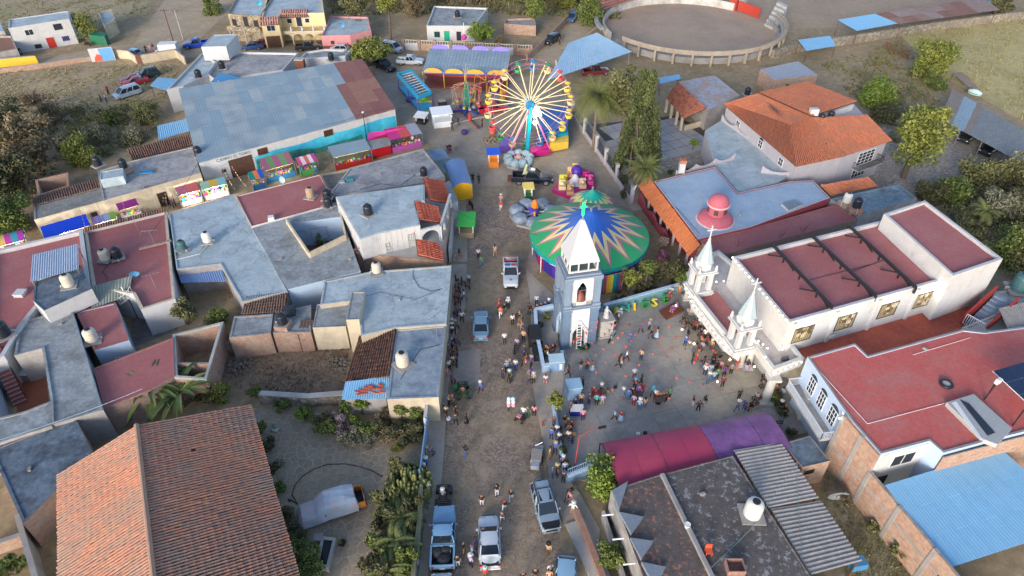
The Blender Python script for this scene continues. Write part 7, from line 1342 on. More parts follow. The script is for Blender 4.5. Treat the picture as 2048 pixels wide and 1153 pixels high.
def person_mesh(pose):
 Q=POSES[pose];V=[];Rr=[];E=[];LB=[]
 def add(p,r,par=None,lab=None):
  V.append(p);Rr.append(r);i=len(V)-1
  if par is not None:E.append((par,i));LB.append((par,i,lab))
  return i
 lean=.06 if pose=='sit' else 0
 pel=add((0,0,.96),.145);sp=add((0,lean*.3,1.14),.125,pel,1);ch=add((0,lean,1.36),.155,sp,1);nk=add((0,lean+.01,1.50),.058,ch,0);hd=add((0,lean+.035,1.60),.088,nk,0);add((0,lean+.03,1.70),.080,hd,0)
 for k,s in enumerate((-1,1)):
  a=add((s*.185,lean,1.41),.072,ch,1);e=add(Q['el'][k],.050,a,1);w=add(Q['wr'][k],.034,e,0);d=(Vec(Q['wr'][k])-Vec(Q['el'][k])).normalized();add(tuple(Vec(Q['wr'][k])+d*.07),.038,w,0)
  h=add((s*.10,0,.90),.105,pel,2);n=add(Q['kn'][k],.068,h,2);an=add(Q['an'][k],.046,n,2);add((Q['an'][k][0]*1.1,Q['an'][k][1]+.15,Q['an'][k][2]-.035),.040,an,3)
 me=bpy.data.meshes.new('person_body');me.from_pydata(V,E,[]);ob=bpy.data.objects.new('person_body',me);COL.objects.link(ob);ob.modifiers.new('Skin','SKIN')
 for i,s in enumerate(me.skin_vertices[0].data):s.radius=(Rr[i],Rr[i]*(.78 if i in(0,1,2)else 1));s.use_root=i==0
 m=ob.modifiers.new('Sub','SUBSURF');m.levels=m.render_levels=1
 dg=bpy.context.evaluated_depsgraph_get();out=bpy.data.meshes.new_from_object(ob.evaluated_get(dg));bpy.data.objects.remove(ob)
 seg=[(Vec(V[a]),Vec(V[b]),l)for a,b,l in LB];mi=[]
 for p in out.polygons:
  c=p.center;best=min(seg,key=lambda s:(lambda t:(s[0].lerp(s[1],t)-c).length)(max(0,min(1,(c-s[0]).dot(s[1]-s[0])/max(1e-6,(s[1]-s[0]).length_squared)))));l=best[2]
  if l==0 and c.z>1.52 and abs(c.x)<.13:l=4 if(c.z>1.69 or(c.y<lean+.015 and c.z>1.58))else 0
  mi.append(l)
 vs_=[tuple(v.co)for v in out.vertices];fs=[tuple(p.vertices)for p in out.polygons];b=MB();b.v=vs_;b.f=fs;b.m=mi;b.t=[0]*len(fs)
 nose=(0,lean+.128,1.60);b.add([(-.016,lean+.105,1.585),(.016,lean+.105,1.585),(0,lean+.145,1.588),(0,lean+.11,1.635)],[(0,1,2),(1,3,2),(3,0,2)],0)
 for s in(-1,1):
  b.ball((s*.098,lean+.03,1.61),.026,6,0);b.ball((s*.034,lean+.112,1.628),.010,6,4)
  k=0 if s<0 else 1;w=Vec(Q['wr'][k]);d=(w-Vec(Q['el'][k])).normalized();pal=w+d*.08;sd=d.cross(Vec((s,0,0)));
  sd=Vec((0,1,0))if sd.length<.1 else sd.normalized();fn=Vec((-s,0,0))
  for q,ln in((-.027,.060),(-.009,.072),(.009,.068),(.026,.052)):p0=pal+sd*q;p1=p0+d*ln*.55;b.tube(p0,p1,.010,.009,5,0);b.tube(p1,p1+(d*.7+fn*.6).normalized()*ln*.5,.009,.007,5,0)
  p0=w+d*.03+sd*.03;p1=p0+(d*.6+sd*.6+fn*.25).normalized()*.045;b.tube(p0,p1,.012,.010,5,0);b.tube(p1,p1+d*.03,.010,.008,5,0)
 b.add([(-.025,lean+.112,1.562),(.025,lean+.112,1.562),(.018,lean+.115,1.553),(-.018,lean+.115,1.553)],[(0,3,2,1)],4)
 return b.mesh('body',[SKIN,TOP0,BOT0,SHOE,HAIR],(0,0,Q.get('drop',0)),True)
PM={}
def hatmesh(kind):
 if('h',kind)in PM:return PM['h',kind]
 mb=MB()
 if kind=='cowboy':
  mb.lathe([(.105,1.68),(.102,1.76),(.085,1.82),(.03,1.80)],(0,.03,0),12,sy=1.15);n=20;V=[]
  for r_ in(.10,.15,.215):
   for i in range(n):t=2*pi*i/n;V.append((r_*cos(t),.03+r_*1.12*sin(t),1.69+.06*max(0,(r_-.12)/.1)*cos(t)**2))
  mb.add(V+[(x,y,z-.012)for x,y,z in V],[(j*n+i,j*n+(i+1)%n,(j+1)*n+(i+1)%n,(j+1)*n+i)for j in range(2)for i in range(n)]+[(60+(j+1)*n+i,60+(j+1)*n+(i+1)%n,60+j*n+(i+1)%n,60+j*n+i)for j in range(2)for i in range(n)])
 elif kind=='cap':mb.lathe([(.104,1.655),(.102,1.70),(.075,1.745),(.02,1.76)],(0,.03,0),12,sy=1.1);mb.box((0,.165,1.665),(.15,.13,.015))
 elif kind=='long':mb.lathe([(.085,1.36),(.11,1.45),(.105,1.60),(.10,1.68),(.07,1.73),(.01,1.745)],(0,-.005,0),12,sy=.95)
 elif kind=='skirt':mb.lathe([(.30,.42),(.26,.60),(.20,.85),(.15,1.05)],(0,0,0),16,sy=.9)
 PM['h',kind]=mb.mesh({'cowboy':'hat','cap':'cap','long':'hair','skirt':'skirt'}[kind],[HATM],None,True);return PM['h',kind]
HATM=paint((.5,.5,.5),.8,'cloth_hat')
CLOTH=dict(k=((.014,.014,.016),'black'),w=((.68,.68,.70),'white'),r=((.55,.03,.03),'red'),b=((.04,.13,.42),'blue'),n=((.02,.03,.09),'navy'),g=((.22,.23,.25),'grey'),p=((.62,.26,.33),'pink'),u=((.16,.05,.30),'purple'),e=((.03,.30,.10),'green'),t=((.50,.32,.19),'tan'),o=((.65,.17,.06),'orange'),m=((.20,.03,.04),'maroon'),j=((.07,.14,.26),'denim'),l=((.34,.48,.65),'light blue'),y=((.65,.52,.06),'yellow'),h=((.32,.26,.17),'khaki'),d=((.03,.10,.05),'dark green'),c=((.05,.05,.055),'charcoal'),i=((.38,.32,.52),'lilac'),a=((.02,.38,.42),'teal'),x=((.15,.09,.05),'brown'))
CM={k:paint(v[0],.85,'cloth_'+v[1].replace(' ','_'))for k,v in CLOTH.items()}
HATC={'W':('cowboy',(.72,.70,.64),'white hat'),'T':('cowboy',(.55,.42,.24),'tan hat'),'D':('cowboy',(.03,.025,.02),'dark hat'),'C':('cap',(.02,.02,.025),'black cap'),'R':('cap',(.5,.03,.03),'red cap'),'L':('long',(.012,.009,.008),'long hair'),'A':('cowboy',(.10,.35,.5),'blue hat')}
PPL=[]
def person(x,y,pose,face,top,bot,hat='',where='',z=0,ch=1.0):
 """x,y: feet (or seat) in the photo; face: heading in degrees, 0 = up the street, 180 = to the camera"""
 if pose not in PM:PM[pose]=person_mesh(pose)
 sk=bot.isupper();bc=bot.lower();p=P(x,y,z);parts=[('body',PM[pose],None)];sw={'cloth_top':CM[top],'cloth_bottom':CM[bc]if not sk or pose=='sit' else SKIN}
 s=R.uniform(.95,1.04)*ch
 r=instance(parts,'person','','person',p,radians(-face)+R.uniform(-.25,.25),sw,None,s)
 dz=POSES[pose].get('drop',0)
 def ad(kind,m):
  o=bpy.data.objects.new({'cowboy':'hat','cap':'cap','long':'hair','skirt':'skirt'}[kind],hatmesh(kind));COL.objects.link(o);o.parent=r;o.location=(0,.05 if pose=='sit' else 0,-dz);o.material_slots[0].link='OBJECT';o.material_slots[0].material=m
 if hat:k,c,nm=HATC[hat];ad(k,HAIR if k=='long' else paint(c,.8,'hat_'+nm.replace(' ','_')))
 if sk and pose!='sit':ad('skirt',CM[bc])
 act={'stand':'standing ','walk':'walking ','phone':'with raised hands ','hips':'hands on hips ','sit':'sitting '}[pose]
 bt=CLOTH[bc][1]+(' skirt' if sk else ' trousers');ht=' and '+HATC[hat][2]if hat else '';lab='person in %s top, %s%s %s%s'%(CLOTH[top][1],bt,ht,act,where)
 if len(lab.split())>14:lab=lab.replace(act,'')
 PPL.append((r,lab,(x,y)));return r
def label_people():
 import collections
 g=collections.defaultdict(list)
 for r,l,xy in PPL:g[l].append((r,xy))
 W_=['first','second','third','fourth','fifth','sixth','seventh','eighth']
 for l,rs in g.items():
  if len(rs)>1 and len(l.split())>12:l=l.replace(' walking','').replace(' sitting','').replace(' standing','').replace('person in ','')
  rs.sort(key=lambda q:q[1][1])
  for k,(r,_)in enumerate(rs):r['label']=l if len(rs)==1 else 'the %s one down: '%W_[min(k,7)]+l
S='on the left bench row';ST_='on the street';KB='by the right kerb';PZ_='on the plaza';PO='under the portico';GA='at the plaza gate';PL_='among the plaza tables'
DATA=[(911,566,'sit',90,'m','k','L',S),(923,570,'sit',100,'k','k','L',S),(938,569,'stand',180,'l','k','',S),(931,578,'sit',90,'c','k','',S),(910,580,'sit',90,'x','k','',S),(912,588,'sit',90,'o','n','',S),(921,592,'stand',90,'n','n','',S),(928,602,'walk',60,'w','j','L',S),(909,600,'sit',90,'r','k','',S),(910,608,'sit',90,'r','x','L',S),(921,612,'stand',90,'n','k','',S),(911,617,'sit',90,'k','h','',S),(914,626,'sit',90,'g','n','',S),(908,634,'sit',90,'k','k','',S),(924,645,'hips',180,'w','k','','beside '+S[3:]),(907,650,'sit',90,'i','g','',S),(903,655,'sit',90,'k','k','W',S),(903,664,'sit',90,'x','k','W',S),(904,672,'sit',90,'k','n','W',S),(906,680,'sit',90,'p','g','',S),(904,686,'sit',90,'w','n','',S),(899,694,'sit',90,'i','n','',S),(897,701,'sit',90,'l','k','',S),(905,702,'sit',90,'k','k','',S),(890,710,'sit',90,'w','y','',S,0,.7),(899,708,'sit',90,'g','h','',S),(900,719,'sit',90,'m','x','',S),(898,727,'sit',90,'g','k','',S),(905,733,'sit',90,'x','k','T',S),(899,742,'stand',140,'w','k','',S),(895,758,'stand',120,'p','p','',S),(904,768,'stand',90,'u','n','',S),(911,782,'stand',90,'k','E','L','beside the green quad bike'),(926,790,'sit',20,'x','d','D','on the green quad bike',.35),(961,786,'walk',20,'b','k','W',ST_),(1009,688,'stand',180,'w','n','',ST_),(1018,742,'stand',160,'b','j','T','with the motorbike group'),(1031,740,'stand',200,'w','b','','with the motorbike group'),(1005,758,'stand',40,'n','n','','with the motorbike group'),(1013,746,'stand',150,'l','k','T','with the motorbike group'),(1019,757,'sit',180,'d','k','W','on the black motorbike',.3),(999,614,'stand',180,'r','k','',ST_,0,.8),(1016,618,'stand',180,'w','k','W',ST_),(1009,628,'walk',180,'k','j','',ST_),(1001,637,'walk',180,'o','w','',ST_),(998,626,'walk',180,'m','k','',ST_),(1025,650,'stand',170,'w','k','L',ST_),(1040,636,'sit',270,'t','k','',KB),(1045,645,'sit',270,'x','h','',KB),(1044,655,'sit',270,'o','t','',KB),(1049,660,'sit',270,'l','g','',KB),(1046,668,'stand',270,'n','k','',KB),(1047,684,'stand',200,'t','k','',KB),(1034,692,'sit',190,'i','n','','on the motorbike by the kerb',.35),(1049,714,'stand',280,'n','n','',KB),(1054,724,'sit',270,'o','x','L',KB),(1062,736,'stand',300,'u','k','T',KB),(1053,733,'sit',270,'p','k','',KB),(1058,760,'stand',150,'g','g','',KB),(1067,768,'stand',200,'t','k','W',KB),(1091,764,'sit',200,'w','p','L','on the pavement below the planter'),(1059,624,'sit',180,'k','k','L','on the wall above the planter'),(1066,627,'sit',180,'k','n','','on the wall above the planter'),(1073,612,'stand',180,'l','k','','behind the planter wall row'),(1074,624,'sit',180,'c','k','','on the wall above the planter'),(1082,621,'sit',180,'n','j','','on the wall above the planter'),(1090,618,'sit',180,'b','j','','on the wall above the planter'),(1097,614,'sit',180,'j','g','W','on the wall above the planter'),(1021,821,'walk',20,'w','k','','carrying a cotton candy board'),(1047,836,'stand',200,'w','j','','behind the pushchair'),(1055,836,'stand',200,'d','d','','beside the pushchair'),(1068,833,'stand',20,'p','k','L',KB),(889,828,'stand',100,'k','k','','in the band at the left pavement'),(893,840,'stand',100,'k','k','T','in the band with a white guitar'),(899,812,'phone',120,'t','k','','in the band at the left pavement'),(907,812,'stand',240,'n','k','','in the band at the left pavement'),(913,832,'stand',220,'k','k','C','in the band at the left pavement'),(912,851,'hips',0,'c','k','','with its back turned beside the band'),(933,850,'stand',270,'k','K','L','with a white bag beside the band'),(932,914,'walk',10,'k','j','L',ST_),(1086,852,'stand',180,'m','m','','on the pavement below the yellow tree',.14,.6),(1107,852,'stand',30,'m','n','','on the pavement below the yellow tree',.14,.8),(1102,880,'stand',10,'b','n','',GA,.14),(1112,878,'stand',90,'n','k','W',GA,.14),(1117,892,'stand',90,'n','n','W',GA,.14),(1134,884,'sit',110,'n','n','W',GA,.14),(1110,908,'stand',200,'b','n','T',GA,.14),(1100,916,'stand',120,'t','X','L',GA,.14),(1120,922,'stand',60,'a','n','',GA,.14),(1124,934,'stand',160,'i','k','W',GA,.14),(1104,955,'stand',90,'j','j','',GA,.14),(1114,953,'stand',250,'k','c','T',GA,.14),(1126,966,'stand',10,'k','k','',GA,.14),(1129,946,'stand',190,'l','k','',GA,.14),(1128,846,'sit',150,'k','m','','in the huddle by the planter tree',.14),(1137,850,'sit',200,'d','k','','in the huddle by the planter tree',.14),(1144,858,'sit',220,'m','k','L','in the huddle by the planter tree',.14),(1134,866,'sit',120,'x','m','','in the huddle by the planter tree',.14),(1142,868,'sit',250,'k','x','','in the huddle by the planter tree',.14),(964,1012,'stand',170,'k','w','',ST_),(994,992,'stand',150,'k','w','C',ST_),(1022,1002,'walk',200,'k','l','',ST_),(1009,1022,'walk',190,'k','w','R',ST_),(1004,1046,'walk',10,'c','w','',ST_),(1145,984,'sit',240,'d','k','L','beside the silver SUV',.1),(1140,1000,'sit',230,'p','n','','beside the silver SUV',.1),(1145,1028,'hips',20,'w','h','W','beside the silver SUV',.1),(1096,1110,'walk',10,'t','x','D','below the silver SUV'),(1100,1150,'stand',170,'w','k','','at the bottom edge by the pale car'),(1098,1163,'stand',170,'t','k','','at the bottom edge by the pale car'),(1070,1160,'phone',180,'k','k','','at the bottom edge by the pale car'),(1046,1166,'stand',180,'k','n','','at the bottom edge by the pale car'),(928,1106,'stand',100,'k','y','','between pickup and white saloon'),(916,1134,'stand',170,'k','w','','between pickup and white saloon'),(942,1134,'stand',40,'i','k','W','between pickup and white saloon'),(945,1114,'walk',60,'l','n','','between pickup and white saloon'),(951,1098,'stand',100,'u','n','L','at the white saloon window'),(970,1158,'stand',0,'r','x','W','at the white saloon boot'),(838,1138,'stand',90,'i','n','','on the left pavement by the palms'),(859,992,'stand',60,'l','j','W','by the cactus'),(849,952,'walk',140,'i','w','W','at the blue gate'),(853,938,'stand',120,'b','n','W','at the blue gate'),(861,908,'sit',120,'i','n','','at the blue gate'),(853,912,'sit',100,'t','h','T','at the blue gate'),(886,996,'sit',0,'g','k','W','on the loaded quad bike',.5),]
DATA2=[(1366,646,'sit',220,'k','n','L','deep under the portico'),(1388,664,'stand',200,'m','k','L','deep under the portico'),(1398,662,'stand',210,'g','k','','deep under the portico'),(1402,672,'sit',230,'n','k','','deep under the portico'),(1424,672,'stand',230,'x','k','','deep under the portico'),(1428,690,'stand',250,'n','n','','deep under the portico'),(1388,702,'sit',220,'g','j','','deep under the portico'),(1412,694,'stand',230,'m','n','L','deep under the portico'),(1376,672,'stand',230,'c','k','L','deep under the portico'),(1399,650,'stand',200,'u','k','L','deep under the portico'),(1421,702,'stand',220,'t','x','W','deep under the portico'),(1404,700,'sit',220,'i','k','','deep under the portico'),(1430,745,'stand',180,'k','k','L','at the plaza edge of the portico'),(1426,726,'stand',160,'m','k','','at the plaza edge of the portico'),(1446,756,'stand',190,'u','k','L','at the plaza edge of the portico'),(1400,738,'stand',150,'n','j','','at the plaza edge of the portico'),(1460,750,'stand',200,'g','k','','at the plaza edge of the portico'),(1408,752,'stand',20,'w','n','T','at the plaza edge of the portico'),(1432,760,'stand',340,'e','k','','at the plaza edge of the portico'),(917,574,'sit',90,'g','k','L','behind the left bench row'),(917,602,'sit',95,'x','n','','behind the left bench row'),(915,634,'sit',90,'n','j','','behind the left bench row'),(909,658,'sit',90,'g','k','T','behind the left bench row'),(910,690,'sit',90,'c','n','','behind the left bench row'),(906,712,'sit',90,'m','k','','behind the left bench row'),(906,724,'sit',90,'u','k','L','behind the left bench row'),(1228,655,'stand',200,'b','k','','beside the statue'),(1235,646,'stand',250,'w','k','W','beside the statue'),(1222,640,'stand',120,'k','m','','beside the statue'),(1240,640,'stand',240,'l','g','W','before the big letters'),(1258,688,'phone',190,'b','j','',PZ_),(1281,668,'walk',260,'b','k','',PZ_),(1297,662,'stand',150,'i','k','T',PZ_),(1301,680,'walk',250,'k','n','',PZ_),(1312,678,'walk',260,'t','L','L',PZ_),(1236,736,'walk',80,'k','k','L',PZ_),(1240,730,'walk',80,'o','W','L',PZ_),(1252,723,'walk',90,'w','k','',PZ_),(1281,722,'stand',30,'t','n','',PZ_),(1267,758,'stand',180,'l','m','',PZ_),(1281,772,'walk',100,'k','k','L',PZ_),(1161,742,'stand',170,'k','w','L',PZ_),(1173,741,'stand',170,'m','k','L',PZ_),(1184,744,'stand',150,'x','L','L',PZ_),(1136,754,'walk',110,'m','k','L',PZ_),(1165,776,'stand',90,'d','k','',PZ_),(1186,795,'stand',180,'m','k','',PL_),(1203,783,'sit',200,'g','k','W',PL_),(1214,792,'sit',260,'y','g','L',PL_),(1177,809,'stand',60,'n','n','',PL_),(1192,812,'stand',0,'a','k','',PL_),(1204,812,'stand',350,'i','h','',PL_),(1162,808,'stand',180,'h','k','L',PL_),(1140,827,'stand',100,'x','n','','beside the blue table'),(1150,812,'sit',160,'n','n','','beside the blue table'),(1165,842,'stand',0,'p','n','',PZ_),(1228,842,'walk',80,'l','k','',PZ_),(1241,845,'stand',20,'m','L','',PZ_),(1245,795,'sit',40,'j','g','W',PL_),(1255,802,'stand',20,'b','j','',PL_),(1263,797,'stand',200,'k','k','',PL_),(1268,780,'stand',190,'k','n','A',PL_),(1276,794,'stand',180,'u','n','',PL_),(1283,782,'sit',180,'r','m','',PL_),(1266,812,'stand',30,'i','m','',PL_),(1277,822,'stand',10,'l','j','W',PL_),(1288,818,'stand',350,'t','j','L',PL_),(1305,790,'sit',200,'a','k','A',PL_),(1308,808,'stand',40,'k','m','W',PL_),(1318,800,'sit',180,'t','h','',PL_),(1325,798,'sit',180,'h','k','',PL_),(1330,806,'stand',330,'k','k','',PL_),(1338,800,'stand',300,'e','k','',PL_),(1384,814,'stand',100,'k','w','','in the trio on the plaza'),(1395,824,'hips',10,'c','k','','in the trio on the plaza'),(1407,814,'stand',240,'k','w','L','in the trio on the plaza'),(1369,694,'stand',30,'b','n','',PO),(1378,692,'sit',200,'w','g','',PO,0,.7),(1372,655,'sit',220,'k','n','L',PO),(1380,660,'sit',220,'k','j','L',PO),(1386,655,'sit',200,'p','k','L',PO),(1393,652,'sit',200,'w','k','L',PO),(1412,648,'stand',200,'k','k','D',PO),(1408,664,'sit',240,'m','x','',PO),(1418,660,'stand',200,'n','k','',PO),(1412,672,'sit',240,'k','n','',PO),(1395,694,'sit',230,'x','k','L',PO),(1403,690,'sit',230,'t','h','',PO),(1408,680,'stand',210,'w','k','',PO),(1418,684,'stand',240,'k','k','',PO),(1352,620,'sit',220,'u','m','','on the brown carpet by the letters'),(1344,625,'sit',200,'u','p','','on the brown carpet by the letters'),(1340,596,'stand',180,'w','g','','by the letter E'),(1357,590,'stand',200,'t','o','L','by the letter E'),(1336,605,'stand',180,'m','m','','by the letter E'),(1383,728,'stand',90,'k','k','L','before the portico columns'),(1392,722,'stand',260,'o','R','','before the portico columns',0,.8),(1407,730,'stand',120,'k','k','','before the portico columns'),(1412,742,'stand',20,'b','n','','before the portico columns'),(1422,738,'stand',200,'k','c','D','before the portico columns'),(1436,728,'stand',180,'k','w','L','before the portico columns'),(1438,744,'stand',200,'p','k','','before the portico columns'),(1418,752,'stand',30,'l','w','','before the portico columns'),(1414,770,'stand',350,'j','j','W','before the portico columns'),(1425,765,'stand',0,'l','j','','before the portico columns'),(1443,776,'stand',20,'m','k','','before the portico columns'),(1454,735,'stand',90,'t','p','','before the portico columns'),(1471,740,'stand',180,'r','g','','before the portico columns'),(1491,744,'walk',200,'k','I','L','before the portico columns'),(1452,745,'stand',180,'m','p','','before the portico columns',0,.75),(1504,708,'sit',260,'w','n','','in the row beneath the gallery'),(1508,716,'sit',260,'k','n','','in the row beneath the gallery'),(1512,722,'sit',260,'x','x','','in the row beneath the gallery'),(1518,728,'sit',260,'t','h','W','in the row beneath the gallery'),(1524,736,'sit',260,'k','k','','in the row beneath the gallery'),(1530,742,'sit',260,'d','n','','in the row beneath the gallery'),(1536,748,'sit',260,'g','n','','in the row beneath the gallery'),(1540,756,'sit',260,'w','k','','in the row beneath the gallery'),(1532,758,'sit',260,'j','k','','in the row beneath the gallery'),(1530,766,'sit',260,'i','n','','in the row beneath the gallery'),(1526,776,'sit',260,'g','k','','in the row beneath the gallery'),(1476,800,'stand',180,'c','k','','near the purple awning'),(1472,824,'walk',60,'g','j','W','near the purple awning'),(1486,822,'stand',240,'b','b','','near the purple awning'),(1500,820,'sit',250,'k','k','L','near the purple awning'),(1512,800,'sit',250,'w','n','','near the purple awning'),(1519,804,'sit',260,'m','k','','near the purple awning'),(1512,814,'sit',250,'x','m','','near the purple awning'),(1549,782,'sit',240,'t','h','','below the blue balcony'),(1557,776,'sit',240,'x','x','','below the blue balcony'),(1564,792,'sit',250,'l','n','C','below the blue balcony'),(1560,818,'sit',250,'k','k','W','below the blue balcony'),(1568,826,'sit',250,'k','m','','below the blue balcony'),(1562,852,'sit',270,'b','n','','below the blue balcony'),(327,412,'stand',100,'h','k','','in the alley group by the lit game stall'),(334,414,'stand',200,'k','k','','in the alley group by the lit game stall'),(340,408,'sit',150,'i','n','','in the alley group by the lit game stall'),(346,406,'stand',200,'m','n','','in the alley group by the lit game stall'),(352,412,'stand',240,'g','k','','in the alley group by the lit game stall'),(348,416,'stand',260,'n','n','','in the alley group by the lit game stall'),(288,424,'sit',250,'n','n','','beside the purple stall'),(294,420,'sit',250,'k','k','','beside the purple stall'),(276,428,'stand',0,'i','k','','beside the purple stall'),(268,428,'stand',0,'m','k','L','beside the purple stall'),(634,348,'sit',200,'b','b','W','at the striped food stall'),(896,308,'stand',170,'n','j','','on the fair ground at the street corner'),(901,306,'stand',190,'k','R','','on the fair ground at the street corner'),(913,302,'stand',180,'g','g','','on the fair ground at the street corner',0,.8),(946,367,'stand',180,'k','k','','walking pair by the yellow tent'),(958,368,'stand',180,'k','k','C','walking pair by the yellow tent'),(1002,422,'walk',180,'r','w','','near the covered kids ride'),(1002,410,'stand',0,'p','g','W','near the covered kids ride'),(990,512,'walk',20,'t','t','L',ST_),(957,518,'walk',180,'w','k','',ST_),(963,534,'walk',180,'e','j','',ST_),(918,514,'sit',120,'k','t','L','on the pavement below the villa'),(912,520,'sit',100,'t','t','','on the pavement below the villa'),(903,246,'stand',200,'w','k','','at the white booth'),(917,250,'walk',300,'c','k','','by the white booth'),(905,262,'stand',180,'k','k','','below the white booth'),(964,255,'stand',120,'m','k','','by the red ride base'),(203,204,'stand',90,'g','n','','before the pale van in the field'),(214,206,'stand',60,'l','n','','before the pale van in the field'),(218,190,'stand',120,'r','k','','before the pale van in the field'),(294,108,'stand',180,'k','k','L','by the box van'),(302,106,'stand',180,'p','p','','by the box van'),(309,104,'stand',180,'k','p','L','by the box van'),(1119,90,'stand',180,'k','k','','beside the black car on the side street'),(810,296,'stand',180,'k','k','','eating at the magenta stall',0),(818,292,'stand',170,'m','k','L','eating at the magenta stall'),(826,290,'stand',190,'w','n','','eating at the magenta stall'),(834,288,'stand',200,'x','k','','eating at the magenta stall'),(1094,706,'sit',230,'o','k','L','inside the blue planter'),(1106,704,'sit',240,'k','x','','inside the blue planter'),(1112,700,'sit',240,'m','k','L','inside the blue planter'),(1094,716,'sit',90,'w','k','','inside the blue planter'),(1204,928,'sit',200,'k','x','','under the end of the crimson awning'),]
for d in DATA+DATA2:person(*d)
def ledge(label,px,w=.4,h=.42,m=None,name='bench'):
 a,b=P(*px[0]),P(*px[1]);d=(b-a).normalized();n=Vec((-d.y,d.x,0))*w/2;r=thing(name,label,'bench',a);mb=MB();mb.prism(ccw([a-n,b-n,b+n,a+n]),h-.07,h);mb.build('seat',m or CONCW,r)
 k=max(2,int((b-a).length/1.6))
 for i in range(k+1):p=a.lerp(b,i/k);mb=MB();mb.box(p,(.14,w*.8,h-.073),atan2(d.y,d.x));mb.build('leg',m or CONCW,r)
ledge('long bench along the left house wall, upper half',((908,562),(903,650)));ledge('long bench along the left house wall, lower half',((902,656),(894,745)));ledge('bench under the portico gallery',((1502,706),(1542,760)),.45,.42,BROWN);ledge('short bench under the blue balcony',((1548,778),(1572,828)),.45,.42,BROWN)
r=thing('table','small table with a dark blue cloth beside the pale blue kiosk','table',P(1153,826,.15));c=P(1153,826,.15);mb=MB();mb.box(c+UP*.70,(1.3,.9,.05));mb.build('top',FRAME,r);mb=MB();mb.box(c,(1.32,.92,.69));mb.build('cloth',paint((.02,.03,.28),.8),r)
r=thing('kiosk','small pale blue kiosk with flat top on the plaza edge','kiosk',P(1146,792,.15));c=P(1146,792,.15);mb=MB();mb.box(c,(1.3,1.2,1.7),.15);mb.build('body',BLUEP,r);mb=MB();mb.box(c+UP*1.703,(1.5,1.4,.1),.15);mb.build('lid',mat('kiosk_top',(.30,.48,.62),.08),r)
r=thing('kiosk','blue and white stand at the corner of the planter wall','kiosk',P(1112,735,.15));c=P(1112,735,.15);mb=MB();mb.box(c,(1.5,1.2,1.3),.1);mb.build('body',BLUEP,r);mb=MB();mb.box(c+UP*1.303,(1.6,1.3,.08),.1);mb.build('top',mat('kiosk_top2',(.45,.62,.70),.08),r);mb=MB();mb.box(c+Vec((.45,-.62,.3)),(.3,.03,.8),.1);mb.build('notice',FRAME,r)
for i,(x,y,cc,lb)in enumerate([(1194,800,(.25,.03,.03),'round table with dark red cloth among the seated plaza guests'),(1272,798,(.10,.06,.05),'round dark table in the middle group on the plaza'),(1316,806,(.08,.06,.05),'round dark table in front of the person in green')]):
 r=thing('table',lb,'table',P(x,y,.15));c=P(x,y,.15);mb=MB();mb.lathe([(.6,.70),(.62,.74),(.6,.76)],c,16);mb.build('top',paint(cc,.7),r);mb=MB();mb.tube(c,c+UP*.7,.05);mb.lathe([(.3,0),(.28,.04)],c,12);mb.build('leg',DARK,r)
r=thing('carpet','brown carpet platform beside the big letters','platform',P(1342,628));mb=MB();mb.prism(ccw(PL([(1318,626),(1352,608),(1368,625),(1332,643)])),.16,.34);mb.build('deck',mat('carpet_brown',(.16,.05,.035),.2),r)
r=thing('cotton_candy_board','board hung with pink and white cotton candy bags carried up the street','cotton candy',P(1022,812));c=P(1022,812,1.5);mb=MB();mb.tube(c-UP*1.2,c+UP*1.0,.03);mb.build('pole',BROWN,r)
for i,(x,z)in enumerate([(-.22,0),(.22,0),(-.22,.45),(.22,.45),(-.2,.9),(.2,.9)]):mb=MB();mb.lathe([(.05,0),(.19,.1),(.2,.32),(.06,.44)],c+Vec((x,-.1,z)),9);mb.build('candy_bag',paint(((.7,.38,.45),(.68,.62,.68),(.45,.62,.68))[i//2],.7),r)
r=thing('guitar','white acoustic guitar held by the band at the left pavement','guitar',P(897,838,.9));c=P(897,838,.95);mb=MB();mb.lathe([(.2,0),(.22,.05),(.2,.1)],c,12,sx=1,sy=1.3);mb.build('body',paint((.65,.66,.68),.4),r);mb=MB();mb.beam(c+UP*.06,c+Vec((-.5,.5,.45)),.06,.04);mb.build('neck',BROWN,r)
r=thing('drum','shallow drum hung before the person in purple by the kerb','drum',P(1062,742,.9));mb=MB();c=P(1062,742,.85);mb.tube(c,c+Vec((0,-.25,.12)),.33,n=16);mb.build('shell',paint((.35,.08,.42),.5),r);mb=MB();mb.tube(c+Vec((0,-.25,.12)),c+Vec((0,-.27,.13)),.30,n=16);mb.build('skin',paint((.10,.06,.16),.6),r)
label_people()
# plants
def leafmat(name,c1,c2):
 if name in MATS:return MATS[name]
 g=NG(name);a=g.n('ShaderNodeAttribute',attribute_name='tint');g.l(g.mix(a.outputs['Fac'],lin(c1),lin(c2)),g.b.inputs['Base Color']);g.b.inputs['Roughness'].default_value=.65;MATS[name]=g.m;return g.m
LEAF={'pine':leafmat('needles_pine',(.032,.050,.016),(.13,.155,.045)),'dark':leafmat('leaves_dark',(.045,.052,.022),(.145,.14,.06)),'mid':leafmat('leaves_mid',(.06,.10,.018),(.22,.26,.06)),'yellow':leafmat('leaves_yellow',(.095,.12,.018),(.28,.30,.06)),'olive':leafmat('leaves_olive',(.075,.085,.03),(.24,.235,.095)),'grey':leafmat('leaves_grey',(.13,.135,.08),(.30,.29,.19)),'dry':leafmat('leaves_dry',(.14,.11,.06),(.28,.22,.12)),'bright':leafmat('leaves_bright',(.065,.125,.012),(.25,.32,.05)),'bloom':leafmat('leaves_bloom',(.05,.06,.03),(.42,.13,.30)),'pinkbloom':leafmat('leaves_pinkbloom',(.05,.08,.03),(.6,.40,.42))}
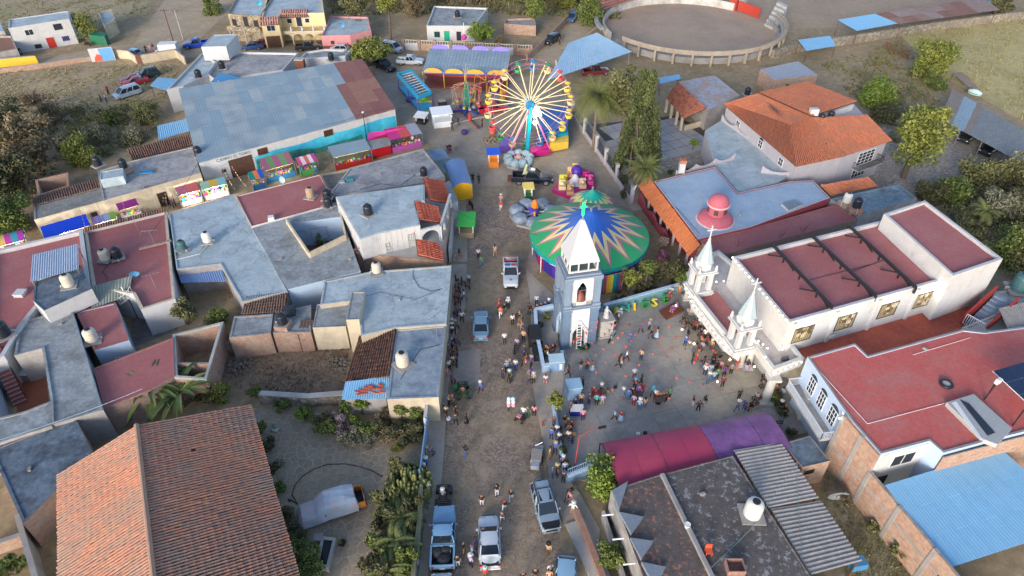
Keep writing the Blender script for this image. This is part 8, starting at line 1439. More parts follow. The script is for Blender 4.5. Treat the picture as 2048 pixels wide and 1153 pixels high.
BARK=mat('bark',(.12,.09,.065),.3,5,.9,.3,obj=True)
def crown_mesh(seed,n,kind,leaf,shape='round',clumps=16):
 """unit crown (radius 1): leaf faces gathered in uneven clumps"""
 rr=np.random.RandomState(seed);C=[]
 for k in range(clumps):
  d=rr.normal(size=3);d/=np.linalg.norm(d);q=rr.uniform(.25,.80)
  if shape=='tall':c=d*q*np.array([.62,.62,1.0])
  elif shape=='spread':c=d*q*np.array([1.0,1.0,.48]);c[2]=abs(c[2])*.9-.1
  elif shape=='column':z=rr.uniform(-.95,.95);w=(1-z)*.5*.55+.12;t=rr.uniform(0,2*pi);c=np.array([cos(t)*w,sin(t)*w,z])
  else:c=d*q*np.array([.85,.85,.85])
  C.append((c,rr.uniform(.13,.42)if shape!='column' else rr.uniform(.14,.24),rr.uniform(-.12,.12)))
 per=n//clumps;PV=[];PT=[]
 for c,rad,tv in C:
  d=rr.normal(size=(per,3));d/=np.linalg.norm(d,axis=1)[:,None];p=c+d*rad*(rr.uniform(.15,1,per)**.45)[:,None]*np.array([1,1,.8])
  a=rr.normal(size=(per,3));a/=np.linalg.norm(a,axis=1)[:,None];b=np.cross(a,d+rr.normal(size=(per,3))*.5);b/=np.linalg.norm(b,axis=1)[:,None]+1e-9;s=(leaf*rr.uniform(.5,1.5,per))[:,None]
  PV.append(np.stack([p-a*s,p+b*s*.5,p+a*s,p-b*s*.5],1).reshape(-1,3));PT.append(np.clip(.42+tv*1.6+rr.normal(size=per)*.2,0,1))
 V=np.concatenate(PV);N=len(V)//4;me=bpy.data.meshes.new('crown');me.vertices.add(N*4);me.vertices.foreach_set('co',V.ravel().astype('f'));me.loops.add(N*4);me.loops.foreach_set('vertex_index',np.arange(N*4));me.polygons.add(N);me.polygons.foreach_set('loop_start',np.arange(N)*4)
 at=me.attributes.new('tint','FLOAT','FACE');at.data.foreach_set('value',np.concatenate(PT).astype('f'));me.materials.append(LEAF[kind]);me.update(calc_edges=True);return me,C
def trunk_mesh(C,tl,sparse=False,seed=0):
 """unit trunk below the crown: crown centre at z=0, ground at z=-tl"""
 rr=random.Random(seed);mb=MB();base=Vec((0,0,-tl));fork=Vec((rr.uniform(-.1,.1),rr.uniform(-.1,.1),-tl*.35));mb.tube(base,fork,.075,.055,8)
 for c,rad,_ in C[:12 if not sparse else 40]:
  c=Vec(c);m=fork.lerp(c,.5)+Vec((rr.uniform(-.08,.08),rr.uniform(-.08,.08),.05));mb.tube(fork,m,.035,.022,6);mb.tube(m,c,.022,.008,5)
  if sparse:
   for _ in range(5):e=c+Vec((rr.gauss(0,.2),rr.gauss(0,.2),rr.uniform(-.05,.3)));mb.tube(m.lerp(c,rr.uniform(.3,1)),e,.010,.003,4)
 return mb.mesh('trunk',[BARK])
CROWNS={}
def tree(px,py,rad,top,kind,label,shape='round',name='tree',var=0,n=6500,leaf=.044,group=None,cat=None,sparse=False,z=0,sz=None):
 """px,py: foot in the photo; rad: crown radius; top: total height"""
 k=(kind,shape,var,n,sparse,leaf)
 h=(rad*(.55 if shape=='spread' else 1.0))if sz is None else sz;tl=max(.3,(top-h*.95));unit=tl/rad
 if k not in CROWNS:m,C=crown_mesh(hash(k[:3])%999 if False else sum(map(ord,kind+shape))*7+var*131,n,kind,leaf,shape,34 if shape!='column' else 60);CROWNS[k]=(m,C,{})
 m,C,tr=CROWNS[k];u=round(unit*4)/4
 if u not in tr:tr[u]=trunk_mesh(C,u,sparse,var)
 p=P(px,py,z);r=thing(name,label,cat or 'tree',p,R.uniform(0,6.28),group);o=link('trunk',tr[u],r);o.location=(0,0,tl);o.scale=(rad,rad,rad*(h/rad if shape not in('spread',)else 1)if False else rad);o2=link('crown',m,r);o2 .location=(0,0,tl);o2 .scale=(rad,rad,h if shape!='spread' else rad);return r
def bush(px,py,rad,kind,label,h=None,name='shrub',var=0,n=2200,group=None,leaf=.07,cat='shrub',z=0):
 k=(kind,'bush',var,n)
 if k not in CROWNS:CROWNS[k]=crown_mesh(sum(map(ord,kind))*3+var*77+5,n,kind,leaf,'round',14)[0]
 r=thing(name,label,cat,P(px,py,z),R.uniform(0,6.28),group);h=h or rad*.8;o=link('foliage',CROWNS[k],r);o.location=(0,0,h*.75);o.scale=(rad,rad,h);mb=MB();[mb.tube((0,0,0),(R.uniform(-.4,.4)*rad,R.uniform(-.4,.4)*rad,h*.9),.04,.015,5)for _ in range(4)];mb.build('stem',BARK,r,local=True);return r
for i,(x,y,ra,t,k,s,v,lb)in enumerate([(28,400,5.6,9.5,'dark','round',0,'tall dark tree mass at the left edge above the rainbow stall'),(75,330,5.6,9.5,'dry','round',1,'dark olive tree standing behind the roofless ruin'),(8,300,6.0,10,'dark','round',1,'dark leafy tree at the left edge beside the bare tree'),(30,470,4.2,7.0,'mid','round',0,'dark green tree directly above the rainbow stall'),(110,250,2.8,4.5,'dry','round',0,'brownish dry tree between bare tree and yellow green tree'),(168,332,3.5,5.4,'yellow','round',0,'bright yellow green tree left of the mottled grey roof'),(205,280,3.0,3.6,'grey','round',0,'grey green thorny bush tree left of the tile lean-to'),(268,285,3.0,3.4,'grey','round',1,'grey twiggy bush tree right below the olive field tree'),(296,245,3.0,4.8,'olive','round',2,'olive tree covering the rear of the pale minivan'),(225,250,1.8,2.8,'mid','round',1,'small green tree above the grey thorny bush')]):
 tree(x,y,ra,t,k,lb,s,var=v,n=10000 if ra>4 else 6500)
tree(80,228,3.6,6.0,'dry','bare leafless tree in the dry field','round',name='bare_tree',n=220,sparse=True,var=3)
tree(183,82,3.6,6.5,'yellow','bushy yellow green tree beside the white house','tall',var=1,n=3000);tree(150,60,2.6,4.4,'dry','dry brown tree behind the white house','round',var=1)
tree(425,28,3.2,4.5,'mid','green tree left of the stone house','round',var=2)
for i,(x,y,ra,t,k,s,v,lb)in enumerate([(740,132,5.2,5.5,'yellow','spread',2,'broad spreading yellow green tree by the hall roof'),(782,80,3.2,11,'yellow','tall',3,'tall narrow yellow green tree behind the spreading tree'),(716,55,3.6,8.5,'olive','round',3,'olive tree behind the pink house'),(718,68,1.8,3.2,'grey','round',2,'small grey green tree in front of the pink house'),(964,92,3.3,6,'bright','round',0,'bright green tree right of the white house with green door'),(1070,55,3.4,8,'mid','tall',1,'green tree over the side street wall'),(1178,52,4.2,7.5,'mid','round',3,'broad green tree beside the bullring wall'),(1135,20,3.2,6,'yellow','round',4,'yellow green tree behind the bullring approach'),(1000,90,1.6,2.2,'dry','round',2,'dry shrub right of the bright green tree'),(830,35,3.4,6,'dry','round',4,'brown thicket tree left of the white house with green door'),(1040,25,4,8,'olive','round',4,'olive tree at the top edge above the ruined house')]):
 tree(x,y,ra*1.08,t*1.05,k,lb,s,var=v,n=6500)
for i,x in enumerate(range(660,1240,58)):tree(x,8+(i*37)%18-12,4.6+(i%3)*.6,7.5,['olive','dry','mid','grey'][i%4],['olive tree, %s from the left in the top edge thicket','dry brown tree, %s from the left in the top edge thicket','green tree, %s from the left in the top edge thicket','grey tree, %s from the left in the top edge thicket'][i%4]%['first','second','third','fourth','fifth','sixth','seventh','eighth','ninth','tenth','eleventh'][i],'round',var=i%3,n=6500,group='thicket along the top edge')
for i,(x,y,ra,t,k,s,v,lb)in enumerate([(1852,152,4.6,8,'yellow','round',5,'bright feathery tree alone on the dry grass'),(1748,215,3.9,5.6,'bright','round',1,'rounded green tree behind the orange roofed house'),(1768,240,3.2,3.4,'dark','round',2,'dark shrubby tree below the rounded green tree'),(1806,356,4.9,11.0,'yellow','tall',4,'large yellow green tree in the gravel yard'),(1868,175,2.6,2.4,'mid','round',5,'low green tree behind the small brown roof panel'),(1990,30,4.2,6.5,'dark','round',3,'dark tree at the far end of the rusty shed'),(1900,400,3.4,4.5,'mid','round',6,'green tree at the head of the right hand thicket'),(1960,370,3.6,5,'olive','round',5,'olive tree in the right hand thicket below the black pickup'),(2030,380,3.8,5.5,'olive','round',6,'olive tree at the right edge below the carport'),(1985,440,3.4,5,'grey','round',3,'greyish tree in the middle of the right hand thicket'),(2045,450,3.6,5.5,'dark','round',4,'dark tree at the right edge beside the thicket path'),(1915,480,3.0,4.4,'dark','round',5,'dark tree behind the church apse'),(2010,520,3.4,5,'mid','round',7,'green tree right of the church apse'),(2060,540,3.4,5.5,'olive','round',7,'olive tree at the right edge beside the apse'),(1850,400,2.6,3.4,'dark','round',6,'dark bush tree by the stained slab roof')]):
 tree(x,y,ra*1.15,t*1.1,k,lb,s,var=v,n=10000 if ra>4 else 6500)
tree(1270,352,4.6,15.6,'pine','tall narrow conifer in the palm yard','column',name='conifer',var=0,n=26000,leaf=.027,sz=8.2);tree(1242,285,5.6,14.2,'olive','big olive crowned tree behind the palms','round',var=8,n=10000,leaf=.036)
tree(1385,300,1.0,2.2,'bright','small bright shrub tree on the concrete squares','round',var=2,n=700,leaf=.14)
tree(376,650,1.9,4.0,'olive','olive tree in the yard below the pale blue roof','round',var=9,n=3600,leaf=.06);tree(442,655,1.8,3.2,'mid','rounder green tree in a round planter beside the olive one','round',var=8,n=3600,leaf=.06)
tree(1112,830,1.3,3.4,'yellow','yellow leaved sapling at the plaza edge','round',var=6,n=1100,leaf=.10);tree(1205,985,2.6,4.6,'bright','green tree with loose crown beside the plaza gate','round',var=3,n=4200,leaf=.055);tree(1218,1130,1.5,2.8,'mid','small green tree in the narrow bed below the gate tree','round',var=9,n=2600,leaf=.07)
for x,y,ra,t,k,lb in[(1256,590,1.5,4.2,'yellow','yellow green tree at the carousel edge beside the curtain'),(1290,575,1.4,4.4,'mid','green tree behind the big letters'),(1340,560,1.6,3.4,'dark','dark garden shrub tree left of the first spire'),(1322,530,1.2,2.4,'bloom','magenta flowering shrub behind the letter wall'),(1322,500,1.0,2.2,'pinkbloom','pale pink flowering shrub below the pink wall'),(1365,575,1.3,2.8,'mid','green shrub beside the portico end column')]:tree(x,y,ra,t,k,lb,'round',var=int(x)%5,n=2600,leaf=.08)
beds=[(520,868,1.0,'mid'),(535,900,1.1,'dark'),(545,945,1.2,'dark'),(560,985,.9,'mid'),(575,1045,1.1,'dark'),(585,1080,1.0,'dark'),(605,1115,1.5,'mid'),(625,1150,1.6,'mid'),(600,1075,.8,'olive'),(450,800,1.5,'yellow'),(420,805,1.4,'dark'),(570,815,1.1,'mid'),(515,795,1.0,'mid'),(610,838,1.1,'bright'),(640,848,1.1,'dark'),(655,868,1.2,'mid'),(685,862,1.1,'pinkbloom'),(700,882,1.3,'grey'),(735,870,1.2,'mid'),(760,862,1.2,'dark'),(780,880,1.1,'dry'),(800,872,1.2,'dark'),(825,885,1.4,'dark'),(840,870,1.1,'dark'),(710,855,1.0,'bright'),(665,845,.8,'pinkbloom'),(770,845,1.0,'dry'),(735,890,.9,'grey'),(795,900,.7,'yellow')]
kn={'mid':'green','dark':'dark green','olive':'olive','yellow':'yellow green','bright':'bright green','pinkbloom':'pink flowering','grey':'silvery','dry':'reddish dry'};cnt={}
for i,(x,y,ra,k)in enumerate(beds):
 wh='along the tile roofed hall' if x<640 and y>850 else('behind the big tile roof' if x<480 else 'in the long bed below the stone garden wall');key=(k,wh);cnt[key]=cnt.get(key,0)+1
 bush(x,y,ra*1.22,k,'%s %s shrub from the left %s'%(['first','second','third','fourth','fifth','sixth'][cnt[key]-1],kn[k],wh),ra*1.05,var=i%3,group='garden shrubs round the flagstone yard')
for x,y,t,k,lb in[(726,830,2.6,'bright','clipped round tree left in front of the blue and red roof'),(805,845,3.0,'yellow','white flowering tree by the corner of the scuffed blue roof'),(836,850,2.6,'mid','clipped round tree at the pavement corner'),(694,830,2.2,'mid','small clipped tree below the blue corrugated roof')]:tree(x,y,.95,t,k,lb,'round',var=2,n=1200,leaf=.12)
for i,(x,y,ra,k)in enumerate([(1094,640,.7,'mid'),(1080,655,.6,'dark'),(1080,690,.6,'dark'),(1084,715,.7,'mid'),(1120,885,.6,'olive'),(1126,905,.6,'mid'),(1132,935,.7,'yellow'),(1114,862,.6,'dark'),(1560,832,.8,'dark'),(1548,806,.9,'mid'),(1580,872,.7,'dark')]):bush(x,y,ra,k,['leafy plant at the top of the blue planter','dark plant in the blue planter, second from the top','dark plant in the blue planter, third from the top','leafy plant at the foot of the blue planter','olive plant in the strip beside the plaza pavement','green plant in the strip beside the plaza pavement','yellowish plant near the gate end of the strip','dark plant beneath the yellow sapling','potted dark plant under the blue balcony','potted fern like plant at the balcony end','dark pot plant at the balcony column foot'][i],ra,var=i%2,n=500,leaf=.16)
for i,(x,y,ra,k)in enumerate([(1660,935,.6,'bright'),(1690,1010,.8,'dry'),(1740,1060,.9,'olive'),(1790,1110,1.0,'olive'),(1225,1050,.7,'dark'),(1240,1140,.6,'mid'),(1480,245,.5,'bright'),(1375,352,.8,'dark'),(1340,348,.6,'mid'),(1245,395,.9,'dark'),(30,1150,1.6,'mid'),(345,105,.8,'dry'),(88,92,1.0,'olive')]):bush(x,y,ra,k,['little bright weed clump by the brick outbuilding','dry weed clump in the yard with the stone basin','olive weed clump in the middle of the weedy yard','olive weed clump near the bottom of the weedy yard','dark fern in the narrow bed','green fern low in the narrow bed','bright pot plant near the scalloped terrace','dark low shrub on the gravel bed','green low shrub on the gravel bed','dark shrub behind the iron fence','shrub in the bottom left corner','dry roadside shrub by the box van','shrub in front of the white house'][i],ra,var=i%3,n=700,leaf=.13)
FROND=leafmat('palm_frond',(.05,.07,.018),(.19,.205,.055));PTR=mat('palm_trunk',(.16,.125,.09),.3,6,.9,.3,obj=True)
def frond_mesh(L,w,droop,seed,n=26):
 rr=random.Random(seed);mb=MB();pts=[]
 for k in range(n+1):s=k/n;pts.append(Vec((0,L*(s-.25*droop*s*s*.6),L*(.42*s-droop*s*s))))
 mb.path(pts[::2],.022,4,t=.6)
 for k in range(2,n):
  p=pts[k];l=w*(.35+.65*sin(pi*min(1,k/n*.95+.05)));d=(pts[k+1]-pts[k-1]).normalized()
  for s in(-1,1):e=p+Vec((s*l*.82,0,-l*.38))+d*l*.45;q=d*.05;mb.add([p-q,p+q,e],[(0,1,2)],0,rr.uniform(.15,1))
 return mb.mesh('frond',[FROND])
FR={}
def palm(px,py,h,L,nf,label,trunk=.17,w=.55,name='palm_tree',dr=(.55,.95),dead=0,seed=1,stems=1,group=None):
 r=thing(name,label,'palm',P(px,py),0,group);rr=random.Random(seed)
 for s in range(stems):
  b=Vec((rr.uniform(-.7,.7),rr.uniform(-.7,.7),0))if stems>1 else Vec();hh=h*(1 if stems==1 else rr.uniform(.5,1));mb=MB()
  for k in range(8):z0,z1=hh*k/8,hh*(k+1)/8;mb.tube(b+UP*z0,b+UP*z1,trunk*(1.2-.4*k/8),trunk*(1.08-.4*k/8),9)
  mb.build('trunk',PTR,r,local=True)
  for k in range(nf):
   key=(L,w,k%4);
   if key not in FR:FR[key]=frond_mesh(L,w,dr[0]+(dr[1]-dr[0])*(k%4)/3,k)
   o=link('frond',FR[key],r);o.location=b+UP*hh;o.rotation_euler=(rr.uniform(-.25,.5)if k%4 else rr.uniform(.3,.75),rr.uniform(-.15,.15),2*pi*k/nf*1.618*2+rr.uniform(-.2,.2));q=rr.uniform(.85,1.1);o.scale=(q,q,q)
 return r
palm(1186,300,9.0,4.4,64,'tall queen palm with drooping fronds behind the iron fence',.22,1.3,seed=2,dr=(.5,1.35));palm(1284,395,4.6,3.2,44,'shorter palm beside the conifer trunk',.17,.6,seed=3);palm(1258,345,6.0,3.0,22,'slim palm between the tall palm and the conifer',.13,.55,seed=4)
palm(1955,455,2.6,2.2,20,'fan of bright palm fronds in the right hand thicket',.2,.7,seed=5)
for i,(x,y,h,st)in enumerate([(815,1055,1.9,3),(800,1110,2.2,3),(780,1165,2.0,3),(822,1000,1.5,2),(790,1020,1.2,2)]):palm(x,y,h,1.75,17,['areca palm clump, upper of the row by the street wall','areca palm clump in the middle of the row by the street wall','areca palm clump at the bottom edge by the street wall','small palm clump just below the cactus','small palm clump left of the cactus foot'][i],.06,.34,seed=10+i,stems=st+2,dr=(.7,1.7),group='palm clumps along the street wall')
for i,(x,y,ra,k)in enumerate([(775,1010,1.4,'olive'),(772,1060,1.5,'dark'),(768,1110,1.6,'mid'),(758,1155,1.7,'dark'),(800,960,1.3,'olive'),(832,1040,1.4,'dark'),(825,1090,1.4,'olive'),(812,1145,1.5,'mid')]):bush(x,y,ra,k,'%s thicket shrub among the street wall palms, %s of eight'%({'olive':'olive','dark':'dark green','mid':'green'}[k],['first','second','third','fourth','fifth','sixth','seventh','last'][i]),ra*1.35,var=i%3,n=3400,leaf=.075,group='thicket shrubs under the palm clumps')
BAN=leafmat('banana_leaf',(.05,.085,.02),(.15,.20,.05))
def banana(px,py,label,n,h,seed):
 r=thing('banana_plant',label,'banana plant',P(px,py));rr=random.Random(seed);mb=MB()
 for k in range(3):b=Vec((rr.uniform(-.5,.5),rr.uniform(-.4,.4),0));mb.tube(b,b+UP*h,.16,.1,8)
 mb.build('trunk',mat('banana_stem',(.16,.17,.07),.2,5,.7,0,obj=True),r,local=True)
 for k in range(n):
  t=2*pi*k/n+rr.uniform(-.2,.2);el=rr.uniform(.15,1.15);L=rr.uniform(3.2,4.4);d=Vec((cos(t),sin(t),0));s=Vec((-sin(t),cos(t),0));mb=MB();V=[];N=12
  for j in range(N+1):f=j/N;c=UP*(h*.85)+d*(L*f*cos(el*.6))+UP*(L*(sin(el)*f-.62*f*f));w=.27*sin(pi*min(1,.04+f*.96))**.6*(1 if j%3 else .9);V+=[c-s*w+UP*.08,c,c+s*w+UP*.08]
  mb.add(V,[q for j in range(N)for q in((3*j,3*j+1,3*j+4,3*j+3),(3*j+1,3*j+2,3*j+5,3*j+4))],0,rr.random());mb.build('leaf',BAN,r,local=True)
banana(318,806,'big banana plant spreading over the maroon roof edge',26,2.2,3);banana(372,812,'second banana clump closer to the unfinished room',20,2.2,4)
r=thing('cactus','dense column cactus clump over the street wall','cactus',P(820,985));CA=mat('cactus_green',(.19,.21,.07),.2,4,.7,.1,obj=True)
for k in range(120):t=R.uniform(0,6.28);q=sqrt(R.random())*1.8;x,y=q*cos(t),q*sin(t)*1.1;h=(3.0-q*.7)*R.uniform(.85,1.1);mb=MB();mb.lathe([(.12,.3),(.14,h*.6),(.12,h-.12),(.05,h)],(x+x*.1,y,0),6);mb.build('stem',CA,r,local=True)
GR=leafmat('dry_grass_blades',(.24,.21,.09),(.48,.42,.2));GG=leafmat('weed_blades',(.12,.12,.04),(.30,.28,.11))
def tufts(name,px,n,s,m,seed):
 poly=ccw(PL(px));xs=[p.x for p in poly];ys=[p.y for p in poly];rr=np.random.RandomState(seed);mb=MB();k=0
 while k<n:
  x,y=rr.uniform(min(xs),max(xs)),rr.uniform(min(ys),max(ys))
  k+=1
  if not inpoly(x,y,poly):continue
  if math.sin(x*.55+seed)*math.sin(y*.43+seed*2)+rr.uniform(-.8,.8)<-.1:continue
  t=rr.random()
  for _ in range(5):a=rr.uniform(0,6.28);e=(x+cos(a)*s*rr.uniform(.3,1),y+sin(a)*s*rr.uniform(.3,1),s*rr.uniform(.5,1.3));b=(-sin(a)*s*.18,cos(a)*s*.18);mb.add([(x-b[0],y-b[1],0),(x+b[0],y+b[1],0),e],[(0,1,2)],0,t)
 mb.build(name,m,kind='stuff')
tufts('grass',[(1800,60),(2200,10),(2300,260),(2060,250),(1880,150)],9000,.35,GR,1);tufts('grass',[(1640,130),(1800,80),(1900,180),(1840,250),(1700,190)],5000,.40,GG,2);tufts('grass',[(-60,150),(240,130),(360,130),(320,250),(120,280),(-60,300)],7000,.32,GR,3);tufts('weeds',[(1645,910),(1700,950),(1850,1153),(1880,1250),(1720,1250),(1650,1020)],3500,.18,GG,4);tufts('weeds',[(455,700),(700,675),(690,790),(530,800),(440,765)],2500,.16,mat('dry_weed',(.14,.11,.07),.2,2,.95,0),5);tufts('grass',[(-200,-10),(300,-15),(300,20),(140,70),(-100,80)],3000,.4,GG,6);tufts('grass',[(660,-30),(1240,-30),(1240,40),(1000,30),(660,30)],6000,.7,GG,7)
def undergrowth(name,px,n,s,m,seed):
 poly=ccw(PL(px));xs=[p.x for p in poly];ys=[p.y for p in poly];rr=np.random.RandomState(seed);mb=MB()
 for _ in range(n):
  x,y=rr.uniform(min(xs),max(xs)),rr.uniform(min(ys),max(ys))
  if not inpoly(x,y,poly):continue
  q=s*rr.uniform(.4,1.2);h=q*rr.uniform(.7,1.3);tv=rr.uniform(-.25,.25)
  for i in range(55):
   d=rr.normal(size=3);d/=np.linalg.norm(d);c=Vec((x+d[0]*q*rr.uniform(.4,1),y+d[1]*q*rr.uniform(.4,1),max(.05,h*(.5+.6*d[2]))));a=Vec(rr.normal(size=3)).normalized();b=a.orthogonal().normalized();w=.14*rr.uniform(.6,1.4);mb.add([c-a*w,c+b*w*.6,c+a*w,c-b*w*.6],[(0,1,2,3)],0,float(np.clip(.45+tv+rr.normal()*.2,0,1)))
 mb.build(name,m,kind='stuff')
undergrowth('undergrowth',[(1870,385),(2080,340),(2140,600),(2010,560),(1920,470)],330,1.5,LEAF['olive'],1);undergrowth('undergrowth',[(-70,210),(110,200),(150,330),(70,420),(20,480),(-70,480)],330,1.3,LEAF['dark'],2);undergrowth('undergrowth',[(660,-40),(1230,-40),(1210,22),(1000,20),(660,24)],320,1.8,LEAF['dry'],3);undergrowth('undergrowth',[(1690,170),(1830,150),(1880,240),(1790,290)],150,1.0,LEAF['olive'],4);undergrowth('undergrowth',[(120,220),(310,215),(315,280),(250,300),(140,340)],260,1.2,LEAF['olive'],5);undergrowth('undergrowth',[(1240,540),(1375,530),(1385,580),(1300,600),(1225,618)],110,.7,LEAF['dark'],6)
for i,(x,y,s,lb)in enumerate([(480,735,1.6,'rubble pile under the stone wall in the dirt lot'),(680,730,1.2,'pale stone heap beside the rusty tiled shed'),(118,232,1.4,'stone heap with a hollow in the dry field'),(1810,190,1.6,'grey stone heap behind the orange roofed house'),(985,282,1.8,'brown soil heap on the fair ground below the wheel')]):
 mb=MB();rr=random.Random(i);c=P(x,y)
 for k in range(90):a,q=rr.uniform(0,6.28),s*sqrt(rr.random());z=max(0,(1-q/s)*.45*s*.5);b=.08+.13*rr.random();mb.box((c.x+q*cos(a),c.y+q*sin(a)*.8,z),(b*1.4,b,b),rr.random()*3,top=.7)
 o=mb.build('rubble_heap',mat('rubble_stone',(.22,.19,.16),.3,3,.95,.2)if i!=4 else EARTH);tag(o,lb,'rubble heap')
# tanks, antennas, roof things
CRM=mat('tank_cream',(.58,.53,.43),.08,3,.5,0,obj=True);BLK=mat('tank_black',(.018,.021,.03),.15,3,.4,0,obj=True);TEAL=mat('tank_green',(.05,.13,.14),.1,3,.5,0,obj=True);WHT=mat('tank_white',(.66,.65,.60),.06,3,.5,0,obj=True)
def tank(px,py,z,m,label,s=1.0,base=True,stand=0):
 p=P(px,py,z);r=thing('water_tank',label,'water tank',p,R.uniform(0,6),'rooftop water tanks');z0=.12 if base else 0
 if base:mb=MB();mb.box((0,0,0),(1.5*s,1.5*s,.12+stand));mb.build('plinth',CONC if stand<.3 else BRICKO,r,local=True);z0+=stand
 mb=MB();prof=[(.52,0)]
 for k in range(5):prof+=[(.56,.06+k*.19),(.56,.16+k*.19),(.535,.19+k*.19)]
 prof+=[(.55,1.06),(.50,1.18),(.34,1.30),(.22,1.34)];mb.lathe([(a*s,b*s)for a,b in prof],(0,0,z0),20);mb.build('shell',m,r,local=True,smooth=False);mb=MB();mb.lathe([(.23*s,1.33*s),(.25*s,1.36*s),(.24*s,1.43*s),(.08*s,1.46*s)],(0,0,z0),14);mb.build('lid',BLK,r,local=True)
 mb=MB();mb.tube((.56*s,0,z0+.1),(.8*s,0,z0+.1),.03);mb.tube((.8*s,0,z0+.1),(.8*s,0,-.1),.03);mb.build('pipe',FRAME,r,local=True);return r
for a in[(398,156,4.0,BLK,'black tank on the pale diagonal roof behind the hall'),(445,138,3.8,BLK,'black tank below the white roof room'),(663,121,3.4,BLK,'black tank behind the red brown end of the hall'),(915,35,3.2,BLK,'black tank on the white house with green door'),(398,312,3.4,BLK,'black tank at the near corner of the long hall'),(197,332,4.4,BLK,'black tank with a small ladder on the stair head'),(252,345,3.4,BLK,'black tank on a rusty stand on the mottled roof',.95,True,.7),(212,520,3.6,CRM,'cream tank, left one of the pair on the maroon roof'),(236,516,3.6,BLK,'black tank beside the cream one on the maroon roof'),(139,572,5.3,CRM,'cream tank beside the pale corrugated sheet',1.05),(186,682,3.3,CRM,'cream tank on the small red roofed wing',1.1),(416,484,3.9,WHT,'white tank on the pale blue flat roof',.95),(366,500,3.9,TEAL,'dull green tank with open lid on the pale blue flat roof',.9),(8,672,4.0,BLK,'black tank at the left picture edge',1.3),(655,398,4.0,BLK,'black tank, upper of the two by the patio house',.95),(657,414,4.0,BLK,'black tank, lower of the two by the patio house',.95),(737,430,6.1,BLK,'black tank on the white villa roof',1.0),(848,352,3.7,BLK,'black tank peeping behind the red tiled awning',.9),(754,545,3.75,CRM,'cream tank on the edge of the long blue grey roof',.95),(806,730,3.45,CRM,'cream tank on the scuffed blue roof',1.15),(568,655,2.75,BLK,'black tank on an orange plinth',.95,True,.5),(622,395,3.9,mat('tank_rusty',(.36,.26,.18),.35,4,.8,0,obj=True),'rust stained old cistern on the maroon roof',1.0),(1503,1030,3.7,WHT,'white tank on the dark mosaic roof',1.25),(1690,412,3.9,WHT,'white tank behind the church on a tall plinth',.95,True,.5),(1709,424,3.9,BLK,'black tank with blue lid behind the church',1.0,True,.6),(1642,243,6.5,BLK,'black tank, left of the two on the orange roofed house',.8),(1660,238,6.5,BLK,'black tank, right of the two on the orange roofed house',.85),(1494,190,3.3,BLK,'black tank behind the patchy blue porch house',.9),(2035,580,5.3,TEAL,'large dark green tank at the right edge',1.5)]:tank(*a)
def antenna(px,py,z,h,label,rz=0):
 p=P(px,py,z);r=thing('tv_antenna',label,'antenna',p,rz,'roof antennas');mb=MB();mb.tube((0,0,0),(0,0,h),.03,n=5);mb.build('mast',STEEL,r,local=True);mb=MB();mb.tube((-.9,0,h),(.9,0,h),.025,n=4);[mb.tube((x,-.45+.1*k,h),(x,.45-.1*k,h),.018,n=4)for k,x in enumerate((-.8,-.4,0,.4,.8))];mb.build('boom',STEEL,r,local=True)
for a in[(310,492,3.6,2.2,'white tv antenna over the brick strip on the maroon roof',.2),(312,578,3.6,2.0,'white tv antenna at the lower edge of the maroon roof',.5),(281,472,3.6,3.0,'thin tv mast near the tile coping of the maroon roof',1),(874,678,3.6,3.2,'tv antenna on the scuffed blue roof by the street',.9),(690,430,5.0,1.5,'small antenna on the villa roof edge',.4),(830,345,3.7,1.8,'dark tree shaped antenna on the mottled grey roof',.2),(1182,140,4.2,2.5,'antenna pole on the metal shelter',.3),(1400,425,4.1,2.2,'thin antenna on the clear blue roof',.2),(655,545,3.8,2.0,'antenna at the corner below the patio house',.7)]:antenna(*a)
def dish(px,py,z,label,c=(.62,.63,.64),az=0,s=.55):
 p=P(px,py,z);r=thing('satellite_dish',label,'satellite dish',p,az,'satellite dishes');mb=MB();mb.tube((0,0,0),(0,0,.7),.03);mb.build('mast',STEEL,r,local=True);mb=MB();n=16;V=[(0,.02,.8)]
 for k,q in((1,.5),(2,1.0)):
  for i in range(n):t=2*pi*i/n;V.append((s*q*cos(t),-.18*q*q-.25*q*sin(t)*.6,.8+s*q*sin(t)*.85))
 F=[(0,1+i,1+(i+1)%n)for i in range(n)]+[(1+i,17+i,17+(i+1)%n,1+(i+1)%n)for i in range(n)];mb.add(V+[(x,y+.03,z_)for x,y,z_ in V],F+[tuple(33+q for q in f[::-1])for f in F]);mb.build('reflector',paint(c,.4),r,local=True);mb=MB();mb.tube((0,-.1,.5),(0,-.55,.85),.015,n=4);mb.build('feed_arm',STEEL,r,local=True)
dish(273,558,3.6,'blue satellite dish on the maroon roof',(.08,.30,.55),.4);dish(565,372,4.0,'grey green dish at the alley edge of the maroon roof',(.30,.40,.42),2.6);dish(1656,684,4.1,'white dish standing on the orange red terrace',(.7,.7,.7),.5);dish(685,58,3.0,'blue dish on the patchy roof of the pink house',(.10,.35,.6),.2);dish(520,14,5.5,'blue dish on the roof of the stone house',(.05,.4,.6),.2);dish(1268,385,3.2,'white oval street lamp like dish by the orange tiles',(.7,.72,.7),1.2);dish(1670,1000,.05,'old pale stone basin like dish lying in the weedy yard',(.45,.50,.50),0,.9)
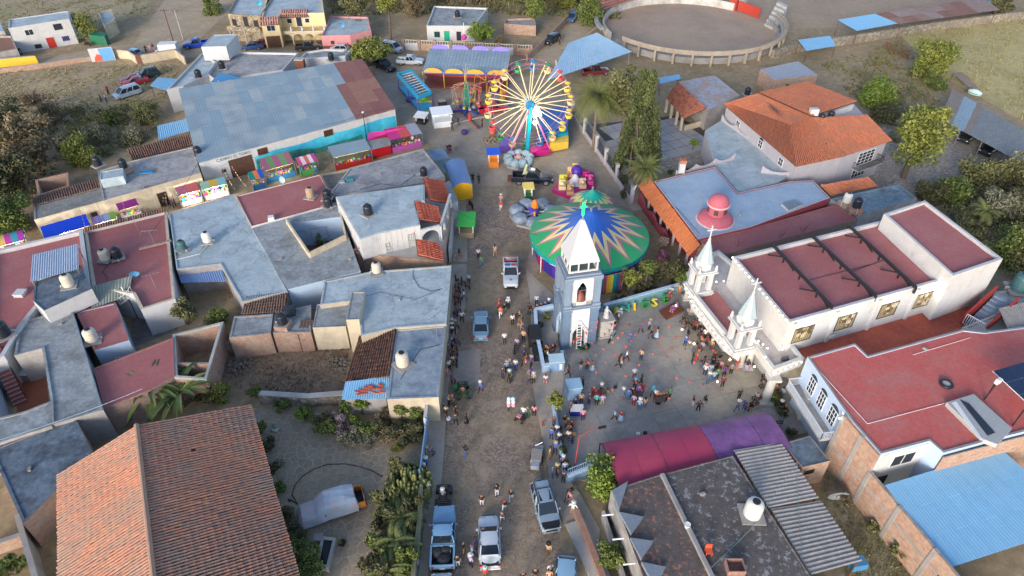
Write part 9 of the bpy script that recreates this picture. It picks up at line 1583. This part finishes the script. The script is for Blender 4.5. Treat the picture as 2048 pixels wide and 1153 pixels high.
def ladder(label,a,b,w=.45,n=9,m=None):
 a,b=Vec(a),Vec(b);d=(b-a).normalized();s=Vec((-d.y,d.x,0));s=s.normalized()*w/2 if s.length>.2 else Vec((w/2,0,0));r=thing('ladder',label,'ladder',Vec((a.x,a.y,a.z)));mb=MB();[mb.tube(a+s*k,b+s*k,.03,n=5)for k in(-1,1)];mb.build('rail',m or STEEL,r)
 for k in range(n):f=(k+.5)/n;mb=MB();mb.tube(a.lerp(b,f)-s,a.lerp(b,f)+s,.022,n=5);mb.build('rung',m or STEEL,r)
ladder('thin ladder leaning on the white villa upper floor',P(778,508,3.15),P(770,456,6.4));ladder('short ladder leaning on the villa tank',P(735,468,5.9),P(738,440,7.0),.4,5);ladder('dark ladder beside the hall door',P(462,374,0)+Vec((0,0,.05)),P(454,352,0)+Vec((.0,-.6,2.6)),.4,7,DARK)
r=thing('spiral_stair','white iron spiral stair below the maroon roof','stairs',P(270,632));c=P(270,632);mb=MB();mb.tube(c,c+UP*4.3,.07);mb.build('post',FRAME,r)
for k in range(16):t=k*.42;d=Vec((cos(t),sin(t),0));s=Vec((-sin(t),cos(t),0));z=.22+k*.22;mb=MB();mb.add([c+UP*z+d*.08,c+UP*z+d*.95-s*.17,c+UP*z+d*.95+s*.17,c+UP*(z+.03)+d*.08,c+UP*(z+.03)+d*.95-s*.17,c+UP*(z+.03)+d*.95+s*.17],[(0,2,1),(3,4,5),(0,1,4,3),(1,2,5,4),(2,0,3,5)]);mb.tube(c+UP*z+d*.93,c+UP*(z+.85)+d*.93,.018,n=4);mb.build('step',FRAME,r)
mb=MB();mb.path([c+Vec((cos(k*.42)*.93,sin(k*.42)*.93,1.07+k*.22))for k in range(16)],.025,5);mb.build('handrail',FRAME,r)
r=thing('brick_stack','row of leftover bricks in red mortar on the maroon roof','bricks',P(307,498,3.6));a,b=P(279,500,3.62),P(343,484,3.62)
for k in range(18):p=a.lerp(b,(k+.5)/18);mb=MB();mb.box(p,(.22,.28,.22+.05*(k%2)),.3+R.uniform(-.2,.2));mb.build('brick',BRICKO,r)
r=thing('hose','long black hose looping over the flagstones','hose',P(680,930));mb=MB();pts=[P(*q,.09)for q in[(765,955),(745,942),(722,934),(690,928),(655,929),(628,938),(606,952),(590,970),(584,990),(592,1003),(595,1010)]];mb.path(pts,.035,5);mb.path([P(*q,.08)for q in[(595,1008),(586,1003),(576,998),(578,1003),(585,1000)]],.04,5);mb.path([P(*q,.08)for q in[(612,1062),(610,1080),(618,1098)]],.04,5);mb.build('tube',DARK,r)
r=thing('water_trough','long stone water trough with dark water in the yard','trough',P(650,1105));q=ccw(PL([(634,1142),(660,1146),(675,1086),(646,1082)]));i=inset(q,.22);mb=MB()
for k in range(4):mb.prism([q[k],q[(k+1)%4],i[(k+1)%4],i[k]],0,.75)
mb.build('rim',CONCW,r);mb=MB();mb.prism(i,.1,.55);mb.build('water',mat('dark_water',(.012,.016,.018),.1,1,.08,0),r);mb=MB();mb.box(P(640,1086,0),(.7,.6,.9));mb.build('ledge',CONC,r)
for i,(x,y,c,lb)in enumerate([(685,1090,(.03,.02,.02),'dark pot beside the trough'),(752,1092,(.05,.2,.18),'teal pot below the palms'),(553,862,(.6,.6,.58),'white pot at the head of the yard'),(776,872,(.55,.5,.2),'yellow pot in the garden bed'),(1430,300,(.35,.09,.04),'terracotta pot on the gravel bed'),(1476,262,(.35,.09,.04),'terracotta pot with plant near the terrace'),(655,490,(.03,.03,.04),'dark pot in the patio'),(640,492,(.12,.05,.03),'brown pot in the patio'),(668,486,(.10,.04,.03),'brown pot at the patio wall')]):r=thing('plant_pot',lb,'pot',P(x,y,.02));mb=MB();mb.lathe([(.2,0),(.32,.3),(.34,.36),(.28,.36),(.24,.25)],(0,0,0),12);mb.build('pot',paint(c,.8),r,local=True);mb=MB();[mb.add([(0,0,.3),(.3*cos(t),.3*sin(t),.7),(.35*cos(t+.3),.35*sin(t+.3),.6)],[(0,1,2)],0,.5)for t in[k*.7 for k in range(9)]];mb.build('leaves',LEAF['mid'],r,local=True)
for i,(x,y,ra,k,lb)in enumerate([(610,482,.7,'mid','leafy shrub in the patio corner'),(640,488,.8,'yellow','yellow green croton in the patio'),(682,480,.6,'bright','bright plant at the patio wall')]):bush(x,y,ra,k,lb,ra*1.4,n=500,leaf=.16,z=.02)
r=thing('gate','blue sheet gate in the yard wall on the left pavement','gate',P(848,920));a,b=P(843,975),P(856,872);mb=MB();d=(b-a).normalized();n=Vec((-d.y,d.x,0))*.05;mb.prism(ccw([a-n,b-n,b+n,a+n]),.1,2.2);mb.build('leaf',BLUEP,r);mb=MB();[mb.tube(p,p+UP*2.6,.09)for p in(a,b)];mb.build('post',BLUEP,r)
r=thing('mural_wall','narrow painted wall with orange and teal patches at the pavement','wall',P(858,840));a,b=P(854,872),P(862,806);d=(b-a).normalized();n=Vec((-d.y,d.x,0))*.15;mb=MB();mb.prism(ccw([a-n,b-n,b+n,a+n]),0,2.6);mb.build('masonry',WHITE,r)
for k in range(7):mb=MB();p,q=a.lerp(b,k/7+.01),a.lerp(b,(k+.8)/7);m_=[paint((.55,.22,.12),.8),paint((.1,.35,.38),.8),paint((.6,.45,.36),.8)][k%3];nn=n*1.03;mb.quad(p-nn+UP*.3,q-nn+UP*.3,q-nn+UP*2.2,p-nn+UP*2.2);mb.quad(p+nn+UP*2.2,q+nn+UP*2.2,q+nn+UP*.3,p+nn+UP*.3);mb.build('painted_patch',m_,r)
wline('wall','mossy street wall under the palms and cactus',[(846,978),(843,1060),(832,1153),(820,1330)],1.9,mat('wall_mossy',(.22,.215,.15),.3,1.5,.9,.3,c2=(.13,.14,.07),s2=.6),.35)
r=thing('lamp_post','red lit pole with an arm at the plaza gate','lamp post',P(1149,938));c=P(1149,938);RT=paint((.30,.06,.05),.5);mb=MB();t=c+Vec((.15,0,4.6));mb.tube(c,t,.09,.06);mb.build('post',RT,r);mb=MB();mb.path([t,t+Vec((.8,.35,.35)),t+Vec((1.7,.6,.45))],.04,5);mb.build('arm',RT,r);mb=MB();mb.box(t+Vec((2.0,.65,.40)),(.7,.22,.12),.3);mb.build('lamp_head',DARK,r)
r=thing('bench','curved wooden bench by the planter tree','bench',P(1138,874));mb=MB();a,b=P(1126,872,.15),P(1150,874,.15);mb.beam(a+UP*.42,b+UP*.42,.4,.06);mb.build('seat',paint((.5,.22,.08),.6),r);mb=MB();[mb.tube(p,p+UP*.4,.04)for p in(a.lerp(b,.1),a.lerp(b,.9))];mb.build('leg',DARK,r)
for i,(x,y,lb)in enumerate([(1276,870,'small white box left on the plaza by the awning'),(1290,868,'small black box left on the plaza by the awning')]):o=MB();o.box((0,0,0),(.35,.25,.25));tag(o.build('box',FRAME if i==0 else DARK),lb,'box').location=P(x,y,.16)
r=thing('chair','red plastic chair on the peeling grey roof','chair',P(1416,1108,3.7));mb=MB();p=P(1416,1108,3.7);mb.box(p+UP*.4,(.5,.5,.06));mb.build('seat',paint((.6,.10,.04),.5),r);mb=MB();mb.box(p+UP*.45+Vec((0,.24,0)),(.5,.06,.5));mb.build('backrest',paint((.6,.10,.04),.5),r)
for i_,j_ in((-1,-1),(1,-1),(1,1),(-1,1)):mb=MB();mb.box(p+Vec((i_*.21,j_*.21,0)),(.05,.05,.4));mb.build('leg',paint((.6,.10,.04),.5),r)
r=thing('bucket','white plastic bucket on the ridge of the dark roof','bucket',P(1374,1055,3.75));mb=MB();mb.lathe([(.18,0),(.23,.38),(.24,.4),(.2,.38)],n=12);mb.build('shell',FRAME,r,local=True)
wline('wall','low ridge kerb dividing the two dark peeling roofs',[(1324,948,0),(1426,1153,0)],.1,CONC,.35,0).location
o_=sc.objects
r=thing('roof_kerb','concrete kerb running between the two dark peeling roofs','kerb',P(1375,1050,3.7));mb=MB();a,b=P(1324,950,3.73),P(1480,1270,3.73);d=(b-a).normalized();n=Vec((-d.y,d.x,0))*.15;mb.prism(ccw([a-n,b-n,b+n,a+n]),3.6,3.95);mb.build('kerb',CONC,r)
r=thing('crate','open rusty pink crate on the bottom dark roof','crate',P(1468,1140,3.7));mb=MB();c=P(1468,1140,3.7);[mb.box(c+Vec(v),dd)for v,dd in(((0,-.5,0),(1.3,.06,.7)),((0,.5,0),(1.3,.06,.7)),((-.62,0,0),(.06,.94,.7)),((.62,0,0),(.06,.94,.7)),((0,0,.0),(1.18,.94,.05)))];mb.build('panel',mat('crate_rust',(.30,.17,.14),.3,3),r)
def wire(label,a,b,sag=.5,rad=.022,m=None):
 r=thing('cable',label,'cable',Vec((a.x,a.y,a.z)));mb=MB();mb.path([a.lerp(b,k/14)-UP*(sag*4*(k/14)*(1-k/14))for k in range(15)],rad,4);mb.build('wire',m or DARK,r)
GRW=paint((.18,.26,.25),.6);wire('greenish cable over the corrugated roofs to the dark roof',P(1594,925,4.2),P(1500,1060,3.9),.2,.03,GRW);wire('greenish cable from the outbuilding corner straight down the picture',P(1594,925,4.2),P(1605,1120,3.8),.3,.03,GRW);wire('cable along the dark roof to the bottom corner',P(1500,1060,3.9),P(1418,1140,3.9),.1,.03,GRW);wire('pale cable across the grey patio house roof',P(0,880,4.3),P(285,778,4.6),.25,.025,paint((.4,.5,.6),.6));wire('thin pale cable along the street side of the weathered grey roof',P(148,634,4.1),P(205,822,4.1),.1,.05,paint((.22,.36,.48),.6))
wire('cable between the two roadside utility poles',P(323,20,6.9)*1.0,P(343,20,6.9),.1);wire('cable from the lamp post to the hall corner',P(734,282,0)+UP*4.8,P(650,250,4.4),.3)
for i,(x,y,z,s,c,lb)in enumerate([(580,628,2.8,(1.3,1.0,.9),(.03,.04,.05),'dark square tank in a wooden frame on the slab'),(700,362,3.7,(1.1,.9,.5),(.05,.2,.24),'teal cloth bundle on the rubble roof'),(684,366,3.6,(.9,.7,.3),(.3,.33,.36),'grey sack beside the teal bundle'),(543,440,4.0,(.8,.7,.5),(.7,.7,.7),'small white vent box on the maroon roof edge'),(1570,720,4.6,(.8,.3,.3),(.08,.08,.09),'dark tripod rubbish on the portico roof corner'),(1712,1130,1.0,(1.4,1.0,.6),(.06,.22,.42),'blue plastic bundle at the end of the corrugated roof'),(292,345,3.5,(2.0,.9,.12),(.02,.2,.42),'blue plastic sheet folded on the mottled roof')]):
 o=MB();o.box((0,0,0),s,.2,top=.85);o.v=[(a+R.uniform(-.05,.05),b+R.uniform(-.05,.05),c_)for a,b,c_ in o.v];tag(o.build('bundle' if 'bundle' in lb or 'sheet' in lb or 'sack' in lb else 'box',paint(c,.6)),lb,'roof clutter').location=P(x,y,z)
for lb,pts,z,rad in[('thin grey conduit across the long blue grey roof',[(700,600),(760,585),(830,600),(880,580)],3.78,.02),('black hose curling on the long blue grey roof by the street',[(826,535),(826,555),(838,575),(862,583),(885,578)],3.75,.025),('white pipe along the pale blue flat roof to its tank',[(352,520),(400,508),(418,488)],3.66,.04),('bent pipe from the tank pair over the maroon roof',[(220,522),(205,545),(215,556),(210,575)],3.5,.03),('dark cable wandering over the clear blue roof of the pink house',[(1352,415),(1375,440),(1400,470)],4.14,.02),('white conduit line along the red roof edge',[(1622,724),(1735,848),(1893,806)],6.55,.025),('pale conduit on the red roof toward the stairwell',[(1826,710),(1940,676)],6.55,.025),('dark pipe along the nave roof between the trusses',[(1620,560),(1740,530)],7.99,.03),('second dark pipe on the nave roof, farther from the belfries',[(1700,545),(1770,520)],7.99,.03),('hose trailing on the mottled roof beside the red stall',[(720,380),(760,368),(800,372),(830,350)],3.72,.03),('cable lying across the scuffed blue roof',[(800,760),(840,700),(880,690)],3.47,.025)]:
 r=thing('pipe',lb,'pipe',P(*pts[0],z));mb=MB();mb.path([P(*p,z)for p in pts],rad,5);mb.build('tube',FRAME if 'white' in lb or 'pale' in lb else DARK,r)
wire('overhead cable from the wooden pole along the dirt road',P(323,20,6.9),P(160,60,6.5),.4);wire('overhead cable from the concrete pole over the stone house',P(343,20,6.9),P(470,20,6.4),.4);wire('overhead cable from the hall corner over the alley roofs',P(397,325,4.2),P(300,470,4.8),.3);wire('overhead cable over the street from villa to carousel',P(903,420,5.2),P(1075,470,4.6),.5);wire('overhead cable from the lamp post over the fair ground',P(734,282)+UP*4.8,P(925,165,6),.6);wire('overhead cable along the left pavement fronts',P(905,530,4.3),P(893,650,4.3),.2)
for i,(x,y,z,lb)in enumerate([(560,520,3.8,'stray concrete block near the patio parapet'),(700,520,3.8,'stray concrete block on the corner of the patio house'),(800,600,3.75,'stray concrete block on the long blue grey roof'),(120,650,3.7,'stray concrete block on the weathered grey roof'),(60,940,3.45,'stray concrete block on the dark blue slab'),(1480,430,4.15,'stray concrete block on the clear blue roof'),(1850,700,6.5,'stray concrete block on the red roof'),(1405,990,3.7,'stray concrete block on the grey mosaic roof'),(760,350,3.7,'stray concrete block on the mottled roof by the stalls'),(290,375,3.35,'stray concrete block on the mottled roof by the alley')]):
 o=MB();o.box((0,0,0),(.42,.22,.2),R.random()*3);tag(o.build('concrete_block',CONC),lb,'block').location=P(x,y,z)
r=thing('skylight','grey sheet skylight on the clear blue roof of the pink house','skylight',P(1585,410,4.1));q=ccw(PL([(1563,408),(1590,400),(1607,410),(1578,422)],4.35));mb=MB();mb.prism(q,4.05,4.35);mb.build('curb',WHITE,r);mb=MB();mb.prism(inset(q,.1),4.352,4.4);mb.build('sheet',mat('skylight_sheet',(.20,.26,.30),.2),r)
